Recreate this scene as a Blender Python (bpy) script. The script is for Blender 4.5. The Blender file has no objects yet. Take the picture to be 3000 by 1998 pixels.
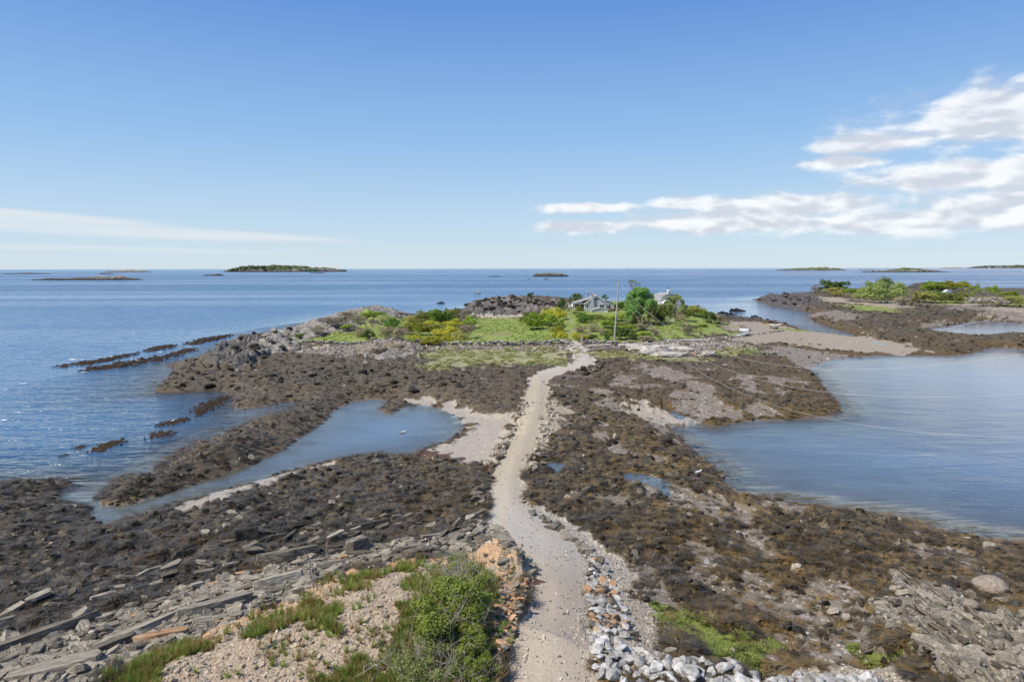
import bpy, bmesh, math, random
import numpy as np
from mathutils import Vector, Matrix, Euler

C = bpy.context.scene.collection
scene = bpy.context.scene
rng = np.random.default_rng(7)
random.seed(7)
R = math.radians

# ------------------------------------------------------------------ camera
CAM_Z = 13.0
PITCH = 6.08          # degrees below the horizon
ROLL = 0.11
cam_d = bpy.data.cameras.new('camera')
cam_d.lens = 24.0
cam_d.sensor_width = 36.0
cam_d.clip_start = 0.1
cam_d.clip_end = 60000
cam = bpy.data.objects.new('camera', cam_d)
cam.location = (0, 0, CAM_Z)
CAM_M = Matrix.Rotation(R(90 - PITCH), 3, 'X') @ Matrix.Rotation(R(-ROLL), 3, 'Z')
cam.rotation_euler = CAM_M.to_euler()
C.objects.link(cam)
scene.camera = cam

# ------------------------------------------------------------------ sun and sky
SUN_EL, SUN_AZ = 53.0, -114.0      # azimuth from +Y, negative to the left
sl = bpy.data.lights.new('sun', 'SUN')
sl.energy = 4.8
sl.angle = R(0.53)
sl.color = (1.0, 0.93, 0.81)
so = bpy.data.objects.new('sun', sl)
sd = Vector((math.sin(R(SUN_AZ)) * math.cos(R(SUN_EL)), math.cos(R(SUN_AZ)) * math.cos(R(SUN_EL)), math.sin(R(SUN_EL))))
so.rotation_euler = sd.to_track_quat('Z', 'Y').to_euler()
so.location = sd * 100
C.objects.link(so)

scene.render.engine = 'CYCLES'
scene.cycles.use_denoising = True
scene.cycles.use_adaptive_sampling = True
scene.cycles.adaptive_threshold = 0.008
scene.cycles.max_bounces = 4
scene.cycles.diffuse_bounces = 2
scene.cycles.glossy_bounces = 2
scene.cycles.transparent_max_bounces = 8
scene.cycles.sample_clamp_direct = 4.0
scene.cycles.sample_clamp_indirect = 4.0
scene.cycles.caustics_reflective = False
scene.cycles.caustics_refractive = False
scene.view_settings.view_transform = 'Standard'
scene.view_settings.look = 'None'
scene.view_settings.exposure = 0.12
scene.view_settings.gamma = 1.0
scene.view_settings.use_curve_mapping = False


class NT:
    """small helper to write node trees"""
    def __init__(self, tree):
        self.t = tree
        self.t.nodes.clear()

    def n(self, typ, **kw):
        nd = self.t.nodes.new(typ)
        for k, v in kw.items():
            if k == 'ins':
                for kk, vv in v.items():
                    self.set(nd, kk, vv)
            else:
                setattr(nd, k, v)
        return nd

    def set(self, nd, key, v):
        s = nd.inputs[key]
        if isinstance(v, bpy.types.NodeSocket):
            self.t.links.new(v, s)
        elif isinstance(v, bpy.types.Node):
            self.t.links.new(v.outputs[0], s)
        else:
            if s.type == 'RGBA' and isinstance(v, (tuple, list)) and len(v) == 3:
                v = (*v, 1)
            if s.type == 'VALUE' and isinstance(v, (tuple, list)):
                v = v[0]
            s.default_value = v

    def math(self, op, a, b=None, c=None, clamp=False):
        nd = self.n('ShaderNodeMath', operation=op, use_clamp=clamp)
        self.set(nd, 0, a)
        if b is not None:
            self.set(nd, 1, b)
        if c is not None:
            self.set(nd, 2, c)
        return nd.outputs[0]

    def vmath(self, op, a, b=None):
        nd = self.n('ShaderNodeVectorMath', operation=op)
        self.set(nd, 0, a)
        if b is not None:
            self.set(nd, 1, b)
        return nd.outputs['Value'] if op in ('LENGTH', 'DOT_PRODUCT') else nd.outputs[0]

    def mix(self, f, a, b, blend='MIX'):
        nd = self.n('ShaderNodeMix', data_type='RGBA', blend_type=blend)
        self.set(nd, 0, f)
        self.set(nd, 6, a)
        self.set(nd, 7, b)
        return nd.outputs[2]

    def fmix(self, f, a, b):
        nd = self.n('ShaderNodeMix', data_type='FLOAT')
        self.set(nd, 0, f)
        self.set(nd, 2, a)
        self.set(nd, 3, b)
        return nd.outputs[0]

    def step(self, v, lo, hi, o0=0.0, o1=1.0):
        nd = self.n('ShaderNodeMapRange', interpolation_type='SMOOTHSTEP')
        for k, x in zip((0, 1, 2, 3, 4), (v, lo, hi, o0, o1)):
            self.set(nd, k, x)
        return nd.outputs[0]

    def noise(self, vec, scale, detail=4, rough=0.55, dist=0.0, out=0, typ=None, dim=None, w=None):
        nd = self.n('ShaderNodeTexNoise')
        if typ:
            nd.noise_type = typ
        if dim:
            nd.noise_dimensions = dim
            if w is not None:
                self.set(nd, 'W', w)
        if vec is not None:
            self.set(nd, 'Vector', vec)
        self.set(nd, 'Scale', scale)
        self.set(nd, 'Detail', detail)
        self.set(nd, 'Roughness', rough)
        self.set(nd, 'Distortion', dist)
        return nd.outputs[out]

    def attr(self, name, out='Fac', typ='GEOMETRY'):
        return self.n('ShaderNodeAttribute', attribute_name=name, attribute_type=typ).outputs[out]

    def mapping(self, vec, rot=(0, 0, 0), scale=(1, 1, 1), loc=(0, 0, 0)):
        nd = self.n('ShaderNodeMapping')
        self.set(nd, 'Vector', vec)
        self.set(nd, 'Rotation', rot)
        self.set(nd, 'Scale', scale)
        self.set(nd, 'Location', loc)
        return nd.outputs[0]

    def ramp(self, v, stops, interp='LINEAR'):
        nd = self.n('ShaderNodeValToRGB')
        cr = nd.color_ramp
        cr.interpolation = interp
        while len(cr.elements) < len(stops):
            cr.elements.new(0.5)
        for e, (p, col) in zip(cr.elements, stops):
            e.position = p
            e.color = (*col, 1) if len(col) == 3 else col
        self.set(nd, 0, v)
        return nd.outputs[0]

    def link(self, a, b):
        self.t.links.new(a, b)


world = bpy.data.worlds.new('World')
scene.world = world
world.use_nodes = True
w = NT(world.node_tree)
SKY_STR = 0.10
SKY_TINT = (0.9, 1.0, 1.15)
sky = w.n('ShaderNodeTexSky', sky_type='NISHITA', sun_disc=False)
sky.sun_elevation = R(SUN_EL)
sky.sun_rotation = R(SUN_AZ)
sky.altitude = 10
sky.air_density = 1.0
sky.dust_density = 0.2
sky.ozone_density = 2.2
tc = w.n('ShaderNodeTexCoord').outputs['Generated']
xyz = w.n('ShaderNodeSeparateXYZ', ins={0: tc})
X, Y, Z = xyz.outputs
az = w.math('MULTIPLY', w.math('ARCTAN2', X, Y), 57.2958)          # degrees, + to the right
el = w.math('MULTIPLY', w.math('ARCSINE', Z), 57.2958)             # degrees above the horizon
elp = w.math('MAXIMUM', el, 0.0)
# angular coordinates with flattened puffs
ev = w.n('ShaderNodeCombineXYZ', ins={0: w.math('MULTIPLY', az, 0.22), 1: 0.0, 2: w.math('MULTIPLY', el, 0.55)}).outputs[0]
ev_up = w.vmath('ADD', ev, (-0.12, 0.0, 0.26))


def band(v, c, wd):
    """1 at c falling to 0 at c +- wd"""
    d = w.math('DIVIDE', w.math('SUBTRACT', v, c), wd)
    return w.math('SUBTRACT', 1.0, w.math('MULTIPLY', d, d))


AE = w.n('ShaderNodeCombineXYZ', ins={0: az, 1: el, 2: 0.0}).outputs[0]


def blob(a, e, wa, we):
    nd = w.n('ShaderNodeVectorMath', operation='MULTIPLY_ADD', ins={0: AE, 1: (1 / wa, 1 / we, 0), 2: (-a / wa, -e / we, 0)})
    return w.math('POWER', 0.3679, w.vmath('DOT_PRODUCT', nd.outputs[0], nd.outputs[0]))


def cover(list_):
    acc = None
    for b in list_:
        g = w.math('MULTIPLY', blob(*b[:4]), b[4])
        acc = g if acc is None else w.math('MAXIMUM', acc, g)
    return acc


# cumulus bank that thickens to the right and goes on beyond the frame
cov = cover([(37, 9.9, 9, 2.3, 1.15), (28, 8.9, 5, .85, .98), (25.5, 7.7, 3.5, .55, 1.08), (70, 8.5, 27, 5.0, 1.05),
             (17, 3.6, 8, .9, 1.1), (29, 3.3, 9, 1.0, 1.05), (39, 4.0, 10, 2.0, 1.02), (14, 5.2, 2.5, .6, .95), (6, 4.9, 4, .42, 1.0), (6.5, 3.3, 4.5, .6, 1.1), (34, 6.3, 7, 1.3, 1.05), (22, 4.7, 8, 1.0, 1.05)])
nz = w.noise(ev, 1.0, 5, 0.58, 0.2)
nz2 = w.noise(ev_up, 1.0, 2, 0.55, 0.2)
field = w.math('ADD', w.math('MULTIPLY', cov, 0.78), w.math('MULTIPLY', w.math('SUBTRACT', nz, 0.5), 1.3))
field2 = w.math('ADD', w.math('MULTIPLY', cov, 0.78), w.math('MULTIPLY', w.math('SUBTRACT', nz2, 0.5), 1.3))
alpha = w.step(field, 0.15, 0.58)
# sunlit tops: density falling off towards the upper left
lit = w.step(w.math('SUBTRACT', field, field2), -0.14, 0.16)
# thin wisps round the puffs
wispa = w.math('MULTIPLY', w.math('MULTIPLY', w.step(nz2, 0.40, 0.66), w.step(cov, 0.10, 0.6)), 0.5)
# long flat streak cloud on the left, wedge shaped
t_ = w.math('ADD', az, 37.0)                                        # degrees from the left edge
top = w.math('SUBTRACT', 4.15, w.math('MULTIPLY', t_, 0.078))
bot = w.math('SUBTRACT', 2.35, w.math('MULTIPLY', t_, 0.018))
stn = w.noise(w.mapping(ev, scale=(0.085, 1, 1.0)), 1.6, 2, 0.55)
stj = w.math('MULTIPLY', w.math('SUBTRACT', stn, 0.5), 0.9)
s1 = w.math('MULTIPLY', w.step(w.math('ADD', w.math('SUBTRACT', top, el), stj), -0.15, 0.30),
            w.step(w.math('ADD', w.math('SUBTRACT', el, bot), stj), -0.10, 0.45))
s1 = w.math('MULTIPLY', s1, w.step(t_, 40.0, 14.0))
b2 = w.math('MULTIPLY', band(el, w.math('SUBTRACT', 1.52, w.math('MULTIPLY', t_, 0.014)), 0.26), 1.0)
s2 = w.math('MULTIPLY', w.math('MULTIPLY', w.step(w.math('ADD', b2, stj), 0.1, 0.9), w.step(t_, 25.0, 12.0)), 0.5)
streak = w.math('MULTIPLY', w.math('MAXIMUM', s1, s2), w.step(stn, 0.2, 0.62, 0.55, 0.95))
ccol = w.mix(lit, (6.0, 6.4, 7.2), (9.0, 9.2, 9.4))
a_all = w.math('MAXIMUM', w.math('MULTIPLY', w.math('MULTIPLY', alpha, w.step(cov, 0.04, 0.25)), 0.92), wispa)
haze_low = w.step(el, 0.6, 3.0, 0.35, 1.0)
a_all = w.math('MULTIPLY', a_all, haze_low)
# the clear air of this day: a deep blue overhead, a pale sea haze low down
skyc = w.mix(1.0, sky.outputs[0], SKY_TINT, 'MULTIPLY')
air = w.ramp(w.math('DIVIDE', elp, 90.0), [(0.0, (.60, .72, .81)), (.055, (.46, .63, .81)), (.111, (.30, .51, .79)), (.222, (.125, .295, .69)), (.5, (.085, .19, .47)), (1.0, (.07, .15, .38))])
air = w.mix(1.0, air, (10, 10, 10), 'MULTIPLY')
skyc = w.mix(0.8, skyc, air)
c1 = w.mix(a_all, skyc, ccol)
c2 = w.mix(w.math('MULTIPLY', streak, 0.75), c1, (7.4, 7.7, 8.0))
world.cycles.sampling_method = 'MANUAL'
world.cycles.sample_map_resolution = 512
bg = w.n('ShaderNodeBackground', ins={'Color': c2, 'Strength': SKY_STR})
w.link(bg.outputs[0], w.n('ShaderNodeOutputWorld').inputs[0])

# ------------------------------------------------------------------ survey helpers
S_ = 3000 / 2354.0
CM = np.array(CAM_M)


def ray(u, v):
    """direction of a survey sight line (u, v measured on a 2354 px wide print)"""
    d = np.array([(u * S_ - 1500) / 2000.0, -(v * S_ - 999) / 2000.0, -1.0])
    return CM @ d


def at_z(u, v, z=0.0):
    d = ray(u, v)
    k = (z - CAM_Z) / d[2]
    return np.array([d[0] * k, d[1] * k])


def at_d(u, v, D):
    """point at ground distance D (along +Y) on a sight line, with its height"""
    d = ray(u, v)
    k = D / d[1]
    return np.array([d[0] * k, D, CAM_Z + d[2] * k])


# --- numpy noise
def _h(ix, iy, s):
    n = ix * np.int32(374761) + iy * np.int32(668265) + np.int32((s * 97463) & 0xffffff)
    n = (n ^ (n >> 13)) * np.int32(1274126)
    n = n ^ (n >> 11)
    return ((n & 0xffff) * np.float32(1 / 65535.0))


_GT = np.stack([np.cos(np.arange(256) / 256 * 6.28318), np.sin(np.arange(256) / 256 * 6.28318)]).astype(np.float32)


def pnoise(x, y, s=0):
    x = np.asarray(x, np.float32); y = np.asarray(y, np.float32)
    fx0 = np.floor(x); fy0 = np.floor(y)
    ix = fx0.astype(np.int32); iy = fy0.astype(np.int32)
    fx = x - fx0; fy = y - fy0
    ux = fx * fx * (3 - 2 * fx); uy = fy * fy * (3 - 2 * fy)

    def g(dx, dy):
        k = (_h(ix + dx, iy + dy, s) * 255.99).astype(np.int32)
        return _GT[0][k] * (fx - dx) + _GT[1][k] * (fy - dy)
    a = g(0, 0); a += (g(1, 0) - a) * ux
    b = g(0, 1); b += (g(1, 1) - b) * ux
    a += (b - a) * uy
    return a * np.float32(1.5)


def fbm(x, y, s=0, octv=4, gain=0.5, lac=2.03):
    a, t = 1.0, 0
    for o in range(octv):
        t = t + a * pnoise(x, y, s + o * 17)
        x = x * lac + 3.1; y = y * lac - 1.7; a *= gain
    return t


def ridged(x, y, s=0, octv=3, gain=0.5):
    a, t = 1.0, 0
    for o in range(octv):
        t = t + a * (1 - 2 * np.abs(pnoise(x, y, s + o * 31)))
        x = x * 2.1 + 5.3; y = y * 2.1 + 1.1; a *= gain
    return t


def domes(x, y, s=0, fill=0.6):
    """rounded lumps on a jittered grid (weed covered boulders)"""
    x = np.asarray(x, np.float32); y = np.asarray(y, np.float32)
    ix = np.floor(x).astype(np.int32); iy = np.floor(y).astype(np.int32)
    out = np.zeros_like(x)
    for dx in (-1, 0, 1):
        for dy in (-1, 0, 1):
            jx = ix + dx; jy = iy + dy
            r0 = _h(jx, jy, s); r1 = _h(jx, jy, s + 5); r2 = _h(jx, jy, s + 9); r3 = _h(jx, jy, s + 13)
            rad = 0.25 + 0.45 * r2
            d2 = ((x - jx - .2 - .6 * r0) ** 2 + (y - jy - .2 - .6 * r1) ** 2) / rad ** 2
            v = np.sqrt(np.clip(1 - d2, 0, 1)) * rad
            out = np.maximum(out, np.where(r3 < fill, v, 0))
    return out


def sdist(x, y, poly):
    """signed distance to a polygon, positive inside"""
    P = np.asarray(poly, float)
    Q = np.roll(P, -1, axis=0)
    best = np.full(x.shape, 1e18)
    ins = np.zeros(x.shape, bool)
    for (ax, ay), (bx, by) in zip(P, Q):
        ex, ey = bx - ax, by - ay
        wx = x - ax; wy = y - ay
        t = np.clip((wx * ex + wy * ey) / (ex * ex + ey * ey + 1e-12), 0, 1)
        dx = wx - t * ex; dy = wy - t * ey
        np.minimum(best, dx * dx + dy * dy, out=best)
        c = (ay > y) != (by > y)
        ins ^= c & (wx < ex * wy / (ey if abs(ey) > 1e-12 else 1e-12))
    d = np.sqrt(best)
    return np.where(ins, d, -d)


def sstep(v, a, b):
    t = np.clip((v - a) / (b - a), 0, 1)
    return t * t * (3 - 2 * t)


# ------------------------------------------------------------------ elevation survey: (u, v, height above the tide)
CP = [(1260, 1568, 2.9), (1265, 1450, 2.3), (1270, 1350, 1.85), (1230, 1260, 1.5), (1165, 1150, 1.3), (1190, 1050, 1.2), (1230, 930, 1.25),
      (1240, 870, 1.25), (1330, 840, 1.35), (1330, 800, 1.8), (1318, 785, 2.2), (1180, 1568, 2.95), (1370, 1568, 2.8), (1345, 1400, 1.95), (1200, 1400, 2.15),
      (1160, 760, 2.3), (1000, 780, 2.2), (860, 760, 2.9), (780, 745, 3.4), (845, 722, 3.7), (800, 728, 3.5), (760, 735, 3.3), (720, 752, 2.8), (660, 775, 1.9), (700, 782, 2.1), (880, 724, 3.0),
      (800, 797, 1.7), (1000, 797, 1.8), (1200, 797, 1.8), (1100, 740, 2.4), (1200, 735, 2.5), (1300, 722, 3.0), (1370, 724, 3.1), (1450, 742, 2.8),
      (1500, 735, 2.8), (1550, 738, 2.6), (1560, 755, 2.2), (1640, 755, 1.8), (1700, 755, 1.1), (1800, 765, .6), (1860, 768, .35), (1900, 778, .35), (1960, 785, .3), (2000, 800, .3), (1780, 748, .5),
      (1410, 785, 2.1), (700, 880, 1.0), (900, 870, 1.1), (1100, 880, 1.0), (600, 850, 1.1), (800, 830, 1.35), (1000, 825, 1.5), (560, 900, .6), (460, 870, .8), (420, 890, .5),
      (620, 985, .5), (720, 960, .6), (850, 905, .7), (450, 1070, 1.0), (520, 1050, 1.05), (600, 1030, .6), (300, 1130, .75),
      (1000, 1090, .8), (800, 1120, .75), (600, 1180, .75), (400, 1240, .8), (200, 1300, .9), (0, 1250, .8), (0, 1180, .7), (100, 1150, .6), (900, 1200, 1.0), (700, 1250, 1.0),
      (500, 1330, 1.2), (200, 1400, 1.2), (0, 1450, 1.2), (1090, 1170, 1.1), (1130, 980, .6), (1160, 900, .8), (1050, 1230, 1.3),
      (900, 1290, 1.7), (700, 1400, 1.9), (400, 1480, 1.7), (200, 1540, 1.8), (0, 1568, 1.6), (800, 1350, 2.3), (600, 1480, 2.7), (500, 1568, 3.0),
      (800, 1500, 3.1), (950, 1400, 2.9), (1000, 1500, 3.4), (900, 1568, 3.5), (1080, 1400, 2.9), (1100, 1300, 2.2), (1120, 1500, 3.2), (1130, 1440, 2.9),
      (1400, 900, .9), (1600, 880, .9), (1750, 880, .8), (1850, 900, .5), (1500, 835, 1.4), (1600, 818, 1.4), (1700, 830, .9), (1800, 810, .6), (1780, 790, .9),
      (1310, 950, .8), (1400, 1000, .7), (1450, 1080, .6), (1330, 1100, .9), (1500, 1180, .7), (1700, 1230, .55), (1900, 1290, .7), (1880, 1225, 1.0), (2000, 1280, .9), (2100, 1300, .8),
      (2250, 1350, .9), (1500, 1350, .85), (1420, 1290, .95), (1700, 1400, .65), (1900, 1400, .7), (2000, 1450, 1.0), (2100, 1450, 1.4), (2250, 1480, 1.5), (2250, 1568, 1.9),
      (2354, 1450, 1.4), (2000, 1540, 1.4), (1700, 1480, .95), (1550, 1450, 1.0), (1430, 1400, 1.3), (1440, 1500, 1.9), (1600, 1560, 1.9), (1480, 1568, 2.3),
      (1000, 731, .6), (935, 730, .9), (1060, 730, .6), (890, 727, 2.2), (1150, 731, 1.6),
      # the far point on the right
      (1800, 690, .9), (1900, 690, 2.2), (1980, 690, 2.4), (2100, 690, 2.4), (2300, 690, 2.3), (2354, 705, 2.2), (2100, 705, 2.4), (2200, 715, 1.9), (2354, 722, 1.8),
      (1900, 735, .8), (2000, 735, 1.0), (2100, 765, .8), (2200, 790, .8), (2050, 720, 1.6), (2000, 755, 1.2), (2330, 785, .8), (2150, 735, .9)]
K = 2400.0


def q(x, y):
    return np.stack([200 * np.asarray(x) / np.asarray(y), 0.1 * K * 12 / np.asarray(y)], -1) / 60.0


cpx = np.array([at_z(u, v, z) for u, v, z in CP]); cpz = np.array([c[2] for c in CP])
cq = q(cpx[:, 0], cpx[:, 1])


def _tps(r2):
    return np.where(r2 > 1e-12, 0.5 * r2 * np.log(r2 + 1e-12), 0)


_A = _tps(((cq[:, None] - cq[None]) ** 2).sum(-1)) + np.eye(len(cq)) * 0.02
_P = np.hstack([np.ones((len(cq), 1)), cq])
_M = np.block([[_A, _P], [_P.T, np.zeros((3, 3))]])
_W = np.linalg.solve(_M, np.concatenate([cpz, np.zeros(3)]))


def h0(x, y):
    x = np.asarray(x, float); y = np.asarray(y, float)
    qq = q(x.ravel(), y.ravel())
    out = _W[-3] + qq[:, 0] * _W[-2] + qq[:, 1] * _W[-1]
    for i in range(len(cq)):
        out = out + _W[i] * _tps(((qq - cq[i]) ** 2).sum(-1))
    return np.clip(out, 0.25, 5.5).reshape(x.shape)


def PZ(pts, z):
    return np.array([at_z(u, v, z) for u, v in pts])


# ------------------------------------------------------------------ shore lines (tide level)
LAND = PZ([(-900, 1330), (-260, 1125), (0, 1113), (70, 1108), (150, 1104), (165, 1109), (125, 1130), (118, 1143), (160, 1158), (200, 1166), (207, 1195), (240, 1217), (283, 1196), (330, 1186),
           (400, 1160), (480, 1138), (560, 1116), (640, 1093), (700, 1076), (760, 1058), (870, 1046), (930, 1050), (1000, 1026), (1050, 1005), (1068, 980), (1058, 960),
           (1030, 945), (980, 931), (945, 925), (930, 936), (892, 951), (870, 946), (883, 931), (898, 923), (870, 917), (840, 918), (800, 926), (770, 941), (745, 966), (720, 986), (690, 1001),
           (668, 1012), (672, 1020), (640, 1038), (570, 1068), (480, 1100), (380, 1133), (290, 1160), (232, 1163), (225, 1140), (260, 1107), (300, 1092), (352, 1096), (362, 1071), (400, 1046),
           (448, 1016), (490, 1016), (520, 1012), (503, 1004), (530, 990), (562, 974), (592, 963), (624, 955), (662, 943), (690, 926), (668, 920), (602, 934), (550, 941), (531, 931), (545, 918), (523, 905),
           (500, 894), (450, 898), (400, 902), (354, 901), (370, 884), (388, 866), (404, 852), (385, 838), (420, 831), (470, 828), (503, 814), (540, 797), (600, 780), (650, 764), (700, 747), (760, 733), (800, 728),
           (850, 722), (900, 724), (932, 728), (1000, 729), (1068, 727), (1045, 722), (1063, 712), (1090, 705), (1150, 700), (1230, 700), (1320, 706), (1400, 712), (1500, 712), (1580, 715), (1640, 727),
           (1672, 738), (1747, 737), (1768, 740), (1825, 751), (1846, 760), (1918, 769), (1985, 777),
           (1945, 764), (1912, 755), (1872, 741), (1860, 730), (1866, 721), (1815, 711), (1774, 704), (1731, 688), (1790, 682), (1860, 678), (1950, 674), (2050, 673), (2160, 672), (2300, 671), (2700, 670), (3300, 700),
           (3600, 2600), (-1500, 2600)], 0.0)
POND = PZ([(2108, 757), (2180, 770), (2240, 779), (2275, 772), (2354, 776), (2500, 778), (2500, 741), (2354, 743), (2260, 738), (2215, 742), (2172, 752)], 0.0)
# the bay is cut out of the land
BAY = PZ([(1530, 968), (1560, 965), (1600, 972), (1640, 980), (1690, 972), (1740, 965), (1790, 965), (1840, 962), (1905, 958), (1930, 950), (1935, 935), (1915, 915), (1890, 885), (1880, 870), (1862, 849), (1888, 834),
          (1918, 825), (2023, 818), (2203, 818), (2236, 813), (2278, 799), (2354, 804), (2800, 812), (3200, 830), (3200, 1480), (2700, 1380), (2420, 1272), (2354, 1255), (2290, 1250), (2230, 1236), (2160, 1222),
          (2100, 1201), (2040, 1190), (1960, 1180), (1900, 1170), (1830, 1160), (1760, 1145), (1700, 1140), (1662, 1115), (1655, 1090), (1640, 1075), (1605, 1050), (1560, 1010), (1540, 985)], 0.0)


def profile(x, y, base, slope=.42):
    """smooth land surface with its shores brought down to the tide"""
    shore = np.minimum(np.minimum(sdist(x, y, LAND), -sdist(x, y, BAY)), -sdist(x, y, POND))
    return np.minimum(base, 0.06 + np.maximum(shore, 0) * slope), shore


def PZ(pts, z=None):
    """survey points (u, v) to the ground: on a level z, or on the smooth land surface"""
    if z is not None:
        return np.array([at_z(u, v, z) for u, v in pts])
    d = np.array([ray(u, v) for u, v in pts])
    zz = np.full(len(d), .6)
    for _ in range(7):
        k = (zz - CAM_Z) / d[:, 2]
        x, y = d[:, 0] * k, d[:, 1] * k
        zz = .5 * zz + .5 * profile(x, y, h0(x, y), .25)[0]
    return np.stack([x, y], -1)


def P(u, v):
    return PZ([(u, v)])[0]
# tide pools left standing above the tide: outline, water level
POOLS = [([(1238, 1072), (1252, 1064), (1280, 1062), (1305, 1066), (1300, 1078), (1282, 1085), (1250, 1085)], .62, 'small square tide pool beside the causeway, right of its stone edge'),
         ([(1418, 1094), (1440, 1086), (1475, 1088), (1500, 1095), (1520, 1100), (1535, 1095), (1545, 1108), (1540, 1130), (1555, 1142), (1530, 1143), (1515, 1125), (1490, 1112), (1450, 1108)], .42, 'branching shallow tide pool among weed on the right flat'),
         ([(1212, 837), (1235, 834), (1228, 842), (1208, 843)], 1.2, 'tiny pool in the salt marsh left of the road'),
         ([(1532, 938), (1550, 944), (1575, 958), (1568, 966), (1545, 955)], .25, 'narrow runnel pool in the grey mud flat'),
         ([(2002, 781), (2020, 786), (2036, 794), (2020, 793), (2003, 786)], .3, 'thin puddle at the head of the tidal channel'),
         ([(1318, 905), (1330, 903), (1334, 908), (1320, 910)], .75, 'small puddle right of the causeway bend')]
def _pool(p, l):
    c = PZ2D(p)
    x, y = c[:, 0].mean(keepdims=True), c[:, 1].mean(keepdims=True)
    z = float(profile(x, y, h0(x, y), .24)[0][0]) - .02
    return np.array([at_z(u, v, z) for u, v in p]), z, l


PZ2D = PZ
POOLS = [_pool(p, l) for p, z, l in POOLS]


# ------------------------------------------------------------------ ground cover outlines, on the land surface
def G(*pts):
    return PZ(pts)


ROAD = G((1100, 2300), (1140, 1640), (1150, 1568), (1168, 1500), (1188, 1450), (1208, 1390), (1212, 1345), (1196, 1300), (1150, 1270), (1110, 1240), (1108, 1200), (1124, 1150), (1130, 1100), (1150, 1050), (1175, 1000), (1198, 950), (1210, 900), (1214, 868), (1228, 858),
         (1270, 846), (1300, 838), (1312, 828), (1312, 812), (1306, 792), (1303, 783), (1328, 782), (1336, 792), (1348, 808), (1366, 822), (1372, 832), (1362, 842), (1325, 854), (1285, 862), (1262, 870), (1262, 900), (1256, 950), (1242, 1000), (1226, 1050), (1206, 1100),
         (1214, 1150), (1258, 1200), (1318, 1240), (1350, 1290), (1352, 1350), (1345, 1450), (1362, 1510), (1378, 1568), (1400, 1640), (1500, 2300))
TRACK = G((1303, 783), (1300, 765), (1298, 745), (1293, 722), (1290, 714), (1303, 714), (1312, 724), (1320, 745), (1325, 765), (1328, 782))
Z = {}
Z['gravel'] = [ROAD,
               G((1215, 1140), (1250, 1160), (1310, 1195), (1380, 1245), (1440, 1285), (1490, 1340), (1512, 1400), (1500, 1440), (1550, 1500), (1580, 1530), (1480, 1568), (1375, 1600), (1280, 1450), (1290, 1350), (1290, 1290), (1250, 1240), (1170, 1190)),
               G((1225, 1060), (1250, 1045), (1275, 1000), (1285, 950), (1272, 920), (1258, 930), (1240, 1000), (1215, 1060)),
               G((1700, 1568), (1800, 1535), (1950, 1520), (2080, 1515), (2120, 1568), (2130, 2300), (1450, 2300), (1400, 1640))]
Z['sand'] = [G((248, 1237), (300, 1207), (400, 1163), (480, 1135), (640, 1089), (760, 1058), (800, 1058), (700, 1085), (600, 1112), (560, 1127), (480, 1155), (400, 1186), (330, 1222), (270, 1246)),
             G((930, 917), (980, 914), (1020, 925), (1060, 940), (1130, 945), (1188, 950), (1180, 990), (1155, 1030), (1135, 1062), (1050, 1068), (1000, 1060), (940, 1052), (1000, 1024), (1060, 1000), (1070, 975), (1040, 945), (980, 930), (945, 925)),
             G((690, 790), (760, 796), (860, 796), (900, 800), (850, 812), (812, 818), (770, 822), (700, 808)),
             G((930, 733), (1000, 734), (1090, 733), (1190, 731), (1260, 722), (1200, 726), (1060, 727), (935, 727)),
             G((1655, 744), (1690, 740), (1740, 741), (1790, 749), (1850, 757), (1920, 765), (1990, 776), (2050, 786), (2110, 800), (2145, 812), (2050, 811), (1960, 812), (1900, 804), (1850, 796), (1800, 790), (1740, 792), (1690, 790), (1675, 775), (1705, 764), (1662, 757)),
             G((2030, 690), (2080, 695), (2120, 705), (2060, 712), (1960, 700), (1900, 695), (1850, 692), (1870, 684), (1960, 686)),
             G((1440, 923), (1480, 922), (1520, 935), (1555, 955), (1570, 968), (1530, 970), (1490, 957), (1455, 942)),
             G((2165, 695), (2250, 697), (2354, 712), (2420, 722), (2420, 730), (2300, 722), (2200, 708))]
Z['mud'] = [G((1780, 797), (1850, 803), (1960, 822), (1990, 820), (1900, 832), (1868, 848), (1830, 838), (1800, 822), (1760, 812), (1740, 803)),
            G((1540, 890), (1600, 905), (1640, 925), (1700, 945), (1690, 965), (1620, 962), (1560, 935)),
            G((1420, 878), (1500, 886), (1560, 890), (1540, 902), (1460, 895)),
            G((1470, 835), (1560, 850), (1600, 870), (1560, 885), (1500, 862)),
            G((1690, 1160), (1735, 1180), (1745, 1225), (1790, 1285), (1750, 1292), (1710, 1250), (1685, 1200)),
            G((1740, 1130), (1840, 1165), (1820, 1175), (1730, 1155)),
            G((1560, 1250), (1660, 1265), (1680, 1290), (1600, 1290)),
            G((1690, 1335), (1790, 1350), (1880, 1390), (1960, 1440), (1940, 1462), (1860, 1450), (1760, 1410), (1700, 1370)),
            G((1560, 1515), (1700, 1500), (1780, 1470), (1900, 1455), (2000, 1470), (2085, 1512), (2100, 1525), (1900, 1540), (1720, 1568), (1600, 1545)),
            G((2100, 756), (2180, 742), (2260, 735), (2354, 738), (2420, 738), (2420, 728), (2300, 726), (2160, 738), (2090, 748))]
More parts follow.
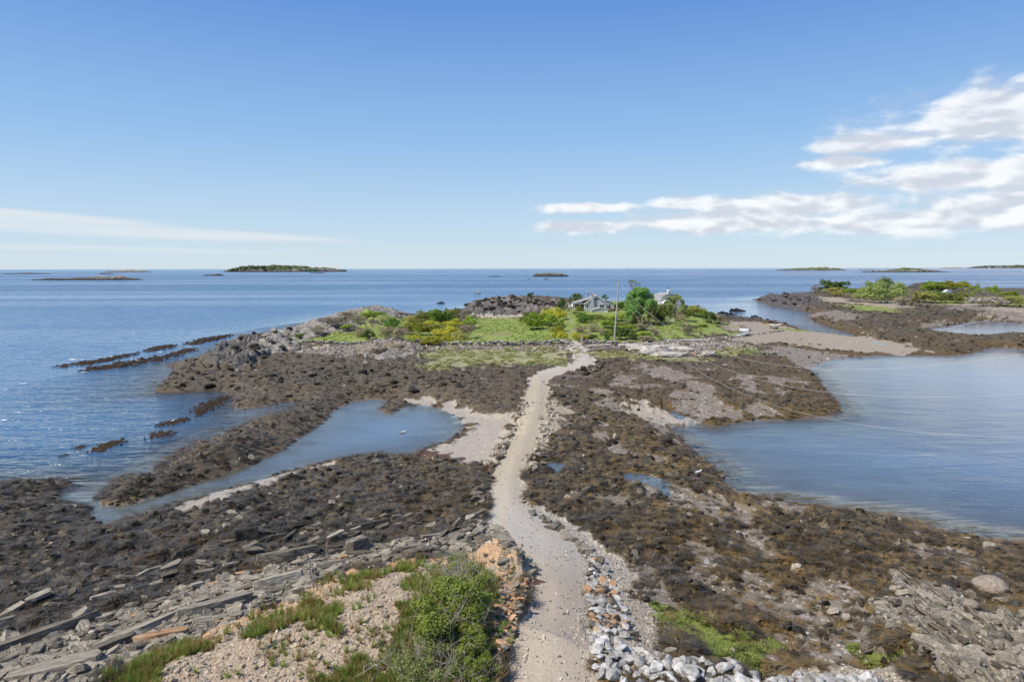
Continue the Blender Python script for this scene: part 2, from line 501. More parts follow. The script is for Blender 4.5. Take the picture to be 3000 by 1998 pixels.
Z['grass'] = [G((690, 786), (740, 775), (800, 765), (870, 745), (900, 733), (1090, 733), (1200, 731), (1290, 714), (1330, 705), (1450, 702), (1560, 712), (1640, 728), (1662, 748), (1655, 758), (1705, 764), (1650, 772), (1560, 780), (1500, 783), (1440, 788), (1340, 788), (1328, 782), (1303, 783), (1310, 790), (1100, 793), (960, 792), (860, 790), (720, 788)),
              G((1930, 701), (2010, 705), (2080, 713), (2060, 719), (1960, 712)),
              G((2130, 690), (2354, 680), (2500, 690), (2500, 708), (2354, 706), (2240, 698), (2150, 700)),
              G((1785, 755), (1820, 756), (1850, 759), (1845, 763), (1795, 761)),
              G((800, 740), (850, 722), (880, 728), (880, 738), (840, 745))]
Z['marsh'] = [G((960, 812), (1010, 806), (1200, 801), (1308, 808), (1315, 830), (1290, 842), (1180, 838), (1100, 845), (1000, 850), (965, 840), (995, 825)),
              G((1352, 811), (1440, 808), (1482, 815), (1445, 828), (1375, 825)),
              G((1620, 805), (1690, 800), (1700, 812), (1640, 818)),
              G((1470, 818), (1600, 826), (1640, 830), (1560, 832), (1480, 828))]
Z['shingle'] = [G((1115, 1190), (1060, 1215), (1000, 1250), (880, 1262), (700, 1292), (560, 1332), (350, 1402), (100, 1480), (-100, 1530), (-100, 2300), (50, 2300), (220, 1600), (420, 1480), (620, 1395), (760, 1335), (900, 1295), (1060, 1282), (1150, 1282), (1165, 1268)),
                G((1335, 790), (1440, 790), (1530, 788), (1640, 783), (1700, 788), (1740, 800), (1640, 812), (1560, 822), (1500, 810), (1440, 804), (1345, 801)),
                G((700, 800), (800, 796), (940, 796), (1310, 795), (1312, 806), (1100, 806), (960, 808), (900, 818), (760, 822)),
                G((2200, 1500), (2354, 1440), (2420, 1440), (2420, 2300), (2150, 2300)),
                G((1780, 716), (1960, 716), (2000, 735), (1930, 738), (1880, 728)), G((2140, 698), (2354, 716), (2354, 728), (2200, 712))]
Z['rock'] = [G((560, 830), (600, 790), (650, 766), (700, 748), (780, 722), (850, 714), (932, 727), (885, 733), (840, 745), (790, 765), (735, 776), (700, 785), (690, 795), (640, 815)),
             G((2060, 1335), (2110, 1340), (2200, 1400), (2290, 1470), (2354, 1540), (2400, 1640), (2230, 1640), (2170, 1560), (2120, 1500), (2040, 1440), (2020, 1400), (2080, 1400)),
             G((1140, 1262), (1172, 1262), (1195, 1290), (1205, 1330), (1180, 1345), (1150, 1330), (1130, 1290)),
             G((860, 806), (900, 800), (945, 803), (950, 815), (900, 825), (840, 828))]
Z['dark'] = [G((1045, 722), (1063, 712), (1090, 705), (1150, 700), (1230, 700), (1320, 706), (1290, 716), (1200, 727), (1068, 728)),
             G((1731, 688), (1790, 681), (1860, 677), (1880, 690), (1860, 712), (1815, 714), (1774, 706)),
             G((500, 815), (600, 782), (640, 800), (600, 825), (560, 850), (470, 850))]
Z['soil'] = [G((1050, 1286), (900, 1303), (760, 1342), (620, 1402), (450, 1482), (250, 1590), (0, 2300), (1100, 2300), (1160, 1568), (1190, 1450), (1206, 1390), (1206, 1330), (1140, 1285))]
Z['orange'] = [G((1130, 1282), (960, 1292), (820, 1318), (700, 1368), (560, 1420), (430, 1470), (270, 1560), (300, 1568), (480, 1490), (640, 1420), (740, 1375), (830, 1335), (960, 1305), (1130, 1320), (1200, 1400), (1180, 1460), (1140, 1440), (1130, 1380), (1200, 1330), (1190, 1290)),
               G((1090, 1420), (1170, 1430), (1180, 1470), (1130, 1520), (1110, 1470))]
Z['turf'] = [G((748, 1352), (800, 1335), (880, 1318), (960, 1302), (985, 1312), (900, 1335), (830, 1368), (780, 1372)),
             G((905, 1390), (960, 1340), (1050, 1300), (1110, 1310), (1110, 1400), (1140, 1500), (1150, 1900), (880, 1900), (720, 1568), (860, 1500), (930, 1440)),
             G((215, 1568), (330, 1530), (440, 1495), (470, 1500), (380, 1540), (330, 1700), (180, 1700)),
             G((590, 1445), (625, 1438), (645, 1452), (610, 1465)), G((690, 1415), (760, 1410), (780, 1440), (720, 1450))]
Z['algae'] = [G((1505, 1393), (1545, 1402), (1600, 1440), (1680, 1468), (1745, 1492), (1725, 1515), (1640, 1515), (1560, 1482), (1520, 1442)),
              G((1960, 1495), (2010, 1485), (2060, 1500), (2000, 1512)), G((1700, 805), (1740, 800), (1745, 815), (1710, 818))]
Z['wrack'] = [G((950, 1035), (1010, 1030), (1060, 1048), (1040, 1058), (960, 1056)), G((1215, 1340), (1280, 1344), (1350, 1340), (1350, 1350), (1280, 1352), (1220, 1348))]

# ------------------------------------------------------------------ the land as one height field (a fan of quads, finer near the road's end where one stands)
NA = 960
A_ = np.linspace(-0.92, 0.92, NA)
D_ = [9.0]
while D_[-1] < 330:
    D_.append(D_[-1] + min(max(D_[-1] ** 2 * 1.25e-4, 0.02), 0.0075 * D_[-1]))
D_ = np.array(D_)
ND = len(D_)
GY, GA = np.meshgrid(D_, A_, indexing='ij')
GX = GY * GA


CI = np.unique(np.append(np.arange(0, ND, 3), ND - 1)); CJ = np.unique(np.append(np.arange(0, NA, 3), NA - 1))
CX = GX[np.ix_(CI, CJ)]; CY = GY[np.ix_(CI, CJ)]
_fi = np.interp(np.arange(ND), CI, np.arange(len(CI))); _i0 = np.minimum(_fi.astype(int), len(CI) - 2); _fi = (_fi - _i0)[:, None]
_fj = np.interp(np.arange(NA), CJ, np.arange(len(CJ))); _j0 = np.minimum(_fj.astype(int), len(CJ) - 2); _fj = (_fj - _j0)[None]


def up(c):
    """every third node -> all nodes"""
    r = c[_i0] * (1 - _fi) + c[_i0 + 1] * _fi
    return r[:, _j0] * (1 - _fj) + r[:, _j0 + 1] * _fj


def gsd(p, margin=4.0):
    """signed distance of the whole grid to a polygon (clamped to -margin away from it)"""
    c = np.full(CX.shape, -float(margin))
    lo = p.min(0) - margin; hi = p.max(0) + margin
    sel = (CX > lo[0]) & (CX < hi[0]) & (CY > lo[1]) & (CY < hi[1])
    if sel.any():
        c[sel] = sdist(CX[sel], CY[sel], p)
    return up(c)


def cmasks(x, y):
    """ground cover weights at points"""
    wob = 0.012 * y + 0.12
    n1 = fbm(x / 1.3, y / 1.3, 50, 3) * wob * 1.6 + fbm(x / 6, y / 6, 51, 2) * wob * 1.5
    M = {}
    for k, polys in Z.items():
        m = np.zeros(x.shape)
        for p in polys:
            isroad = p is ROAD
            sg = gsd(p) + n1 * (0.35 if isroad else 1.0)
            wd = wob * (0.35 if isroad else 0.8)
            m = np.maximum(m, sstep(sg, -wd, wd))
        M[k] = m
    for k in ('road', 'track'):
        s = gsd(ROAD if k == 'road' else TRACK) + n1 * 0.3
        M[k] = sstep(s, -wob * .3, wob * .3)
    return M


def build_height(x, y):
    base = up(h0(CX, CY))
    sl_ = gsd(LAND, 400)
    sb = -gsd(BAY, 400)
    sp = -gsd(POND, 400)
    shore = np.minimum(np.minimum(sl_, sb), sp)
    wet = shore < 0
    M = cmasks(x, y)
    # bare gravelly mud shows between the weed on the right flats
    gap = sstep(fbm(x / 3.4 + 7, y / 5.5, 87, 3), .12, .34) * sstep(x, 1.5, 5) * sstep(GY, 95, 70) * sstep(base, 1.5, 1.0) * (shore > .3)
    M['mud'] = np.maximum(M['mud'], .75 * gap * np.clip(1 - M['gravel'] - M['marsh'] - M['shingle'] - M['grass'] - M['rock'], 0, 1))
    # strike of the beds
    th = R(58)
    al = x * math.cos(th) + y * math.sin(th); cr = -x * math.sin(th) + y * math.cos(th)
    al2 = x * math.cos(R(88)) + y * math.sin(R(88)); cr2 = -x * math.sin(R(88)) + y * math.cos(R(88))
    al3 = x * math.cos(R(38)) + y * math.sin(R(38)); cr3 = -x * math.sin(R(38)) + y * math.cos(R(38))
    far = sstep(y, 30, 110)
    d1 = domes(x / 1.7, y / 1.7, 3, .55); d2 = domes(x / .75, y / .75, 4, .6); d3 = domes(x / .34, y / .34, 6, .6)
    d4 = domes(al / 7.0, cr / 3.2, 8, .5)
    weedr = (0.09 * ridged(al / 6, cr / 1.7, 11, 3) - 0.05 + 0.06 * fbm(x / 2.2, y / 2.2, 12, 4) + 0.13 * d1 * (0.6 + .5 * far) + 0.22 * d2 + 0.20 * d3 * (1 - .5 * far)
             + 0.14 * d4 * (0.4 + .6 * far) + 0.04 * fbm(x / .22, y / .22, 14, 2) * (1 - far) + 0.09 * ridged(al / 1.5, cr / .5, 15, 2) * (1 - .4 * far))
    rockr = 0.75 * (0.5 * ridged(al / 7, cr / 1.8, 21, 4, .6) + 0.5 * fbm(x / 3.2, y / 3.2, 22, 4) + 0.7 * d4 + .3 * d1)
    strata = 0.20 * ridged(al2 / 3.4, cr2 / .5, 31, 4, .6) + 0.2 * fbm(al2 / 3, cr2 / .8, 32, 3) + .05 * fbm(al2 / 1.2, cr2 / .10, 33, 2)
    strat3 = 0.15 * ridged(al3 / 4.0, cr3 / .7, 35, 3, .6) + 0.06 * fbm(al3 / 1.0, cr3 / .14, 36, 3) + 0.03 * fbm(x / .2, y / .2, 37, 2)
    smooth = 0.05 * fbm(x / 3, y / 3, 41, 3) + 0.012 * fbm(x / .25, y / .25, 42, 2)
    soilr = 0.07 * fbm(x / 1.5, y / 1.5, 45, 4) + 0.025 * fbm(x / .25, y / .25, 46, 2)
    rr = weedr
    near_right = M['rock'] * (x > 6) * (y < 40)
    for k, f in (('mud', smooth * .5), ('sand', smooth), ('marsh', smooth * 1.5 + .06 * d2), ('shingle', np.where((x < 6) | (y > 45), strat3 + .05 * d3, strata * .6)), ('grass', smooth * 2), ('rock', rockr * 1.0), ('dark', rockr * 1.9), ('soil', soilr), ('turf', soilr), ('orange', soilr + strat3 * .5), ('algae', soilr * .6), ('gravel', smooth * .6), ('road', smooth * .35)):
        m = M[k]
        rr = rr * (1 - m) + f * m
    rr = rr * (1 - near_right) + strata * near_right
    # road: crowned bed with two worn wheel tracks near the lower end
    rs = gsd(ROAD)
    rr = rr + M['road'] * (0.10 * sstep(rs, 0, 1.2)) 
    # outcrop knob beside the road and small bank above it
    for (u, v, rad, hh) in ((1156, 1296, .8, .5), (1172, 1318, .8, .4), (1130, 1295, .7, .25)):
        p = P(u, v)
        dd = ((x - p[0]) ** 2 + (y - p[1]) ** 2) / rad ** 2
        rr = rr + hh * np.exp(-dd * 1.3) * (1 + .22 * ridged(al2 / 1.2, cr2 / .45, 61, 3))
    # headlands
    for (u, v, rx, ry, hh) in ((1180, 706, 12, 9, 1.5), (1110, 712, 8, 7, .8), (1245, 708, 10, 8, .9), (905, 812, 3.4, 2.5, .9), (855, 822, 2.2, 1.8, .6), (380, 883, 3.0, 3.0, .9), (530, 812, 3, 4, .7), (545, 1025, 1.8, 1.6, .4), (470, 1052, 1.5, 1.6, .3), (540, 1036, .8, .7, .5)):
        p = at_z(u, v, 1.0)
        dd = ((x - p[0]) / rx) ** 2 + ((y - p[1]) / ry) ** 2
        rr = rr + hh * np.exp(-dd) * (1 + .35 * fbm(x / 4, y / 4, 71, 3))
    edge = sstep(shore, 0, 2.2 + 0.012 * y)
    prof = np.minimum(base, 0.06 + np.maximum(shore, 0) * (.24 - .15 * np.clip(M['sand'] + M['mud'], 0, 1)))
    h = prof + rr * (0.15 + 0.85 * edge)
    h = np.where(wet, 0, np.maximum(h, 0.02))
    dsea = np.maximum(-shore, 0)
    slope = np.where((sb < 0), .045, .13)
    pool_zone = (x > -26) & (y < 72) & (x < 0)
    slope = np.where(pool_zone & (sb > 0), .10, slope)
    dmax = np.where(sb < 0, 1.0, np.where(pool_zone, 1.1, 7.0))
    hw = -np.minimum(0.02 + dsea * slope, dmax) + 0.25 * weedr * sstep(dsea, 6, 0)
    h = np.where(wet, np.minimum(hw, -0.015 + .06 * weedr * sstep(dsea, 1.0, 0)), h)
    for p, z, _ in POOLS:
        s = gsd(p)
        h = np.where(s > -.8, np.where(s > 0, np.minimum(h, z - 0.02 - np.minimum(s * .25, .2)), np.clip(h, z + 0.02 * sstep(-s, 0, .1), z + .03 + .25 * np.maximum(-s, 0) + (s < -.6) * 9)), h)
    M['wheel'] = M['road'] * np.exp(-((rs - .95) / .28) ** 2) * (.6 + .6 * fbm(x / 1.5, y / 4, 83, 2))
    M['shore'] = shore
    pn = fbm(x / 5, y / 3.5, 81, 4)
    bed = wet * (np.where(sb < 0, 1.0, pool_zone * 1.0)) * (.45 + .55 * sstep(pn + .3 * sstep(dsea, 2, 14), .45, -.15))
    M['bed'] = bed
    return h, M


GH, GM = build_height(GX, GY)


def samp(arr, x, y):
    x = np.asarray(x, float); y = np.asarray(y, float)
    fi = np.interp(y, D_, np.arange(ND))
    fj = np.interp(x / y, A_, np.arange(NA))
    i = np.clip(np.floor(fi).astype(int), 0, ND - 2); j = np.clip(np.floor(fj).astype(int), 0, NA - 2)
    a = fi - i; b = fj - j
    return (arr[i, j] * (1 - a) * (1 - b) + arr[i + 1, j] * a * (1 - b) + arr[i, j + 1] * (1 - a) * b + arr[i + 1, j + 1] * a * b)


def gz(x, y):
    return float(samp(GH, x, y))


def on_ground(u, v):
    """where a sight line meets the finished ground"""
    d = ray(u, v)
    k = 9.0 / d[1]
    prev = k
    while d[1] * k < 325:
        x, y, z = d[0] * k, d[1] * k, CAM_Z + d[2] * k
        if z <= gz(x, y):
            lo, hi = prev, k
            for _ in range(12):
                m = (lo + hi) / 2
                if CAM_Z + d[2] * m <= gz(d[0] * m, d[1] * m):
                    hi = m
                else:
                    lo = m
            k = hi
            return np.array([d[0] * k, d[1] * k, gz(d[0] * k, d[1] * k)])
        prev = k
        k *= 1.006
    return np.array([d[0] * prev, d[1] * prev, 0.0])


def mesh_np(name, verts, faces, smooth=True):
    """mesh from numpy arrays; faces (n,3) or (n,4)"""
    me = bpy.data.meshes.new(name)
    verts = np.asarray(verts, np.float32); faces = np.asarray(faces, np.int32)
    n, k = faces.shape
    me.vertices.add(len(verts)); me.vertices.foreach_set('co', verts.ravel())
    me.loops.add(n * k); me.loops.foreach_set('vertex_index', faces.ravel())
    me.polygons.add(n); me.polygons.foreach_set('loop_start', np.arange(0, n * k, k, dtype=np.int32))
    if smooth:
        me.polygons.foreach_set('use_smooth', np.ones(n, bool))
    me.update(calc_edges=True)
    return me


def fattr(me, name, vals):
    a = me.attributes.new(name, 'FLOAT', 'POINT')
    a.data.foreach_set('value', np.asarray(vals, np.float32).ravel())

# ------------------------------------------------------------------ materials
def new_mat(name):
    m = bpy.data.materials.new(name)
    m.use_nodes = True
    return m, NT(m.node_tree)


def pbsdf(t, col, rough=0.8, bump=None, bstr=0.5, bdist=0.05, spec=0.3, **kw):
    b = t.n('ShaderNodeBsdfPrincipled')
    t.set(b, 'Base Color', col)
    t.set(b, 'Roughness', rough)
    t.set(b, 'Specular IOR Level', spec)
    for k, v in kw.items():
        t.set(b, k, v)
    if bump is not None:
        bp = t.n('ShaderNodeBump', ins={'Strength': bstr, 'Distance': bdist, 'Height': bump})
        t.set(b, 'Normal', bp.outputs[0])
    o = t.n('ShaderNodeOutputMaterial')
    t.link(b.outputs[0], o.inputs[0])
    return b


def ground_material():
    m, t = new_mat('ground')
    pos = t.n('ShaderNodeNewGeometry').outputs['Position']
    flat = t.vmath('MULTIPLY', pos, (1, 1, 0.6))
    nA = t.noise(flat, 0.28, 3, .55)
    nB = t.noise(flat, 1.6, 3, .6)
    nC = t.noise(flat, 7.0, 2, .6)
    jit = t.math('ADD', t.math('MULTIPLY', t.math('SUBTRACT', nB, .5), .7), t.math('MULTIPLY', t.math('SUBTRACT', nC, .5), .7))

    def mask(name, amt=1.0, soft=.12):
        v = t.math('ADD', t.attr(name), t.math('MULTIPLY', jit, amt))
        return t.step(v, .5 - soft, .5 + soft)
    # --- rockweed: combed strands
    warp = t.noise(flat, 0.9, 1, .5, out=1)
    wv = t.vmath('ADD', flat, t.vmath('MULTIPLY', t.vmath('SUBTRACT', warp, (.5, .5, .5)), (1.4, 1.4, 0)))
    st1 = t.noise(t.mapping(wv, rot=(0, 0, R(-35)), scale=(3.5, 17, 6)), 1.0, 2, .65)
    st2 = t.noise(t.mapping(wv, rot=(0, 0, R(30)), scale=(4.0, 20, 6)), 1.0, 2, .65)
    strand = t.fmix(t.step(nB, .4, .6), st1, st2)
    gold = t.attr('gold')
    gsel = t.math('ADD', t.math('MULTIPLY', gold, .22), t.math('ADD', t.math('MULTIPLY', strand, .55), t.math('MULTIPLY', nB, .35)))
    dark = t.mix(t.step(strand, .3, .62), (.022, .017, .011), (.150, .122, .083))
    dark = t.mix(t.math('MULTIPLY', t.step(nA, .42, .6), .55), dark, t.mix(strand, (.030, .023, .013), (.125, .092, .050)))
    gcol = t.mix(t.step(strand, .35, .7), (.048, .032, .012), (.215, .138, .046))
    weed = t.mix(t.step(gsel, .56, .74), dark, gcol)
    # bare pale stones and barnacle showing between the weed
    spk = t.n('ShaderNodeTexVoronoi', feature='F1', ins={'Vector': flat, 'Scale': 3.2})
    bare = t.math('MULTIPLY', t.step(spk.outputs['Distance'], .22, .10), t.step(t.math('ADD', nC, t.math('MULTIPLY', t.attr('bare'), .25)), .62, .70))
    weed = t.mix(bare, weed, t.mix(nC, (.15, .13, .105), (.40, .355, .295)))
    rst = t.noise(t.mapping(flat, rot=(0, 0, R(-88)), scale=(1.3, 11, 5)), 1.0, 3, .65)
    rst3 = t.noise(t.mapping(flat, rot=(0, 0, R(-52)), scale=(.8, 4, 4)), 1.0, 3, .65)
    # --- other covers
    peb = t.n('ShaderNodeTexVoronoi', feature='F1', ins={'Vector': flat, 'Scale': 13.0})
    fin = t.n('ShaderNodeTexVoronoi', feature='F1', ins={'Vector': flat, 'Scale': 30.0})
    fr_ = t.n('ShaderNodeSeparateColor', ins={0: fin.outputs['Color']}).outputs
    rdm = t.step(t.attr('road'), .3, .8)
    peb2 = t.n('ShaderNodeTexVoronoi', feature='F1', ins={'Vector': flat, 'Scale': 5.5})
    pr = t.n('ShaderNodeSeparateColor', ins={0: peb.outputs['Color']}).outputs
    pg = t.fmix(rdm, pr[0], t.math('ADD', t.math('MULTIPLY', fr_[0], .55), t.math('MULTIPLY', nC, .4)))
    pr2 = t.n('ShaderNodeSeparateColor', ins={0: peb2.outputs['Color']}).outputs
    tan = t.mix(pr[0], (.40, .335, .26), (.60, .53, .44))
    yel = t.mix(pg, (.29, .245, .17), (.50, .435, .32))
    gry = t.mix(pg, (.27, .24, .205), (.56, .52, .465))
    pink = t.mix(pg, (.285, .232, .175), (.48, .405, .32))
    gpos = t.n('ShaderNodeSeparateXYZ', ins={0: pos}).outputs[1]
    gravel = t.mix(t.step(gpos, 22, 29), pink, gry)
    gravel = t.mix(t.step(gpos, 30, 40), gravel, yel)
    gravel = t.mix(t.step(gpos, 66, 80), gravel, t.mix(pr[0], (.33, .295, .25), (.56, .51, .45)))
    gravel = t.mix(t.math('MULTIPLY', t.attr('wheel'), .75), gravel, t.mix(fr_[0], (.36, .30, .225), (.50, .425, .33)))
    gravel = t.mix(t.math('MULTIPLY', t.math('MULTIPLY', t.step(peb.outputs['Distance'], .42, .62), .5), t.math('SUBTRACT', 1.0, rdm)), gravel, (.16, .13, .10))
    sand = t.mix(t.fmix(.4, nC, nB), (.30, .262, .215), (.47, .415, .345))
    sand = t.mix(t.step(t.n('ShaderNodeSeparateXYZ', ins={0: pos}).outputs[0], 8, 25), sand, t.mix(1.0, sand, (.86, .82, .77), 'MULTIPLY'))
    sand = t.mix(t.math('MULTIPLY', t.step(pr2[1], .72, .9), .5), sand, (.26, .21, .17))
    mud = t.mix(nC, (.13, .104, .076), (.27, .222, .168))
    mud = t.mix(t.step(pr2[1], .80, .95), mud, (.38, .34, .31))
    lawn = t.mix(t.fmix(.5, nB, nC), (.135, .175, .034), (.32, .385, .09))
    lawn = t.mix(t.math('MULTIPLY', t.step(nA, .53, .70), .8), lawn, t.mix(nC, (.19, .155, .075), (.30, .27, .12)))
    marsh = t.mix(nB, (.19, .21, .07), (.42, .39, .24))
    marsh = t.mix(t.step(nA, .5, .68), marsh, (.135, .19, .035))
    marsh = t.mix(t.step(nB, .57, .66), marsh, (.11, .078, .045))
    marsh = t.mix(t.math('MULTIPLY', t.step(rst3, .52, .62), .8), marsh, (.34, .29, .21))
    shing = t.mix(pr2[0], (.20, .175, .15), (.50, .44, .375))
    shing = t.mix(t.step(pr2[1], .75, .9), shing, (.42, .27, .17))
    shing = t.mix(t.step(peb2.outputs['Distance'], .42, .6), shing, (.07, .06, .05))
    rk = t.fmix(t.step(gpos, 30, 40), rst, rst3)
    rock = t.ramp(rk, [(.30, (.05, .045, .04)), (.45, (.17, .155, .135)), (.58, (.33, .305, .27)), (.72, (.50, .46, .40))])
    rock = t.mix(t.math('MULTIPLY', t.step(nB, .56, .68), t.step(gpos, 70, 40)), rock, (.075, .06, .025))
    drk = t.mix(t.step(t.fmix(.5, rst3, nC), .40, .62), (.028, .026, .027), (.17, .155, .145))
    drk = t.mix(t.math('MULTIPLY', t.step(t.n('ShaderNodeSeparateXYZ', ins={0: pos}).outputs[2], 2.2, 4.0), t.step(nC, .35, .6)), drk, (.26, .22, .19))
    soil = t.mix(t.fmix(.5, nB, pr[0]), (.27, .20, .135), (.44, .355, .265))
    soil = t.mix(t.step(nC, .55, .7), soil, t.mix(pr[0], (.26, .185, .12), (.52, .44, .345)))
    ora = t.mix(st1, (.28, .155, .075), (.66, .45, .27))
    turf = t.mix(nC, (.10, .135, .025), (.24, .27, .06))
    turf = t.mix(t.step(nA, .52, .66), turf, t.mix(nC, (.26, .17, .08), (.42, .29, .17)))
    alg = t.mix(nB, (.085, .105, .018), (.20, .23, .05))
    wrk = t.mix(nC, (.045, .022, .015), (.14, .075, .05))
    col = weed
    for nm, c, amt in (('mud', mud, .9), ('sand', sand, .9), ('marsh', marsh, 1.0), ('dark', drk, .8), ('rock', rock, .9), ('shingle', shing, .9), ('grass', lawn, .8), ('soil', soil, .6), ('orange', ora, .9),
                       ('turf', turf, 1.3), ('algae', alg, 1.2), ('gravel', gravel, .5), ('wrack', wrk, 1.2)):
        col = t.mix(mask(nm, amt), col, c)
    col = t.mix(t.math('MULTIPLY', t.attr('bed'), .9), col, t.mix(nB, (.26, .24, .215), (.44, .40, .36)))
    trk = t.math('MULTIPLY', t.attr('rut'), .6)
    col = t.mix(trk, col, (.38, .31, .22))
    # wet band at the water's edge: darker albedo is a property of soaked stone
    height = t.n('ShaderNodeSeparateXYZ', ins={0: pos}).outputs[2]
    wet = t.step(t.math('ADD', height, t.math('MULTIPLY', t.math('SUBTRACT', nB, .5), .25)), .26, .05)
    red = t.math('MULTIPLY', wet, t.step(t.math('ADD', t.attr('sand'), t.attr('mud')), .7, .2))
    col = t.mix(t.math('MULTIPLY', red, .55), col, t.mix(strand, (.03, .015, .008), (.16, .085, .035)))
    mudm = t.attr('mud')
    rough = t.fmix(wet, .78, .45)
    rough = t.fmix(t.math('MULTIPLY', mudm, t.step(nB, .52, .66)), rough, .22)
    veg = t.math('SUBTRACT', 1.0, t.math('MINIMUM', t.math('ADD', t.math('ADD', t.attr('grass'), t.attr('gravel')), t.math('ADD', t.attr('soil'), t.attr('sand'))), 1.0))
    bh = t.fmix(veg, t.fmix(rdm, t.math('MULTIPLY', peb.outputs['Distance'], -.7), t.math('MULTIPLY', fin.outputs['Distance'], -.22)), st1)
    b = pbsdf(t, col, rough, bh, .85, .07, .35)
    return m


def water_material():
    m, t = new_mat('sea_water')
    pos = t.n('ShaderNodeNewGeometry').outputs['Position']
    flat = t.vmath('MULTIPLY', pos, (1, 1, 0))
    calm = t.attr('calm')
    depth = t.attr('depth')
    ps = t.n('ShaderNodeSeparateXYZ', ins={0: pos}).outputs
    dist = t.vmath('LENGTH', flat)
    # wind sea: several wavelengths
    w1 = t.noise(t.mapping(flat, rot=(0, 0, R(-18)), scale=(.16, .55, 1)), 1.0, 2, .5, .3)
    w2 = t.noise(t.mapping(flat, rot=(0, 0, R(12)), scale=(.6, 2.2, 1)), 1.0, 2, .55, .4)
    w3 = t.noise(t.mapping(flat, rot=(0, 0, R(-30)), scale=(2.5, 5.5, 1)), 1.0, 1, .6)
    hsea = t.math('ADD', t.math('ADD', t.math('MULTIPLY', w1, 1.0), t.math('MULTIPLY', w2, .30)), t.math('MULTIPLY', w3, .05))
    hbay = t.math('ADD', t.math('MULTIPLY', t.noise(t.mapping(flat, rot=(0, 0, R(25)), scale=(3.0, 4.2, 1)), 1.0, 2, .5, .2), .012), t.math('MULTIPLY', t.noise(flat, .5, 2, .5), .025))
    h = t.fmix(calm, hsea, hbay)
    # wind slicks: long bands where the sea lies smoother
    sl1 = t.noise(t.mapping(flat, rot=(0, 0, R(4)), scale=(.0022, .016, 1)), 1.0, 3, .55, .6)
    sl2 = t.noise(t.mapping(flat, rot=(0, 0, R(-3)), scale=(.0006, .0045, 1)), 1.0, 3, .55, .4)
    slick = t.step(t.math('ADD', t.math('MULTIPLY', sl1, .5), t.math('MULTIPLY', sl2, .5)), .46, .60)
    strength = t.fmix(slick, .85, .32)
    bp = t.n('ShaderNodeBump', ins={'Strength': strength, 'Distance': 1.2, 'Height': h})
    fres = t.n('ShaderNodeFresnel', ins={'IOR': 1.33, 'Normal': bp.outputs[0]})
    gl = t.n('ShaderNodeBsdfGlossy', ins={'Color': (1, 1, 1), 'Roughness': t.fmix(calm, .16, .03), 'Normal': bp.outputs[0]})
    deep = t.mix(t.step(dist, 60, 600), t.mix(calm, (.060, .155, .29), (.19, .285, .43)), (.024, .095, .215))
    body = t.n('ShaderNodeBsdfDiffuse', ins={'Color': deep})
    tr = t.n('ShaderNodeBsdfTransparent', ins={'Color': (.80, .93, .97)})
    k = t.math('SUBTRACT', 1.0, t.math('POWER', 2.718, t.math('MULTIPLY', depth, -1.05)))
    under = t.n('ShaderNodeMixShader', ins={0: k, 1: tr.outputs[0], 2: body.outputs[0]})
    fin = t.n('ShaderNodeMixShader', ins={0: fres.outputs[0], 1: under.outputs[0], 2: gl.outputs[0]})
    o = t.n('ShaderNodeOutputMaterial')
    t.link(fin.outputs[0], o.inputs[0])
    return m


M_GROUND = ground_material()
M_WATER = water_material()

# ------------------------------------------------------------------ land objects
GM['gold'] = (.35 + .65 * sstep(GX + 0.08 * (GY - 40), -14, 10)) * (0.55 + .45 * sstep(GH, 1.4, .5)) + .35 * sstep(GH, .45, .1)
GM['bare'] = sstep(GX, 4, -6) * sstep(GY, 30, 60)
_rs = np.zeros_like(GX)
_sel = GM['track'] > 0
_p0, _p1 = P(1316, 782), P(1297, 716)
_dx = (_p1 - _p0); _L = np.hypot(*_dx); _nx = np.array([-_dx[1], _dx[0]]) / _L
_off = (GX - _p0[0]) * _nx[0] + (GY - _p0[1]) * _nx[1]
for o_ in (-.75, .75):
    _rs = np.maximum(_rs, sstep(np.abs(_off - o_), .42, .15))
GM['rut'] = _rs * GM['track'] * sstep(GY, 100, 112) * sstep(fbm(GX / 2, GY / 3, 90, 3), -.5, .2)

order = ['rocky_shore', 'gravel_road', 'sand_beach', 'island_lawn', 'salt_marsh', 'earth_bluff', 'shingle_bank', 'rock_headland']
zid = np.zeros(GX.shape, int)
for i, keys in enumerate((None, ('road',), ('sand', 'mud'), ('grass',), ('marsh',), ('soil', 'turf', 'orange'), ('shingle', 'gravel'), ('rock', 'dark'))):
    if keys and i != 1:
        for k in keys:
            zid[GM[k] > .5] = i
zid[GM['road'] > .5] = 1
fz = np.maximum.reduce([zid[:-1, :-1], zid[1:, :-1], zid[:-1, 1:], zid[1:, 1:]])
hmax = np.maximum.reduce([GH[:-1, :-1], GH[1:, :-1], GH[:-1, 1:], GH[1:, 1:]])
keep = hmax > -2.6
idx = np.arange(ND * NA).reshape(ND, NA)
quads = np.stack([idx[:-1, :-1], idx[:-1, 1:], idx[1:, 1:], idx[1:, :-1]], -1)
V = np.stack([GX, GY, GH], -1).reshape(-1, 3)
ATT = ['gravel', 'road', 'sand', 'mud', 'grass', 'marsh', 'shingle', 'rock', 'dark', 'soil', 'orange', 'turf', 'algae', 'wrack', 'gold', 'bare', 'rut', 'bed', 'wheel']
for i, nm in enumerate(order):
    f = quads[(fz == i) & keep]
    if not len(f):
        continue
    used, inv = np.unique(f, return_inverse=True)
    me = mesh_np(nm, V[used], inv.reshape(f.shape))
    for a in ATT:
        fattr(me, a, GM[a].reshape(-1)[used])
    me.materials.append(M_GROUND)
    o = bpy.data.objects.new(nm, me)
    o['kind'] = 'structure'
    C.objects.link(o)

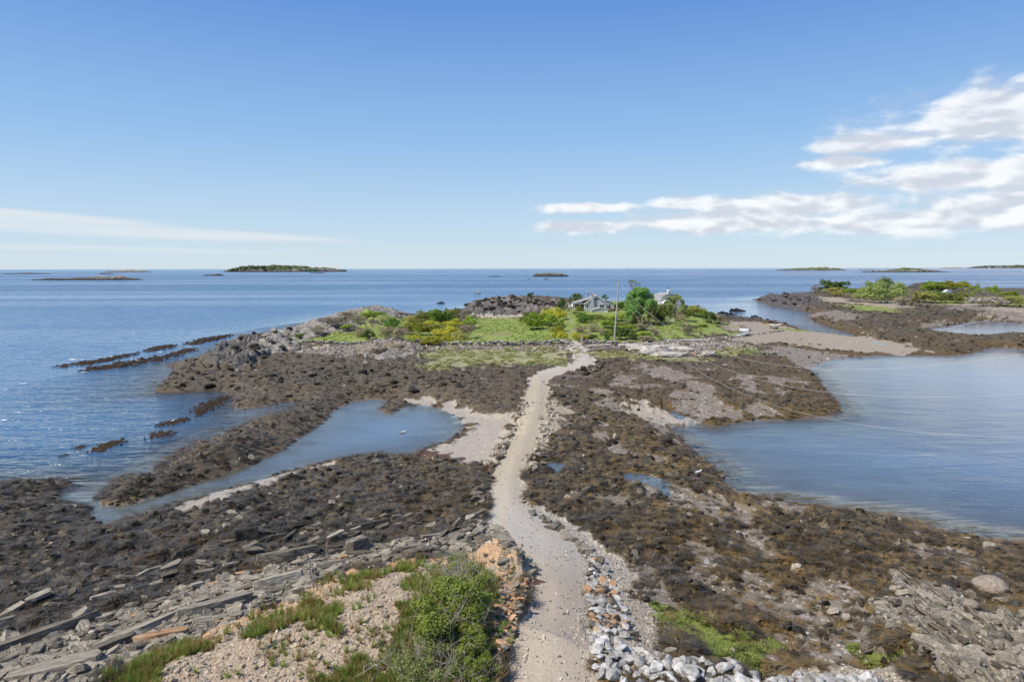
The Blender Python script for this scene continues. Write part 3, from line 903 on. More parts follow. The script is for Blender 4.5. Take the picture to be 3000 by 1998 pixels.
# ------------------------------------------------------------------ sea
dd = np.concatenate([D_[::3], np.geomspace(332, 45000, 46)])
aa = np.concatenate([[-9, -4, -2.2, -1.5, -1.15], A_[::3], [1.15, 1.5, 2.2, 4, 9]])
WY, WA = np.meshgrid(dd, aa, indexing='ij')
WX = WY * WA
inside = (WY < 329) & (np.abs(WA) < .92)
wh = np.where(inside, samp(GH, np.clip(WA, -.919, .919) * np.clip(WY, 9, 329), np.clip(WY, 9, 329)), -8.0)
# beyond the surveyed fan the left and right shores run on
sea_d = np.maximum(-wh, 0)
PC = PZ([(120, 1128), (240, 1100), (520, 1000), (700, 940), (900, 900), (1100, 930), (1100, 1080), (700, 1110), (200, 1240), (100, 1180)], 0.0)
INL = PZ([(540, 900), (700, 915), (560, 980), (500, 1000)], 0.0)
CH = PZ([(1600, 700), (1740, 690), (1900, 735), (2010, 785), (1900, 775), (1740, 745), (1600, 730)], 0.0)
calm = np.zeros_like(WX)
for poly, amt, sf in ((BAY, .96, 3), (POND, 1, 2), (PC, .97, 4), (INL, .85, 4), (CH, .75, 12)):
    calm = np.maximum(calm, amt * sstep(sdist(WX, WY, poly), -sf, sf))
widx = np.arange(WX.size).reshape(WX.shape)
wq = np.stack([widx[:-1, :-1], widx[:-1, 1:], widx[1:, 1:], widx[1:, :-1]], -1)
hm = np.minimum.reduce([wh[:-1, :-1], wh[1:, :-1], wh[:-1, 1:], wh[1:, 1:]])
f = wq[hm < .12]
used, inv = np.unique(f, return_inverse=True)
me = mesh_np('sea', np.stack([WX, WY, np.zeros_like(WX)], -1).reshape(-1, 3)[used], inv.reshape(f.shape))
fattr(me, 'depth', sea_d.reshape(-1)[used]); fattr(me, 'calm', calm.reshape(-1)[used])
me.materials.append(M_WATER)
sea = bpy.data.objects.new('sea', me)
sea['kind'] = 'structure'
C.objects.link(sea)
for p, z, lab in POOLS:
    c = p.mean(0)
    pp = c + (p - c) * 1.12
    me = bpy.data.meshes.new('tide_pool')
    ar = sum(pp[i][0] * pp[(i + 1) % len(pp)][1] - pp[(i + 1) % len(pp)][0] * pp[i][1] for i in range(len(pp)))
    me.from_pydata([(*a, z) for a in pp], [], [list(range(len(pp)))[::1 if ar > 0 else -1]])
    fattr(me, 'depth', np.full(len(pp), .15)); fattr(me, 'calm', np.ones(len(pp)))
    me.materials.append(M_WATER)
    o = bpy.data.objects.new('tide_pool', me)
    o['kind'] = 'structure'; o['label'] = lab
    C.objects.link(o)

scene.unit_settings.scale_length = 1.3      # one unit of this survey is about 1.3 m


# ------------------------------------------------------------------ object helpers
def tag(o, label=None, cat=None, group=None, kind=None):
    if label: o['label'] = label
    if cat: o['category'] = cat
    if group: o['group'] = group
    if kind or cat: o['kind'] = kind or 'thing'
    return o


def obj(name, me, parent=None, loc=None, rot=None, scale=None, mat=None):
    o = bpy.data.objects.new(name, me)
    if mat is not None and me is not None and not me.materials:
        me.materials.append(mat)
    C.objects.link(o)
    if parent is not None:
        o.parent = parent
    if loc is not None: o.location = loc
    if rot is not None: o.rotation_euler = rot
    if scale is not None: o.scale = scale if hasattr(scale, '__len__') else (scale,) * 3
    return o


def empty(name, loc, rz=0):
    o = bpy.data.objects.new(name, None)
    o.location = loc; o.rotation_euler = (0, 0, rz)
    o.empty_display_size = .2
    C.objects.link(o)
    return o


def hull(pts, name='rock', bevel=0.0, smooth=False):
    bm = bmesh.new()
    for p in pts:
        bm.verts.new(p)
    r = bmesh.ops.convex_hull(bm, input=bm.verts)
    bmesh.ops.delete(bm, geom=[v for v in bm.verts if not v.link_faces], context='VERTS')
    if bevel:
        bmesh.ops.bevel(bm, geom=list(bm.edges), offset=bevel, segments=1, affect='EDGES', clamp_overlap=True)
    me = bpy.data.meshes.new(name)
    bm.to_mesh(me); bm.free()
    if smooth:
        me.polygons.foreach_set('use_smooth', np.ones(len(me.polygons), bool))
    return me


def stone_mesh(seed, n=15, flat=.72, name='stone'):
    r = np.random.default_rng(seed)
    p = r.normal(size=(n, 3)); p /= np.linalg.norm(p, axis=1)[:, None]
    p *= r.uniform(.82, 1.05, (n, 1))
    p *= np.array([1, .8, flat]) * .5
    return hull(p, name)


def slab_mesh(seed, L=1.0, W=.32, H=.12, name='slab', n=7):
    """split ledge slab: parallel bedding faces, ragged ends"""
    r = np.random.default_rng(seed)
    pts = []
    for z in (-.5, .5):
        for i in range(n):
            a = i / n * 2 * math.pi + r.uniform(-.2, .2)
            c, s = math.cos(a), math.sin(a)
            k = 1 / max(abs(c), abs(s)) * r.uniform(.80, 1.0)
            pts.append((c * k * L / 2, s * k * W / 2 * r.uniform(.85, 1.05), z * H * r.uniform(.8, 1.1)))
    return hull(pts, name)


def boulder_mesh(seed, rough=.16, sub=3, name='boulder', flat=.7):
    r = np.random.default_rng(seed)
    bm = bmesh.new()
    bmesh.ops.create_icosphere(bm, subdivisions=sub, radius=.5)
    o = r.uniform(0, 50, 3)
    from mathutils import noise as mn
    for v in bm.verts:
        d = v.co.normalized()
        k = 1 + rough * (mn.fractal(d * 1.6 + Vector(o), 1.0, 2.0, 3) + .5 * abs(mn.noise(d * 4 + Vector(o)))) + (rough * .35 * mn.ridged_multi_fractal(d * 3.1 + Vector(o), .9, 2.2, 4, 1.0, 2.0) - rough * .4 if sub > 3 else 0)
        v.co = d * .5 * k
        v.co.z *= flat
        v.co.x *= 1.15
    me = bpy.data.meshes.new(name)
    bm.to_mesh(me); bm.free()
    me.polygons.foreach_set('use_smooth', np.ones(len(me.polygons), bool))
    return me


def rock_mat(name, c0, c1, c2=None, strat=0.0, scale=5.0, rough=.85, var=.35, patch=None, bump=.5):
    m, t = new_mat(name)
    tcn = t.n('ShaderNodeTexCoord').outputs['Object']
    rnd = t.n('ShaderNodeObjectInfo').outputs['Random']
    vec = t.vmath('ADD', tcn, t.n('ShaderNodeCombineXYZ', ins={0: t.math('MULTIPLY', rnd, 37.0), 1: t.math('MULTIPLY', rnd, 91.0), 2: 0.0}).outputs[0])
    if strat:
        vec = t.mapping(vec, scale=(1, strat, strat))
    nz = t.noise(vec, scale, 4, .6, .2)
    col = t.ramp(nz, [(.3, c0), (.52, c1), (.72, c2 or c1)])
    if patch:
        n2 = t.noise(vec, scale * .45, 3, .6)
        col = t.mix(t.step(n2, .55, .64), col, patch)
    v = t.fmix(rnd, 1 - var, 1 + var * .6)
    col = t.mix(1.0, col, t.n('ShaderNodeCombineXYZ', ins={0: v, 1: v, 2: v}).outputs[0], 'MULTIPLY')
    pbsdf(t, col, rough, nz, bump, .06, .25)
    return m


M_RIP = rock_mat('riprap_stone', (.26, .25, .235), (.44, .425, .40), (.64, .62, .59), scale=3.5, var=.38, patch=(.30, .265, .22), bump=.8)
M_GREY = rock_mat('grey_ledge', (.060, .050, .037), (.175, .150, .115), (.36, .315, .245), strat=7, scale=2.6, var=.45, patch=(.09, .072, .045), bump=.9)
M_PALE = rock_mat('pale_ledge', (.13, .112, .084), (.31, .272, .212), (.52, .465, .37), strat=7, scale=2.6, var=.4, bump=.9)
M_ORNG = rock_mat('rusty_shale', (.25, .13, .06), (.44, .27, .15), (.58, .42, .28), strat=3, scale=3, var=.35)
M_DARK = rock_mat('dark_tidal_rock', (.014, .012, .010), (.042, .036, .028), (.105, .092, .074), scale=2.5, var=.4, patch=(.05, .035, .015))
M_TAN = rock_mat('tan_boulder', (.17, .135, .105), (.30, .245, .195), (.40, .335, .275), scale=9, var=.1)
M_CHALK = rock_mat('bleached_ledge', (.24, .215, .185), (.44, .41, .365), (.64, .60, .54), scale=5, var=.2, patch=(.20, .175, .145), bump=.9)
M_WALL = rock_mat('wall_stone', (.14, .13, .12), (.30, .28, .255), (.52, .49, .45), scale=4, var=.5)
M_CAUSE = rock_mat('causeway_stone', (.20, .175, .13), (.38, .33, .25), (.54, .48, .38), scale=4, var=.4)

STONES = [stone_mesh(i, 13 + i % 5, .62 + .06 * (i % 4)) for i in range(14)]
SLABS = [slab_mesh(100 + i, 1.0, .30 + .05 * (i % 4), .10 + .03 * (i % 3)) for i in range(12)]
BOULD = [boulder_mesh(200 + i, .20, 2) for i in range(6)]


def var(meshes, mat):
    """per-material copies of shared meshes"""
    out = []
    for m in meshes:
        c = m.copy(); c.materials.clear(); c.materials.append(mat); out.append(c)
    return out


RIP, GST, OST, PST, WST, CST, DST = (var(STONES, m) for m in (M_RIP, M_GREY, M_ORNG, M_PALE, M_WALL, M_CAUSE, M_DARK))
GSL, PSL, OSL, DSL = (var(SLABS, m) for m in (M_GREY, M_PALE, M_ORNG, M_DARK))
DBO, GBO = var(BOULD, M_DARK), var(BOULD, M_GREY)
rr_ = np.random.default_rng(11)


def in_poly(pts_uv, n, spread=None):
    """n random points on the ground inside an outline given by sight lines"""
    poly = PZ2(pts_uv)
    lo, hi = poly.min(0), poly.max(0)
    out = []
    while len(out) < n:
        c = rr_.uniform(lo, hi, (n * 3, 2))
        s = sdist(c[:, 0], c[:, 1], poly)
        out += list(c[s > 0])
    return np.array(out[:n])


def PZ2(pts):
    return PZ(list(pts))


def place(me, name, x, y, size, sink=.2, rz=None, tilt=.25, stretch=(1, 1, 1), z=None, parent=None):
    zz = gz(x, y) if z is None else z
    o = obj(name, me, parent, (x, y, zz + size * stretch[2] * (.32 - sink)), (rr_.uniform(-tilt, tilt), rr_.uniform(-tilt, tilt), rr_.uniform(0, 6.28) if rz is None else rz),
            (size * stretch[0], size * stretch[1], size * stretch[2]))
    return o


def spread_pts(uv, n, dmin):
    """dart throwing inside an outline"""
    c = in_poly(uv, n * 8)
    out = []
    for p in c:
        if all((p[0] - q_[0]) ** 2 + (p[1] - q_[1]) ** 2 > dmin ** 2 for q_ in out):
            out.append(p)
            if len(out) == n:
                break
    return out


def pick(l):
    return l[int(rr_.integers(len(l)))]


# ---- riprap beside the road, near end
for k, p in enumerate(spread_pts([(1358, 1462), (1385, 1462), (1430, 1490), (1500, 1515), (1560, 1535), (1640, 1552), (1800, 1560), (2010, 1562), (2020, 1600), (1700, 1640), (1480, 1640), (1400, 1590), (1372, 1530)], 290, .22)):
    s = rr_.uniform(.34, .60) * (1.4 if k % 8 == 0 else 1)
    for lay in range(1):
        o = place(pick(RIP), 'riprap_stone', p[0] + lay * .12, p[1], s * (1 - .1 * lay), .10, stretch=(rr_.uniform(.9, 1.3), 1, rr_.uniform(.6, .95)), tilt=.5, z=gz(*p) + lay * .22)
        tag(o, 'pale grey broken riprap stone in the bank at the near road edge', 'stone', 'pale riprap stones along the near road edge')
# ---- mixed stones higher along the right road edge
for k, p in enumerate(spread_pts([(1345, 1278), (1372, 1275), (1400, 1320), (1420, 1375), (1440, 1420), (1462, 1480), (1400, 1470), (1360, 1462), (1352, 1380)], 95, .24)):
    rust = rr_.random() < .3
    o = place(pick(OST if rust else (RIP if rr_.random() < .6 else GST)), 'edge_stone', *p, rr_.uniform(.24, .5), .12, tilt=.4, stretch=(rr_.uniform(.9, 1.4), 1, rr_.uniform(.6, 1)))
    if rust:
        tag(o, 'rusty brown stone among grey ones on the right road edge', 'stone', 'rusty stones on the right road edge')
    else:
        tag(o, 'grey stone in the loose row along the right road edge', 'stone', 'grey stones on the right road edge')
LINE_R = [(1213, 1150), (1222, 1175), (1240, 1192), (1258, 1203), (1275, 1215), (1295, 1228), (1310, 1238), (1325, 1250), (1340, 1262), (1350, 1275)]
pl = PZ2(LINE_R)
for k in range(34):
    f_ = k / 33 * (len(pl) - 1); i_ = min(int(f_), len(pl) - 2); p = pl[i_] + (pl[i_ + 1] - pl[i_]) * (f_ - i_) + rr_.normal(0, .14, 2)
    o = place(pick(GST + PST), 'border_slab', *p, rr_.uniform(.4, .75), .15, rz=rr_.normal(.6, .5), stretch=(1.2, .75, .6), tilt=.3)
    tag(o, 'grey slab in the single row edging the road bend on the right', 'stone', 'slabs edging the road bend on the right')
# ---- left road edge
for k, p in enumerate(spread_pts([(1085, 1130), (1105, 1130), (1112, 1165), (1102, 1200), (1094, 1238), (1128, 1262), (1110, 1275), (1040, 1262), (1010, 1250), (1060, 1222), (1090, 1190)], 46, .3)):
    o = place(pick(GST + PST + GSL), 'border_stone', *p, rr_.uniform(.4, .85), .1, rz=rr_.normal(.75, .4), stretch=(1.15, .8, .7), tilt=.3)
    tag(o, 'grey block in the tumbled heap at the left road edge', 'stone', 'blocks tumbled at the left road edge')

# ---- causeway edging: rows of beach stones, one thing per side
for line, lab in (([(1122, 1078), (1135, 1058), (1148, 1035), (1160, 1015), (1172, 990), (1185, 965), (1198, 940), (1206, 925)], 'low row of tan stones edging the left side of the causeway'),
                  ([(1214, 1090), (1222, 1065), (1232, 1045), (1246, 1015), (1256, 985), (1262, 955), (1268, 930), (1266, 905)], 'low row of tan stones edging the right side of the causeway')):
    pl = PZ2(line)
    c = pl.mean(0)
    root = tag(empty('stone_edging', (c[0], c[1], gz(*c))), lab, 'stone edging', 'stone rows edging the causeway')
    for k in range(95):
        f_ = rr_.random() * (len(pl) - 1); i_ = min(int(f_), len(pl) - 2)
        p = pl[i_] + (pl[i_ + 1] - pl[i_]) * (f_ - i_) + rr_.normal(0, .28, 2)
        s = rr_.uniform(.28, .62)
        obj('stone', pick(CST), root, (p[0] - c[0], p[1] - c[1], gz(*p) - gz(*c) + s * .12), (rr_.uniform(-.4, .4), rr_.uniform(-.4, .4), rr_.uniform(0, 6.28)), s)
# dark stones at the far bend of the road
for k, p in enumerate(spread_pts([(1335, 850), (1372, 838), (1395, 838), (1380, 850), (1350, 866), (1335, 866)], 30, .4)):
    o = place(pick(DST + GST), 'bend_stone', *p, rr_.uniform(.5, 1.0), .1, stretch=(1.2, .9, .8))
    tag(o, 'dark angular stone heaped at the far bend of the road', 'stone', 'dark stones at the far road bend')


# ---- dry stone walls on the island shore
def wall(line, n, lab, hh=.55, courses=2, wd=.35):
    pl = PZ2(line)
    c = pl.mean(0)
    root = tag(empty('dry_stone_wall', (c[0], c[1], gz(*c))), lab, 'stone wall', 'dry stone walls along the island shore')
    for cs in range(courses):
        for k in range(n):
            f_ = (k + rr_.uniform(.2, .8)) / n * (len(pl) - 1); i_ = min(int(f_), len(pl) - 2)
            p = pl[i_] + (pl[i_ + 1] - pl[i_]) * (f_ - i_) + rr_.normal(0, wd * .35, 2)
            s = rr_.uniform(.45, .95)
            obj('stone', pick(WST), root, (p[0] - c[0], p[1] - c[1], gz(*p) - gz(*c) + .12 + cs * hh * .6), (rr_.uniform(-.3, .3), rr_.uniform(-.3, .3), rr_.normal(0, .5)), (s * 1.15, s * .9, s * .75))


wall([(955, 797), (1000, 797), (1080, 796), (1160, 795), (1240, 793), (1290, 791), (1312, 795)], 72, 'long low grey stone wall along the shore left of the road')
wall([(705, 789), (760, 791), (820, 791), (870, 791), (905, 794)], 40, 'low stone wall edging the lawn above the left beach', courses=1)
wall([(1340, 791), (1370, 793), (1400, 795), (1420, 797)], 16, 'short stone wall by the gate post right of the road', courses=2)
wall([(1520, 789), (1570, 787), (1640, 783), (1690, 776), (1740, 769), (1800, 761)], 60, 'long thin stone row behind the right beach', courses=1, hh=.3)

# ---- split slabs of the left foreground ledge, laid along the beds
BIG = [((70, 1478), 4.2, .5, .34, 'biggest dark slab at the left edge, with a black hollow under it', GSL), ((490, 1402), 2.6, .42, .34, 'pale grey squared slab lying like a log above the rusty shale', PSL), ((660, 1290), 2.6, .5, .5, 'long ribbed grey slab leaning up the bank near the bare sapling', GSL),
       ((560, 1240), 1.3, .55, .5, 'dark brown block standing out of the weed with a short plank-like slab beside it', DSL), ((625, 1240), 1.5, .22, .2, 'plank-shaped dark slab right of the brown block in the weed', GSL), ((830, 1217), 3.0, .25, .28, 'long thin dark slab lying across the weed below the road', GSL),
       ((875, 1170), 1.3, .35, .22, 'lone grey slab stranded on the weed left of the road', PSL), ((440, 1290), 1.1, .2, .14, 'short tan slab flat on the weed left of the ledge', PSL), ((130, 1545), 2.4, .8, .3, 'broad tan slab at the bottom left corner', PSL), ((420, 1275), 1.0, .3, .2, 'grey flake beside the short tan slab', GSL),
       ((640, 1345), 2.0, .42, .4, 'square-ended pale slab high on the left ledge', PSL), ((330, 1450), 2.2, .4, .25, 'long pale grey slab in the middle of the left ledge', PSL), ((240, 1500), 2.0, .3, .3, 'narrow upright slab below the pale slabs', GSL), ((820, 1265), 1.0, .5, .55, 'upright grey block beside the bare sapling', GSL)]
for (uv, L, W, H, lab, ms) in BIG:
    p = on_ground(*uv)
    i_ = int(rr_.integers(len(ms)))
    me = slab_mesh(int(uv[0]), L, W * 1.3, H * 1.25, 'ledge_slab', 9)
    me.materials.append(ms[0].materials[0])
    o = obj('ledge_slab', me, None, (p[0], p[1], p[2] + H * .3), (rr_.uniform(-.1, .1) - .25, rr_.uniform(-.05, .05), R(38) + rr_.normal(0, .12)))
    tag(o, lab, 'rock slab')
for k, p in enumerate(spread_pts([(1000, 1245), (880, 1258), (700, 1285), (560, 1325), (350, 1395), (100, 1472), (-60, 1520), (-60, 1590), (200, 1580), (420, 1485), (620, 1400), (760, 1340), (900, 1297), (1000, 1285)], 260, .3)):
    s = rr_.uniform(.25, .75) * (1.0 if k % 5 else 2.0)
    t_ = rr_.random()
    ms = PSL if t_ < .36 else (OSL if t_ < .46 else GSL)
    o = place(pick(ms), 'ledge_slab', *p, s * 1.15, .26, rz=R(38) + rr_.normal(0, .13), tilt=.16, stretch=(1, rr_.uniform(.4, 1.0), rr_.uniform(.4, .85)))
    tag(o, {0: 'pale split slab on the left foreground ledge, bedded with its neighbours', 1: 'rusty split slab on the left foreground ledge', 2: 'dark grey split slab on the left foreground ledge'}[0 if ms is PSL else (1 if ms is OSL else 2)], 'rock slab',
        'pale slabs of the left ledge' if ms is PSL else ('rusty slabs of the left ledge' if ms is OSL else 'grey slabs of the left ledge'))
# slabs strewn on the weed further out
for k, p in enumerate(spread_pts([(950, 1180), (750, 1200), (500, 1250), (300, 1320), (50, 1390), (0, 1450), (300, 1380), (560, 1310), (800, 1250), (1000, 1220)], 70, .5)):
    o = place(pick(GSL + PSL), 'stray_slab', *p, rr_.uniform(.35, .9), .12, rz=R(40) + rr_.normal(0, .4), tilt=.3)
    tag(o, 'grey slab strewn singly on the dark weed above the left ledge', 'rock slab', 'slabs strewn on the left weed')
# ---- rusty rubble below the bluff, left of the road
for k, p in enumerate(spread_pts([(1110, 1420), (1150, 1390), (1195, 1350), (1210, 1340), (1212, 1390), (1190, 1440), (1168, 1490), (1150, 1530), (1120, 1500)], 150, .16)):
    o = place(pick(OST + OST + PST), 'rubble_stone', *p, rr_.uniform(.14, .36), .1, tilt=.6, stretch=(1.2, 1, .7))
    tag(o, 'rusty rubble stone fallen from the bluff onto the road edge', 'stone', 'rusty rubble stones below the bluff')
# ---- upright blades of the right-hand ledge
for k, p in enumerate(spread_pts([(2060, 1338), (2110, 1342), (2200, 1400), (2290, 1470), (2354, 1540), (2380, 1600), (2250, 1600), (2180, 1560), (2130, 1500), (2080, 1440), (2100, 1400)], 125, .2)):
    s = rr_.uniform(.4, 1.25)
    o = place(pick(GSL + GSL + PSL[:4]), 'ledge_fin', *p, s, .3, rz=R(90) + rr_.normal(0, .10), stretch=(1, .7, .9))
    o.rotation_euler[0] = rr_.normal(.8, .3); o.rotation_euler[1] = rr_.normal(-.05, .08)
    tag(o, 'steep thin grey blade of rock in the right foreground ledge', 'rock slab', 'blades of the right foreground ledge')
for k, p in enumerate(spread_pts([(2200, 1500), (2260, 1430), (2354, 1420), (2380, 1600), (2300, 1600)], 60, .3)):
    o = place(pick(PSL + GST + PST), 'shore_stone', *p, rr_.uniform(.25, .6), .12, tilt=.3)
    tag(o, 'loose grey stone in the rubble right of the right ledge', 'stone', 'rubble right of the right ledge')
# single boulders on the right flat
for uv, s, lab, me in (((2278, 1360), 1.05, 'large rounded tan boulder alone on the golden weed', boulder_mesh(301, .16, 3)), ((2232, 1395), .45, 'small brown stone below the large tan boulder', boulder_mesh(302, .2, 2)),
                       ((1915, 1410), .55, 'squarish pale stone on the weed left of the right ledge', None), ((1945, 1425), .5, 'brown stone beside the squarish pale stone', None), ((1995, 1497), .5, 'grey block at the lower end of the weed slope', None),
                       ((2068, 1390), .6, 'flat tan stone leaning on the top of the right ledge', None), ((2040, 1365), .5, 'grey block at the head of the right ledge', None), ((2060, 1358), .6, 'dark flake propped on the head of the right ledge', None), ((1660, 1200), .5, 'grey stone at the edge of the mud patch', None)):
    p = on_ground(*uv)
    if me is None:
        me = pick(PST + GST)
    elif not me.materials:
        me.materials.append(M_TAN)
    o = obj('boulder', me, None, (p[0], p[1], p[2] + s * .2), (0, 0, rr_.uniform(-.3, .3)), s)
    tag(o, lab, 'boulder')
# ---- bleached outcrops at the island's landing
for uv, sx, sy, sz, lab in (((1475, 806), 3.6, 2.0, 1.3, 'left bleached white outcrop beside the salt marsh'), ((1505, 809), 3.6, 2.2, 1.9, 'tallest bleached white outcrop by the salt marsh'), ((1535, 820), 4.2, 1.6, 1.1, 'long low bleached outcrop in front of the tall one'),
                            ((1500, 817), 3.2, 1.8, 1.6, 'grey brown outcrop with a rusty crown among the bleached ones'), ((1626, 820), 2.2, 1.7, 1.5, 'single bleached white boulder right of the outcrops'), ((1560, 806), 3.5, 1.6, 1.0, 'flat pale outcrop behind the tall bleached one'),
                            ((905, 811), 3.2, 2.0, 1.8, 'grey dome outcrop above the left beach'), ((870, 818), 2.0, 1.5, 1.5, 'dark broken outcrop left of the grey dome')):
    p = PZ([uv])[0]
    me = boulder_mesh(int(uv[0] * 3 + uv[1]), .30, 4, 'outcrop')
    me.materials.append(M_CHALK if 'bleached' in lab or 'flat pale' in lab else (M_GREY if 'grey dome' in lab else rock_mat('outcrop_rock', (.07, .06, .05), (.20, .175, .15), (.36, .27, .18), scale=3)))
    o = obj('outcrop', me, None, (p[0], p[1], gz(*p) + sz * .08), (0, 0, rr_.uniform(-.4, .4)), (sx, sy, sz))
    tag(o, lab, 'rock outcrop')
# ---- dark boulders along the left shore and headland
for uvs, n, dm, s0, s1, lab, grp, ms in (
        ([(505, 815), (560, 792), (640, 768), (690, 765), (690, 790), (640, 815), (600, 830), (540, 840)], 75, .7, .45, 1.2, 'dark boulder in the jumble along the outer left shore', 'boulders along the outer left shore', DBO + DBO + GBO),
        ([(1060, 714), (1100, 706), (1180, 700), (1260, 704), (1290, 714), (1200, 724), (1080, 726)], 150, .8, .7, 2.2, 'black boulder on the headland behind the island lawn', 'boulders on the rear headland', DBO),
        ([(360, 897), (380, 880), (420, 850), (500, 835), (560, 850), (700, 850), (900, 850), (1100, 870), (1150, 900), (1000, 905), (880, 905), (700, 915), (560, 900), (450, 890)], 75, 1.1, .4, 1.1, 'dark boulder on the broad weedy flat left of the road', 'boulders on the left weedy flat', DBO + DST),
        ([(1280, 900), (1400, 880), (1500, 930), (1600, 1060), (1650, 1110), (1500, 1160), (1330, 1140), (1230, 1110), (1250, 1000)], 75, .8, .3, .85, 'dark boulder on the weedy flat right of the causeway', 'boulders on the right weedy flat', DBO + DST + GST),
        ([(1740, 690), (1800, 684), (1870, 690), (1860, 712), (1800, 708)], 40, 1.0, .8, 1.8, 'black boulder on the tip of the right-hand point', 'boulders on the right-hand point', DBO)):
    for p in spread_pts(uvs, n, dm):
        s = rr_.uniform(s0, s1)
        o = place(pick(ms), 'headland_boulder' if 'headland' in lab else 'tidal_boulder' if 'flat' in lab else 'shore_boulder', *p, s, .22, tilt=.3, stretch=(1.15, .9, .8))
        tag(o, lab, 'boulder', grp)


# ------------------------------------------------------------------ ground cover scattered as uncountable stuff
def proto_collection(name, meshes):
    c = bpy.data.collections.new(name)
    for i, m in enumerate(meshes):
        c.objects.link(bpy.data.objects.new('%s_piece_%02d' % (name, i), m))
    return c


def scatter(name, meshes, pts, rot, scl, label, cat=None):
    n = len(pts)
    me = bpy.data.meshes.new(name)
    me.vertices.add(n)
    me.vertices.foreach_set('co', np.asarray(pts, np.float32).ravel())
    a = me.attributes.new('rot', 'FLOAT_VECTOR', 'POINT'); a.data.foreach_set('vector', np.asarray(rot, np.float32).ravel())
    a = me.attributes.new('scl', 'FLOAT_VECTOR', 'POINT'); a.data.foreach_set('vector', np.asarray(scl, np.float32).ravel())
    a = me.attributes.new('pick', 'INT', 'POINT'); a.data.foreach_set('value', rng.integers(0, len(meshes), n).astype(np.int32))
    me.materials.append(meshes[0].materials[0])
    o = bpy.data.objects.new(name, me)
    C.objects.link(o)
    g = bpy.data.node_groups.new(name, 'GeometryNodeTree')
    g.interface.new_socket('Geometry', in_out='INPUT', socket_type='NodeSocketGeometry')
    g.interface.new_socket('Geometry', in_out='OUTPUT', socket_type='NodeSocketGeometry')
    gi = g.nodes.new('NodeGroupInput'); go = g.nodes.new('NodeGroupOutput')
    ci = g.nodes.new('GeometryNodeCollectionInfo')
    ci.inputs['Collection'].default_value = proto_collection(name, meshes)
    ci.inputs['Separate Children'].default_value = True
    ci.inputs['Reset Children'].default_value = True
    ip = g.nodes.new('GeometryNodeInstanceOnPoints')
    ip.inputs['Pick Instance'].default_value = True

    def named(nm, typ):
        nd = g.nodes.new('GeometryNodeInputNamedAttribute'); nd.data_type = typ; nd.inputs[0].default_value = nm
        return [s for s in nd.outputs if s.name == 'Attribute' and s.enabled][0]
    L = g.links.new
    L(gi.outputs[0], ip.inputs['Points']); L(ci.outputs[0], ip.inputs['Instance'])
    L(named('pick', 'INT'), ip.inputs['Instance Index'])
    e2r = g.nodes.new('FunctionNodeEulerToRotation')
    L(named('rot', 'FLOAT_VECTOR'), e2r.inputs[0]); L(e2r.outputs[0], ip.inputs['Rotation'])
    L(named('scl', 'FLOAT_VECTOR'), ip.inputs['Scale'])
    L(ip.outputs[0], go.inputs[0])
    md = o.modifiers.new('scatter', 'NODES'); md.node_group = g
    tag(o, label, cat, None, 'stuff')
    return o


def grid_pts(weight, n, dmin=9, dmax=330, extra=None):
    """n random ground points, evenly spread over the fan, kept where weight says"""
    out = []
    i0, i1 = np.searchsorted(D_, dmin), min(np.searchsorted(D_, dmax), ND - 2)
    tot = 0
    while tot < n:
        m = n * 2
        fi = rng.uniform(i0, i1, m); fj = rng.uniform(0, NA - 2, m)
        i = fi.astype(int); j = fj.astype(int)
        k = rng.random(m) < weight[i, j]
        y = np.interp(fi, np.arange(ND), D_)[k]; x = y * np.interp(fj, np.arange(NA), A_)[k]
        out.append(np.stack([x, y, samp(GH, x, y)], -1)); tot += k.sum()
        if k.sum() < m * .002:
            break
    return np.concatenate(out)[:n]


def ribbons(seed, n, length, height, width, segs=2, spread=math.pi, droop=1.0, name='tuft'):
    """tuft of narrow strips springing from the middle"""
    r = np.random.default_rng(seed)
    V_, F_ = [], []
    for k in range(n):
        a = r.uniform(-spread, spread)
        L = length * r.uniform(.55, 1.1); hh = height * r.uniform(.5, 1.1)
        c, s = math.cos(a), math.sin(a)
        ox, oy = r.normal(0, length * .12, 2)
        wv = width * r.uniform(.6, 1.2)
        b = len(V_)
        bend = r.normal(0, .35)
        for g in range(segs + 1):
            f = g / segs
            rad = L * f
            z = hh * (1 - (1 - 2 * f * .75) ** 2) * droop + hh * f * (1 - droop)
            aa_ = a + bend * f
            px_, py_ = ox + math.cos(aa_) * rad, oy + math.sin(aa_) * rad
            ww = wv * (1 - .7 * f) / 2
            V_ += [(px_ - s * ww, py_ + c * ww, z), (px_ + s * ww, py_ - c * ww, z + ww * .3)]
        for g in range(segs):
            i = b + g * 2
            F_.append((i, i + 1, i + 3, i + 2))
    return mesh_np(name, V_, F_, False)


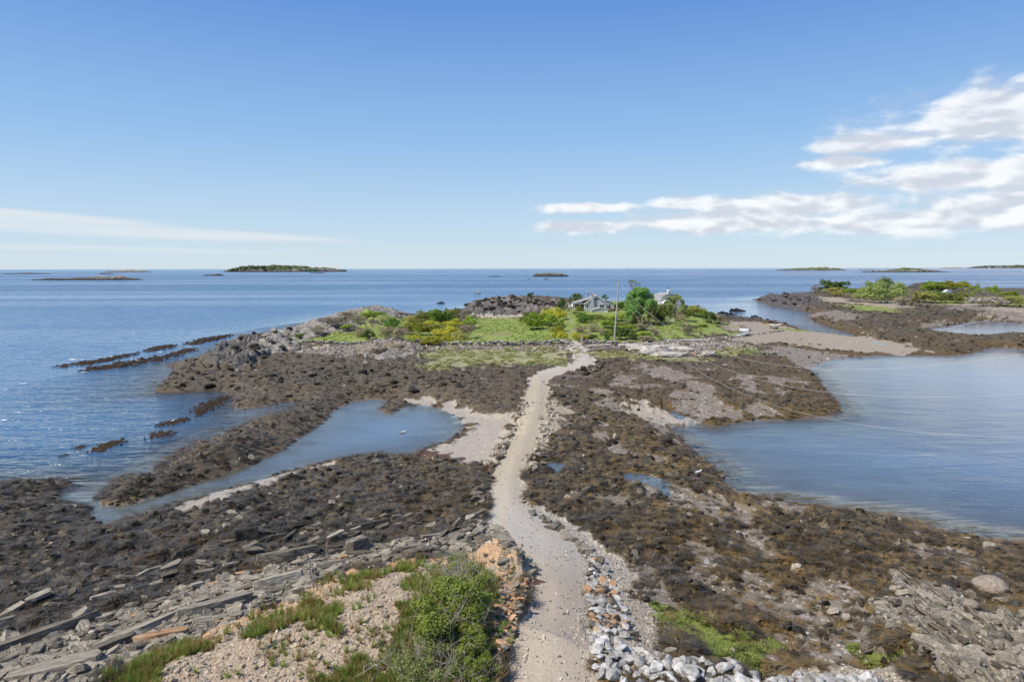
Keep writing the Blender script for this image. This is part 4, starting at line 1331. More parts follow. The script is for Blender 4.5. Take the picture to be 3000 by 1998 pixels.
def veg_mat(name, stops, posgold=False, rough=.6, transl=0.0, spec=.3, hue=None):
    """leaf or frond material: colour picked per tuft, mottled over its length"""
    m, t = new_mat(name)
    rnd = t.n('ShaderNodeObjectInfo').outputs['Random']
    pos = t.n('ShaderNodeNewGeometry').outputs['Position']
    f = t.math('ADD', t.math('MULTIPLY', rnd, .55), t.math('MULTIPLY', t.noise(pos, 1.1, 2, .6), .5))
    if posgold:
        f = t.math('ADD', t.math('MULTIPLY', rnd, .32), t.math('MULTIPLY', t.noise(pos, .30, 4, .68), .76))
        x = t.n('ShaderNodeSeparateXYZ', ins={0: pos}).outputs
        f = t.math('ADD', f, t.step(t.math('ADD', x[0], t.math('MULTIPLY', x[1], .08)), -14, 12, -.05, .17))
    col = t.ramp(f, stops)
    b = t.n('ShaderNodeBsdfPrincipled', ins={'Base Color': col, 'Roughness': rough, 'Specular IOR Level': spec})
    o = t.n('ShaderNodeOutputMaterial')
    if transl:
        tr = t.n('ShaderNodeBsdfTranslucent', ins={'Color': t.mix(1.0, col, (1.25, 1.3, .8), 'MULTIPLY')})
        mx = t.n('ShaderNodeMixShader', ins={0: transl, 1: b.outputs[0], 2: tr.outputs[0]})
        t.link(mx.outputs[0], o.inputs[0])
    else:
        t.link(b.outputs[0], o.inputs[0])
    return m


def scl3(d, s0, s1, k=.011, zf=1.0):
    s = rng.uniform(s0, s1, len(d)) * np.maximum(1, d * k / s0 * .6)
    return np.stack([s, s, s * zf], -1)


def rotz(n, tilt=.15):
    return np.stack([rng.normal(0, tilt, n), rng.normal(0, tilt, n), rng.uniform(0, 6.283, n)], -1)


cover = np.maximum.reduce([GM[k] for k in ('gravel', 'sand', 'mud', 'grass', 'marsh', 'shingle', 'rock', 'dark', 'soil', 'turf', 'orange', 'algae', 'road')])
land = (GM['shore'] > -.15)
pools = np.ones_like(GX)
for p, z, _ in POOLS:
    pools *= gsd(p) < 0
# rockweed
M_WEED = veg_mat('rockweed', [(.16, (.013, .010, .007)), (.38, (.058, .046, .030)), (.50, (.160, .131, .092)), (.58, (.052, .040, .021)), (.74, (.13, .086, .030)), (.95, (.29, .19, .066))], True, .38, 0, .5)
weeds = [ribbons(400 + i, 30, .50, .075, .030, 2) for i in range(5)] + [ribbons(420 + i, 28, .62, .07, .032, 2, .8) for i in range(5)]
for m_ in weeds:
    m_.materials.append(M_WEED)
wt = np.clip(1 - cover * 1.3, 0, 1) * land * pools * (GM['shore'] < 60) * sstep(GH, 2.6, 1.8)
wt = np.maximum(wt, .10 * (GM['mud'] > .5) * land)
wt = wt * (.35 + .65 * sstep(fbm(GX / 1.6, GY / 2.2, 97, 3), -.35, .2))
pt = grid_pts(wt, 34000, 12, 240)
pt[:, 2] += 0.0
scatter('rockweed', weeds, pt, rotz(len(pt), .12), scl3(pt[:, 1], .5, .95, .0085, .8), 'olive brown and grey rockweed lying over the tidal rocks', 'seaweed')
# weed-dark stones wedged between the tufts
dm_ = var([stone_mesh(480 + i, 12, .6, 'stone') for i in range(6)], M_DARK)
pt = grid_pts(np.clip(wt, 0, 1), 9000, 12, 200)
scatter('tidal_stones', dm_, pt, rotz(len(pt), .4), scl3(pt[:, 1], .16, .42, .0045) * rng.choice([.6, .8, 1, 1.5], len(pt))[:, None], 'dark wet stones lying in the rockweed', 'stones')
# pebbles
M_PEB = rock_mat('beach_pebble', (.30, .265, .22), (.46, .415, .35), (.62, .58, .52), scale=2, var=.5, bump=.1)
pm = var([stone_mesh(500 + i, 9, .6, 'pebble') for i in range(6)], M_PEB)
for m_ in pm:
    m_.materials.clear(); m_.materials.append(M_PEB)
pw = np.clip(GM['gravel'] * (1 - GM['road'] * (.86 - .25 * sstep(gsd(ROAD), .9, .2) - .25 * sstep(GY, 24, 28) * sstep(GY, 38, 30))) + GM['shingle'] * .9 + GM['soil'] * .25 + GM['sand'] * .10 * (GM['shore'] > .3) + GM['mud'] * .15 * (GM['shore'] > .3) + .06 * wt, 0, 1)
pt = grid_pts(pw, 26000, 12, 150)
scatter('pebbles', pm, pt, rng.uniform(0, 6.28, (len(pt), 3)), scl3(pt[:, 1], .06, .14, .0030, .7) * rng.choice([1, 1, 1, 1.6], len(pt))[:, None], 'loose tan and grey pebbles and cobbles of the road and shingle', 'pebbles')
# rusty chips on the bluff
om = var([slab_mesh(520 + i, 1.0, .6, .22, 'chip', 6) for i in range(5)], M_ORNG)
M_CHIP = rock_mat('shale_chip', (.25, .18, .115), (.40, .32, .23), (.55, .475, .38), scale=3, var=.45, bump=.1)
for m_ in om:
    m_.materials.clear(); m_.materials.append(M_CHIP)
pt = grid_pts(np.clip(GM['soil'] * .8 + GM['orange'], 0, 1) * (1 - GM['road']) * (1 - .85 * GM['turf']), 7000, 12, 60)
scatter('shale_rubble', om, pt, rotz(len(pt), .35), scl3(pt[:, 1], .05, .17, .002) * rng.choice([.6, .8, 1, 1.0, 2.0], len(pt))[:, None], 'tan and rusty shale chips strewn over the bluff', 'rubble')
# pale chips in the ledge and in the weed
gm_ = var([slab_mesh(540 + i, 1.0, .55, .25, 'chip', 6) for i in range(5)], M_PALE)
pt = grid_pts(np.clip(GM['shingle'] + .05 * wt + .5 * GM['rock'], 0, 1), 11000, 12, 130)
scatter('ledge_rubble', gm_, pt, rotz(len(pt), .3), scl3(pt[:, 1], .16, .5, .0045) * rng.choice([.6, .8, 1, 1.6], len(pt))[:, None], 'grey flakes and cobbles lying between the slabs', 'rubble')
# grass
M_GRASS = veg_mat('bluff_grass', [(.15, (.13, .20, .035)), (.42, (.24, .32, .065)), (.55, (.31, .34, .095)), (.68, (.33, .22, .10)), (.95, (.42, .25, .15))], False, .7, .3)
gr = [ribbons(600 + i, 26, .16, .34, .022, 2, math.pi, 0.0) for i in range(5)]
for m_ in gr:
    m_.materials.append(M_GRASS)
pt = grid_pts(np.clip(GM['turf'] * (.25 + .75 * sstep(fbm(GX / .9, GY / .9, 98, 3), -.2, .25)) + GM['soil'] * .05 * sstep(fbm(GX / 1.6, GY / 1.6, 99, 3), -.1, .3) * (1 - GM['road']), 0, 1), 9000, 12, 45)
scatter('bluff_grass', gr, pt, rotz(len(pt), .25), scl3(pt[:, 1], .35, .95, .001), 'green and russet grass on the bluff beside the road', 'grass')
M_LAWN = veg_mat('lawn_grass', [(.2, (.15, .20, .038)), (.5, (.27, .34, .07)), (.75, (.36, .41, .10)), (.95, (.40, .37, .16))], False, .7, .3)
gl_ = [ribbons(620 + i, 14, .4, .22, .10, 1, math.pi, 0.0) for i in range(4)]
for m_ in gl_:
    m_.materials.append(M_LAWN)
lw = GM['grass'] * (1 - GM['track'] * .55) * sstep(fbm(GX / 6, GY / 9, 95, 3), -.5, .25)
pt = grid_pts(lw, 4500, 80, 260)
scatter('meadow_grass', gl_, pt, rotz(len(pt), .2), scl3(pt[:, 1], .6, 1.1, .004) * np.array([1, 1, .8]), 'short mown and tufted grass of the island lawn', 'grass')
M_MARSH = veg_mat('marsh_grass', [(.2, (.17, .21, .06)), (.5, (.32, .33, .13)), (.75, (.46, .44, .25)), (.95, (.40, .30, .17))], False, .8, .2)
gm2 = [ribbons(640 + i, 14, .4, .16, .09, 1, math.pi, 0.0) for i in range(4)]
for m_ in gm2:
    m_.materials.append(M_MARSH)
pt = grid_pts(GM['marsh'] * .8 * sstep(fbm(GX / 2.5, GY / 5, 93, 3), -.2, .25), 2600, 60, 160)
scatter('marsh_grass', gm2, pt, rotz(len(pt), .2), scl3(pt[:, 1], .6, 1.0, .004), 'pale green salt marsh grass on both sides of the road', 'grass')
M_ALG = veg_mat('green_algae', [(.2, (.09, .12, .02)), (.6, (.17, .21, .04)), (.9, (.27, .29, .08))], False, .6, .1)
ga = [ribbons(660 + i, 18, .22, .05, .05, 1) for i in range(4)]
for m_ in ga:
    m_.materials.append(M_ALG)
pt = grid_pts(GM['algae'] * sstep(fbm(GX / 1.2, GY / 1.2, 96, 3), -.25, .25), 2600, 12, 40)
scatter('sea_lettuce', ga, pt, rotz(len(pt), .2), scl3(pt[:, 1], .7, 1.2, .001), 'bright green sea lettuce mat below the riprap', 'seaweed')


# ------------------------------------------------------------------ trees and shrubs
def leaf_cloud(seed, lumps, n, size, out=.75, name='crown', squash=1.0):
    """crown of small leaf faces over uneven lumps; lumps: (x, y, z, radius)"""
    r = np.random.default_rng(seed)
    lumps = np.asarray(lumps, float)
    wgt = lumps[:, 3] ** 2; wgt /= wgt.sum()
    k = r.choice(len(lumps), n, p=wgt)
    d = r.normal(size=(n, 3)); d /= np.linalg.norm(d, axis=1)[:, None]
    d[:, 2] = np.where((d[:, 2] < -.35) & (r.random(n) < .7), -d[:, 2], d[:, 2])
    rad = lumps[k, 3] * (1 - (1 - out) * r.random(n) ** 1.2 * 1.6) * r.uniform(.9, 1.12, n)
    c = lumps[k, :3] + d * rad[:, None] * np.array([1, 1, squash])
    nrm = d + r.normal(0, .45, (n, 3)); nrm /= np.linalg.norm(nrm, axis=1)[:, None]
    t1 = np.cross(nrm, r.normal(size=(n, 3))); t1 /= np.linalg.norm(t1, axis=1)[:, None] + 1e-9
    t2 = np.cross(nrm, t1)
    s = size * r.uniform(.55, 1.25, n)[:, None]
    v = np.stack([c - t1 * s, c + t2 * s * .62 + nrm * s * .12, c + t1 * s, c - t2 * s * .62 + nrm * s * .12], 1).reshape(-1, 3)
    f = np.arange(n * 4).reshape(n, 4)
    me = mesh_np(name, v, f, False)
    return me


def twigs(seed, n, h, spread, rad=.02, name='stems', base=0.0, sub=2):
    """bundle of crooked tapering stems"""
    r = np.random.default_rng(seed)
    V_, F_ = [], []

    def tube(p, q, ra, rb):
        p = np.array(p); q = np.array(q); ax = q - p
        a = np.cross(ax, [.3, .5, .81]); a /= np.linalg.norm(a) + 1e-9; b = np.cross(ax, a); b /= np.linalg.norm(b) + 1e-9
        i = len(V_)
        for c_, rr2 in ((p, ra), (q, rb)):
            for g in range(4):
                V_.append(tuple(c_ + rr2 * (math.cos(g * 1.571) * a + math.sin(g * 1.571) * b)))
        for g in range(4):
            F_.append((i + g, i + (g + 1) % 4, i + 4 + (g + 1) % 4, i + 4 + g))
    for k in range(n):
        a = r.uniform(0, 6.283); lean = spread * math.sqrt(r.random())
        p = np.array([r.normal(0, base), r.normal(0, base), -.15])
        hh = h * r.uniform(.6, 1.05)
        dirn = np.array([math.cos(a) * lean, math.sin(a) * lean, hh])
        prev = p; rw = rad * r.uniform(.6, 1.2)
        for g in range(3):
            q_ = p + dirn * ((g + 1) / 3) + r.normal(0, .07 * h, 3) * np.array([1, 1, .4])
            tube(prev, q_, rw * (1 - g * .28), rw * (1 - (g + 1) * .28))
            if g:
                for _ in range(sub):
                    e = q_ + (r.normal(0, .22 * h, 3) + np.array([0, 0, .12 * h]))
                    tube(q_, e, rw * .35, rw * .12)
            prev = q_
    return mesh_np(name, V_, F_, True)


def leafm(name, a, b, c, tr=.48):
    return veg_mat(name, [(.15, a), (.5, b), (.85, c)], False, .65, tr, .25)


LM = {'yellow': leafm('yellow_green_leaf', (0.162, 0.180, 0.022), (0.372, 0.372, 0.050), (0.570, 0.521, 0.074)),
      'lime': leafm('lime_leaf', (0.129, 0.179, 0.025), (0.256, 0.347, 0.052), (0.424, 0.513, 0.102)),
      'olive': leafm('olive_leaf', (0.155, 0.172, 0.053), (0.299, 0.309, 0.091), (0.472, 0.436, 0.163)),
      'brown': leafm('brown_twig_leaf', (0.155, 0.116, 0.085), (0.295, 0.240, 0.171), (0.419, 0.380, 0.217), .15),
      'dark': leafm('dark_green_leaf', (0.043, 0.078, 0.022), (0.093, 0.147, 0.037), (0.171, 0.232, 0.062), .25),
      'green': leafm('fresh_green_leaf', (0.070, 0.132, 0.031), (0.155, 0.256, 0.054), (0.279, 0.388, 0.093)),
      'maple': leafm('broad_green_leaf', (0.067, 0.152, 0.041), (0.168, 0.326, 0.078), (0.336, 0.528, 0.168), .25),
      'spruce': leafm('browned_spruce', (0.046, 0.046, 0.019), (0.132, 0.105, 0.039), (0.248, 0.186, 0.070), .1),
      'mauve': leafm('lilac_bloom', (0.171, 0.186, 0.093), (0.372, 0.341, 0.295), (0.589, 0.512, 0.558), .2),
      'airy': leafm('airy_green_leaf', (0.155, 0.202, 0.078), (0.295, 0.357, 0.139), (0.434, 0.496, 0.202))}
LM['near'] = leafm('bluff_shrub_leaf', (.085, .115, .02), (.20, .245, .05), (.34, .385, .095))
LM['nearpale'] = leafm('bluff_shrub_pale_leaf', (.13, .15, .055), (.25, .275, .10), (.37, .39, .15))
m_, t_b = new_mat('grey_bark')
pbsdf(t_b, t_b.mix(t_b.noise(t_b.n('ShaderNodeTexCoord').outputs['Object'], 8, 3, .6), (.12, .10, .085), (.36, .32, .28)), .9)
M_BARK = m_


def dome_lumps(seed, n, w_=1.0, h_=1.0):
    r = np.random.default_rng(seed)
    L = []
    for k in range(n):
        a = r.uniform(0, 6.283); q_ = math.sqrt(r.random()) * .36
        x, y = math.cos(a) * q_ * w_, math.sin(a) * q_ * w_
        top = h_ * math.sqrt(max(.08, 1 - (q_ / .5) ** 2))
        rad = r.uniform(.13, .24)
        L.append((x, y, max(rad * .8, top * r.uniform(.45, .95) - rad * .6), rad))
    return L


SHR = {}
for kind, cnt, lsz in (('yellow', 1000, .052), ('lime', 1000, .055), ('olive', 900, .05), ('brown', 560, .045), ('dark', 1100, .05), ('green', 1100, .055), ('mauve', 900, .045), ('airy', 800, .05)):
    SHR[kind] = []
    for v_ in range(3):
        cr_ = leaf_cloud(700 + len(SHR) * 10 + v_, dome_lumps(800 + v_ + len(SHR) * 7, 13), cnt, lsz)
        cr_.materials.append(LM[kind])
        st_ = twigs(900 + v_ + len(SHR) * 7, 9 if kind != 'brown' else 26, .7 if kind != 'brown' else .85, .36, .012, 'stems', .06)
        st_.materials.append(M_BARK)
        SHR[kind].append((cr_, st_))
WORDS = {'yellow': 'yellow green', 'lime': 'bright lime green', 'olive': 'olive', 'brown': 'brown twiggy', 'dark': 'dark green', 'green': 'fresh green', 'mauve': 'mauve blossoming', 'airy': 'pale airy green'}


def shrub(x, y, w_, h_, kind, label, group, name='shrub', z=None):
    zz = gz(x, y) if z is None else z
    root = empty(name, (x, y, zz - .05), rr_.uniform(0, 6.28))
    tag(root, label, 'shrub', group)
    cr_, st_ = pick(SHR[kind])
    sc = (w_ * 1.08, w_ * 1.08, h_ * 1.12)
    obj('crown', cr_, root, (0, 0, 0), None, sc)
    obj('stems', st_, root, (0, 0, 0), None, (w_, w_, h_))
    return root


def view_shrubs(items, f0, fs, grp, place_words, kw=1.3, kh=1.2):
    """items: (u, v, width, height, kind) read on an enlarged print whose origin is f0 and scale fs"""
    for n_, (u, v, wpx, hpx, kind, *extra) in enumerate(items):
        U, Vv = f0[0] + u * fs, f0[1] + v * fs
        p = on_ground(U, Vv)
        if p[1] > 322:
            p = np.array([*PZ([(U, Vv)])[0], 0]); p[2] = gz(p[0], p[1])
        k = p[1] / 2000.0 * S_ * fs
        shrub(p[0], p[1] + wpx * k * .3, wpx * k * kw, hpx * k * kh, kind, extra[0] if extra else '%s shrub %s' % (WORDS[kind], place_words), grp)


F3, S3 = (627.7, 643.4), .29988
view_shrubs([(1080, 475, 110, 55, 'yellow', 'low yellow shrub at the near left corner of the meadow thicket'), (1100, 425, 150, 90, 'yellow'), (1250, 430, 170, 80, 'olive'), (1200, 505, 150, 60, 'yellow', 'low bright yellow shrub by the stone wall, left of a pair'), (1300, 500, 140, 70, 'yellow', 'low bright yellow shrub by the stone wall, right of a pair'),
             (1130, 345, 160, 85, 'olive'), (1060, 345, 110, 60, 'olive'), (1210, 335, 150, 75, 'lime'), (1290, 365, 180, 125, 'green', 'tall green shrub in the middle of the meadow thicket'), (1400, 330, 190, 90, 'olive'), (1480, 345, 150, 90, 'brown'), (1500, 385, 130, 90, 'lime'), (1385, 400, 160, 80, 'yellow'),
             (1430, 490, 120, 85, 'olive', 'round olive shrub standing clear at the right end of the thicket'), (1470, 455, 130, 110, 'brown'), (1330, 445, 160, 80, 'yellow'), (880, 450, 130, 80, 'brown'), (970, 455, 120, 75, 'brown'), (730, 462, 80, 58, 'dark', 'small dark green shrub alone above the wall'), (680, 440, 120, 60, 'brown'), (1020, 420, 110, 70, 'olive'), (1200, 395, 150, 80, 'yellow'), (1330, 310, 40, 75, 'green', 'thin upright green shrub on the skyline of the thicket')],
            F3, S3, 'shrubs of the meadow thicket', 'in the thicket on the meadow left of the road')
view_shrubs([(2000, 385, 190, 100, 'lime'), (1960, 330, 140, 80, 'olive'), (2060, 350, 170, 110, 'lime'), (2170, 310, 150, 90, 'yellow'), (2150, 360, 150, 100, 'lime'), (2200, 400, 110, 70, 'olive'), (2170, 425, 130, 70, 'yellow'), (2195, 470, 130, 85, 'yellow', 'golden yellow shrub at the mouth of the grassy track, left side'), (2120, 300, 140, 60, 'olive')],
            F3, S3, 'shrubs left of the grassy track', 'in the hedge left of the grassy track', 1.12, 1.05)
view_shrubs([(460, 370, 190, 65, 'brown'), (330, 425, 110, 60, 'brown'), (740, 285, 160, 40, 'lime', 'low green creeping shrub on top of the left ridge'), (560, 300, 140, 40, 'brown'), (640, 330, 130, 45, 'brown'), (560, 390, 90, 40, 'lime'), (200, 460, 60, 40, 'lime')], F3, S3, 'low shrubs on the left ridge', 'on the rocky ridge at the left of the island')
F1, S1 = (1177.0, 612.0), .26656
view_shrubs([(600, 450, 120, 60, 'lime'), (670, 452, 130, 45, 'lime', 'bright green shrub against the front shed'), (620, 490, 150, 90, 'green'), (700, 570, 120, 95, 'brown'), (600, 575, 110, 80, 'brown'), (590, 640, 130, 85, 'yellow', 'golden yellow shrub at the mouth of the grassy track, right side'), (830, 540, 180, 95, 'lime'), (900, 480, 220, 85, 'lime'), (760, 480, 120, 70, 'olive'),
             (930, 640, 150, 120, 'dark', 'dense dark green shrub right of the tall pole foot'), (1010, 640, 130, 110, 'dark', 'second dense dark green shrub, right of the pole foot one'), (1130, 625, 150, 85, 'lime', 'light green spreading shrub right of the dark ones'), (1140, 560, 170, 85, 'brown'), (700, 645, 75, 65, 'green', 'small green shrub beside the gate post'), (780, 600, 100, 75, 'brown'),
             (1050, 490, 140, 90, 'brown'), (1160, 655, 120, 60, 'brown'), (1000, 570, 170, 80, 'lime'), (1240, 610, 90, 100, 'brown'), (860, 600, 120, 80, 'lime'), (650, 620, 90, 60, 'brown'), (820, 640, 60, 70, 'green'), (960, 540, 150, 80, 'olive')],
            F1, S1, 'shrubs between the track and the lawn', 'in the thicket between the track and the tall pole', 1.15, .85)
view_shrubs([(1500, 475, 120, 110, 'olive'), (1440, 480, 90, 90, 'brown'), (1330, 490, 150, 150, 'olive', 'loose olive shrub under the left boughs of the spindly tree'), (1600, 440, 170, 80, 'olive'), (1680, 450, 120, 60, 'lime'), (1560, 420, 130, 70, 'lime'), (1715, 495, 95, 75, 'dark', 'round dark green shrub at the lawn end above the beach'), (1790, 490, 110, 65, 'brown', 'bare mauve shrub beside the round dark one above the beach'), (1530, 605, 105, 85, 'brown', 'bare grey shrub alone at the front edge of the right lawn'), (1270, 500, 80, 80, 'dark'),
             (1650, 525, 70, 22, 'green', 'low clipped green clump on the right lawn'), (585, 405, 60, 55, 'olive', 'small olive shrub in front of the cottage porch'), (930, 380, 90, 65, 'green', 'green shrub right of the cottage'), (425, 370, 65, 75, 'dark', 'narrow dark shrub at the left of the cottage lawn'), (165, 290, 55, 42, 'dark', 'lone dark shrub on top of the rear headland'), (290, 385, 80, 30, 'brown', 'low brown shrub below the rear headland')],
            F1, S1, 'shrubs round the right lawn', 'at the back of the right lawn')
F2, S2 = (1648.0, 549.3), .29988
view_shrubs([(770, 415, 70, 60, 'brown'), (840, 420, 90, 85, 'dark', 'dark green bush nearest the tip of the right point'), (910, 410, 60, 60, 'dark'), (965, 405, 110, 70, 'green', 'rounded green bush right of the dark one on the point'), (930, 440, 150, 55, 'olive'), (1060, 440, 110, 60, 'lime'), (1040, 480, 100, 60, 'brown'), (1130, 485, 130, 80, 'airy'), (1220, 475, 150, 120, 'airy'),
             (1290, 440, 170, 110, 'airy', 'tallest pale airy bush on the right point'), (1300, 495, 200, 130, 'airy'), (1400, 480, 160, 110, 'airy'), (1450, 510, 130, 60, 'brown'), (1710, 430, 180, 90, 'lime', 'lime green dome left of the white boat on the point'), (1800, 415, 160, 85, 'yellow'), (1880, 400, 130, 70, 'yellow'), (1740, 470, 150, 60, 'green'), (1830, 495, 200, 60, 'olive'), (1640, 490, 170, 70, 'olive'), (1920, 480, 160, 60, 'olive'),
             (2060, 520, 170, 70, 'mauve', 'blossoming lilac bush below the domed tree on the point, left half'), (2170, 515, 150, 65, 'mauve', 'blossoming lilac bush below the domed tree on the point, right half'), (2270, 490, 170, 50, 'olive'), (2320, 520, 150, 60, 'olive'), (2250, 450, 120, 40, 'lime'), (1560, 460, 100, 50, 'olive')],
            F2, S2, 'bushes on the right-hand point', 'on the right-hand point across the channel')


def tree(name, label, uv, f0, fs, wpx, hpx, lumps, n, lsz, kind, trunk_r=.03, trunk_h=.5, limbs=5, out=.75, group=None, back=.0):
    """tree: lumps in units of the drawn width/height; trunk and limbs"""
    U, Vv = f0[0] + uv[0] * fs, f0[1] + uv[1] * fs
    p = on_ground(U, Vv)
    k = p[1] / 2000.0 * S_ * fs
    W, H = wpx * k, hpx * k
    root = tag(empty(name, (p[0], p[1] + back, gz(p[0], p[1] + back) - .05), 0), label, 'tree', group)
    L = [(a * W, b * W, c * H, d * (W + H) / 2) for a, b, c, d in lumps]
    cr_ = leaf_cloud(int(uv[0]) + 5, L, n, lsz, out)
    cr_.materials.append(LM[kind])
    obj('crown', cr_, root)
    r = np.random.default_rng(int(uv[0]))
    V_, F_ = [], []
    tp = np.array([0, 0, -.2]); top = np.array([r.normal(0, .03) * W, 0, trunk_h * H])

    def tube(p_, q_, ra, rb, ns=6):
        ax = q_ - p_; a = np.cross(ax, [.3, .8, .1]); a /= np.linalg.norm(a) + 1e-9; b = np.cross(ax, a); b /= np.linalg.norm(b) + 1e-9
        i = len(V_)
        for c_, r2 in ((p_, ra), (q_, rb)):
            for g in range(ns):
                V_.append(tuple(c_ + r2 * (math.cos(g * 6.283 / ns) * a + math.sin(g * 6.283 / ns) * b)))
        for g in range(ns):
            F_.append((i + g, i + (g + 1) % ns, i + ns + (g + 1) % ns, i + ns + g))
    tr_ = trunk_r * H
    prev = tp
    for g in range(4):
        q_ = tp + (top - tp) * (g + 1) / 4 + np.array([r.normal(0, .012) * H, r.normal(0, .012) * H, 0])
        tube(prev, q_, tr_ * (1 - g * .15), tr_ * (1 - (g + 1) * .15)); prev = q_
    me = mesh_np('trunk', V_, F_); me.materials.append(M_BARK)
    trunk = obj('trunk', me, root)
    V_, F_ = [], []
    for k_ in range(limbs):
        tgt = np.array(L[k_ % len(L)][:3]) + r.normal(0, .06 * W, 3)
        st = tp + (prev - tp) * r.uniform(.55, 1)
        mid = (st + tgt) / 2 + np.array([0, 0, -.03 * H])
        tube(st, mid, tr_ * .5, tr_ * .33, 5); tube(mid, tgt, tr_ * .33, tr_ * .12, 5)
        for _ in range(3):
            e = tgt + r.normal(0, .1 * W, 3); tube(mid + (tgt - mid) * r.random(), e, tr_ * .16, tr_ * .05, 4)
    me = mesh_np('limbs', V_, F_); me.materials.append(M_BARK)
    obj('limbs', me, trunk)
    return root


rl = np.random.default_rng(5)
big = [(0, 0, .50, .30)]
for k_ in range(70):
    a, e = rl.uniform(0, 6.283), rl.uniform(-.45, 1.35)
    rx = .36 * math.cos(e) * (1.08 if e < .3 else 1.0)
    big.append((math.cos(a) * rx * 1.05 - .02, math.sin(a) * rx, .47 + .40 * math.sin(e), rl.uniform(.08, .125)))
big += [(-.36, 0, .18, .13), (-.40, -.1, .30, .11), (-.3, -.2, .12, .12), (.3, -.1, .2, .12)]
tree('broadleaf_tree', 'big round dark green tree between the cottage and the barn', (1130, 505), F1, S1, 300, 335, big, 13000, .15, 'maple', .03, .35, 8, .8, back=2)
tree('dead_topped_tree', 'half bare treetop showing above the big round tree', (1110, 480), F1, S1, 150, 350, [(-.28, 0, .95, .06), (-.12, .1, .97, .06), (.05, 0, .94, .05), (.3, 0, .9, .035)], 170, .11, 'olive', .018, .85, 9, .5, back=8)
spr = []
for k_ in range(34):
    h_ = rl.uniform(.05, .97); rr2 = .40 * (1 - h_) ** .8; a = rl.uniform(0, 6.283)
    spr.append((math.cos(a) * rr2, math.sin(a) * rr2, h_, .05 + .05 * (1 - h_)))
tree('browned_spruce', 'browned spruce in front of the big round tree, left one', (1085, 500), F1, S1, 170, 165, spr, 1300, .12, 'spruce', .02, .8, 6, .7, 'browned spruces by the big round tree', back=-1)
tree('browned_spruce', 'browned spruce in front of the big round tree, taller right one', (1195, 510), F1, S1, 150, 180, [(a * .9, b, c, d) for a, b, c, d in spr], 1300, .12, 'spruce', .02, .8, 6, .7, 'browned spruces by the big round tree', back=-1)
air = []
for k_ in range(34):
    a, e = rl.uniform(0, 6.283), rl.uniform(-.5, 1.4)
    q_ = rl.uniform(.5, 1)
    air.append((math.cos(a) * .42 * q_ * math.cos(e), math.sin(a) * .4 * q_ * math.cos(e), .62 + .34 * q_ * math.sin(e), rl.uniform(.05, .09)))
tree('spindly_tree', 'spindly pale tree with a slender trunk on the right lawn', (1412, 518), F1, S1, 230, 310, air, 2800, .15, 'airy', .02, .6, 16, .45)
tree('small_tree', 'dark rounded tree left of the cottage porch', (560, 345), F1, S1, 150, 118, [(a * 1.1, b, c * .95, d * 1.15) for a, b, c, d in big[:40]], 1500, .15, 'dark', .03, .3, 6, .75)
tree('small_tree', 'light green tree behind the cottage roof', (845, 345), F1, S1, 80, 95, [(a, b, c * .8 + .15, d * 1.2) for a, b, c, d in air[:20]], 600, .15, 'green', .02, .5, 6, .6, back=10)
tree('meadow_tree', 'small round green tree standing at the left of the meadow thicket', (920, 400), F3, S3, 150, 112, [(a * 1.05, b, c * .75 + .2, d * 1.2) for a, b, c, d in big[:34]], 1300, .13, 'green', .022, .4, 8, .7)
dom = []
for k_ in range(30):
    a = rl.uniform(0, 6.283); q_ = math.sqrt(rl.random()) * .44
    dom.append((math.cos(a) * q_, math.sin(a) * q_, .95 - 1.3 * q_ * q_ - rl.uniform(.05, .3), rl.uniform(.05, .09)))
tree('domed_tree', 'wide domed yellow green tree with a leaning trunk on the right point', (2040, 470), F2, S2, 290, 125, dom, 1500, .22, 'lime', .05, .5, 10, .7)
tree('point_spruce', 'small dark spruce at the shore of the right point', (1520, 520), F2, S2, 85, 110, spr, 600, .2, 'spruce', .02, .8, 5, .7)

# ---- the bushes of the foreground bluff
def near_bush(label, uv, W, H, n, kind, leaf, seed, nst, stemh=1.0, lumpn=26, dead=0):
    p = on_ground(*uv)
    root = tag(empty('bluff_shrub', (p[0], p[1], p[2] - .08), 0), label, 'shrub', 'shrubs on the near bluff')
    r = np.random.default_rng(seed)
    L = []
    for k in range(lumpn):
        a = r.uniform(0, 6.283); q_ = math.sqrt(r.random()) * .42
        top = math.sqrt(max(.1, 1 - (q_ / .5) ** 2))
        rad = r.uniform(.09, .17) * (W + H) / 2
        L.append((math.cos(a) * q_ * W, math.sin(a) * q_ * W, H * top * r.uniform(.35, .95) - rad * .3, rad))
    cr_ = leaf_cloud(seed, L, n, leaf, .5); cr_.materials.append(LM[kind])
    obj('crown', cr_, root)
    st_ = twigs(seed + 1, nst, H * stemh, W * .42, .014, 'stems', W * .16, 3); st_.materials.append(M_TWIG)
    obj('stems', st_, root)
    return root


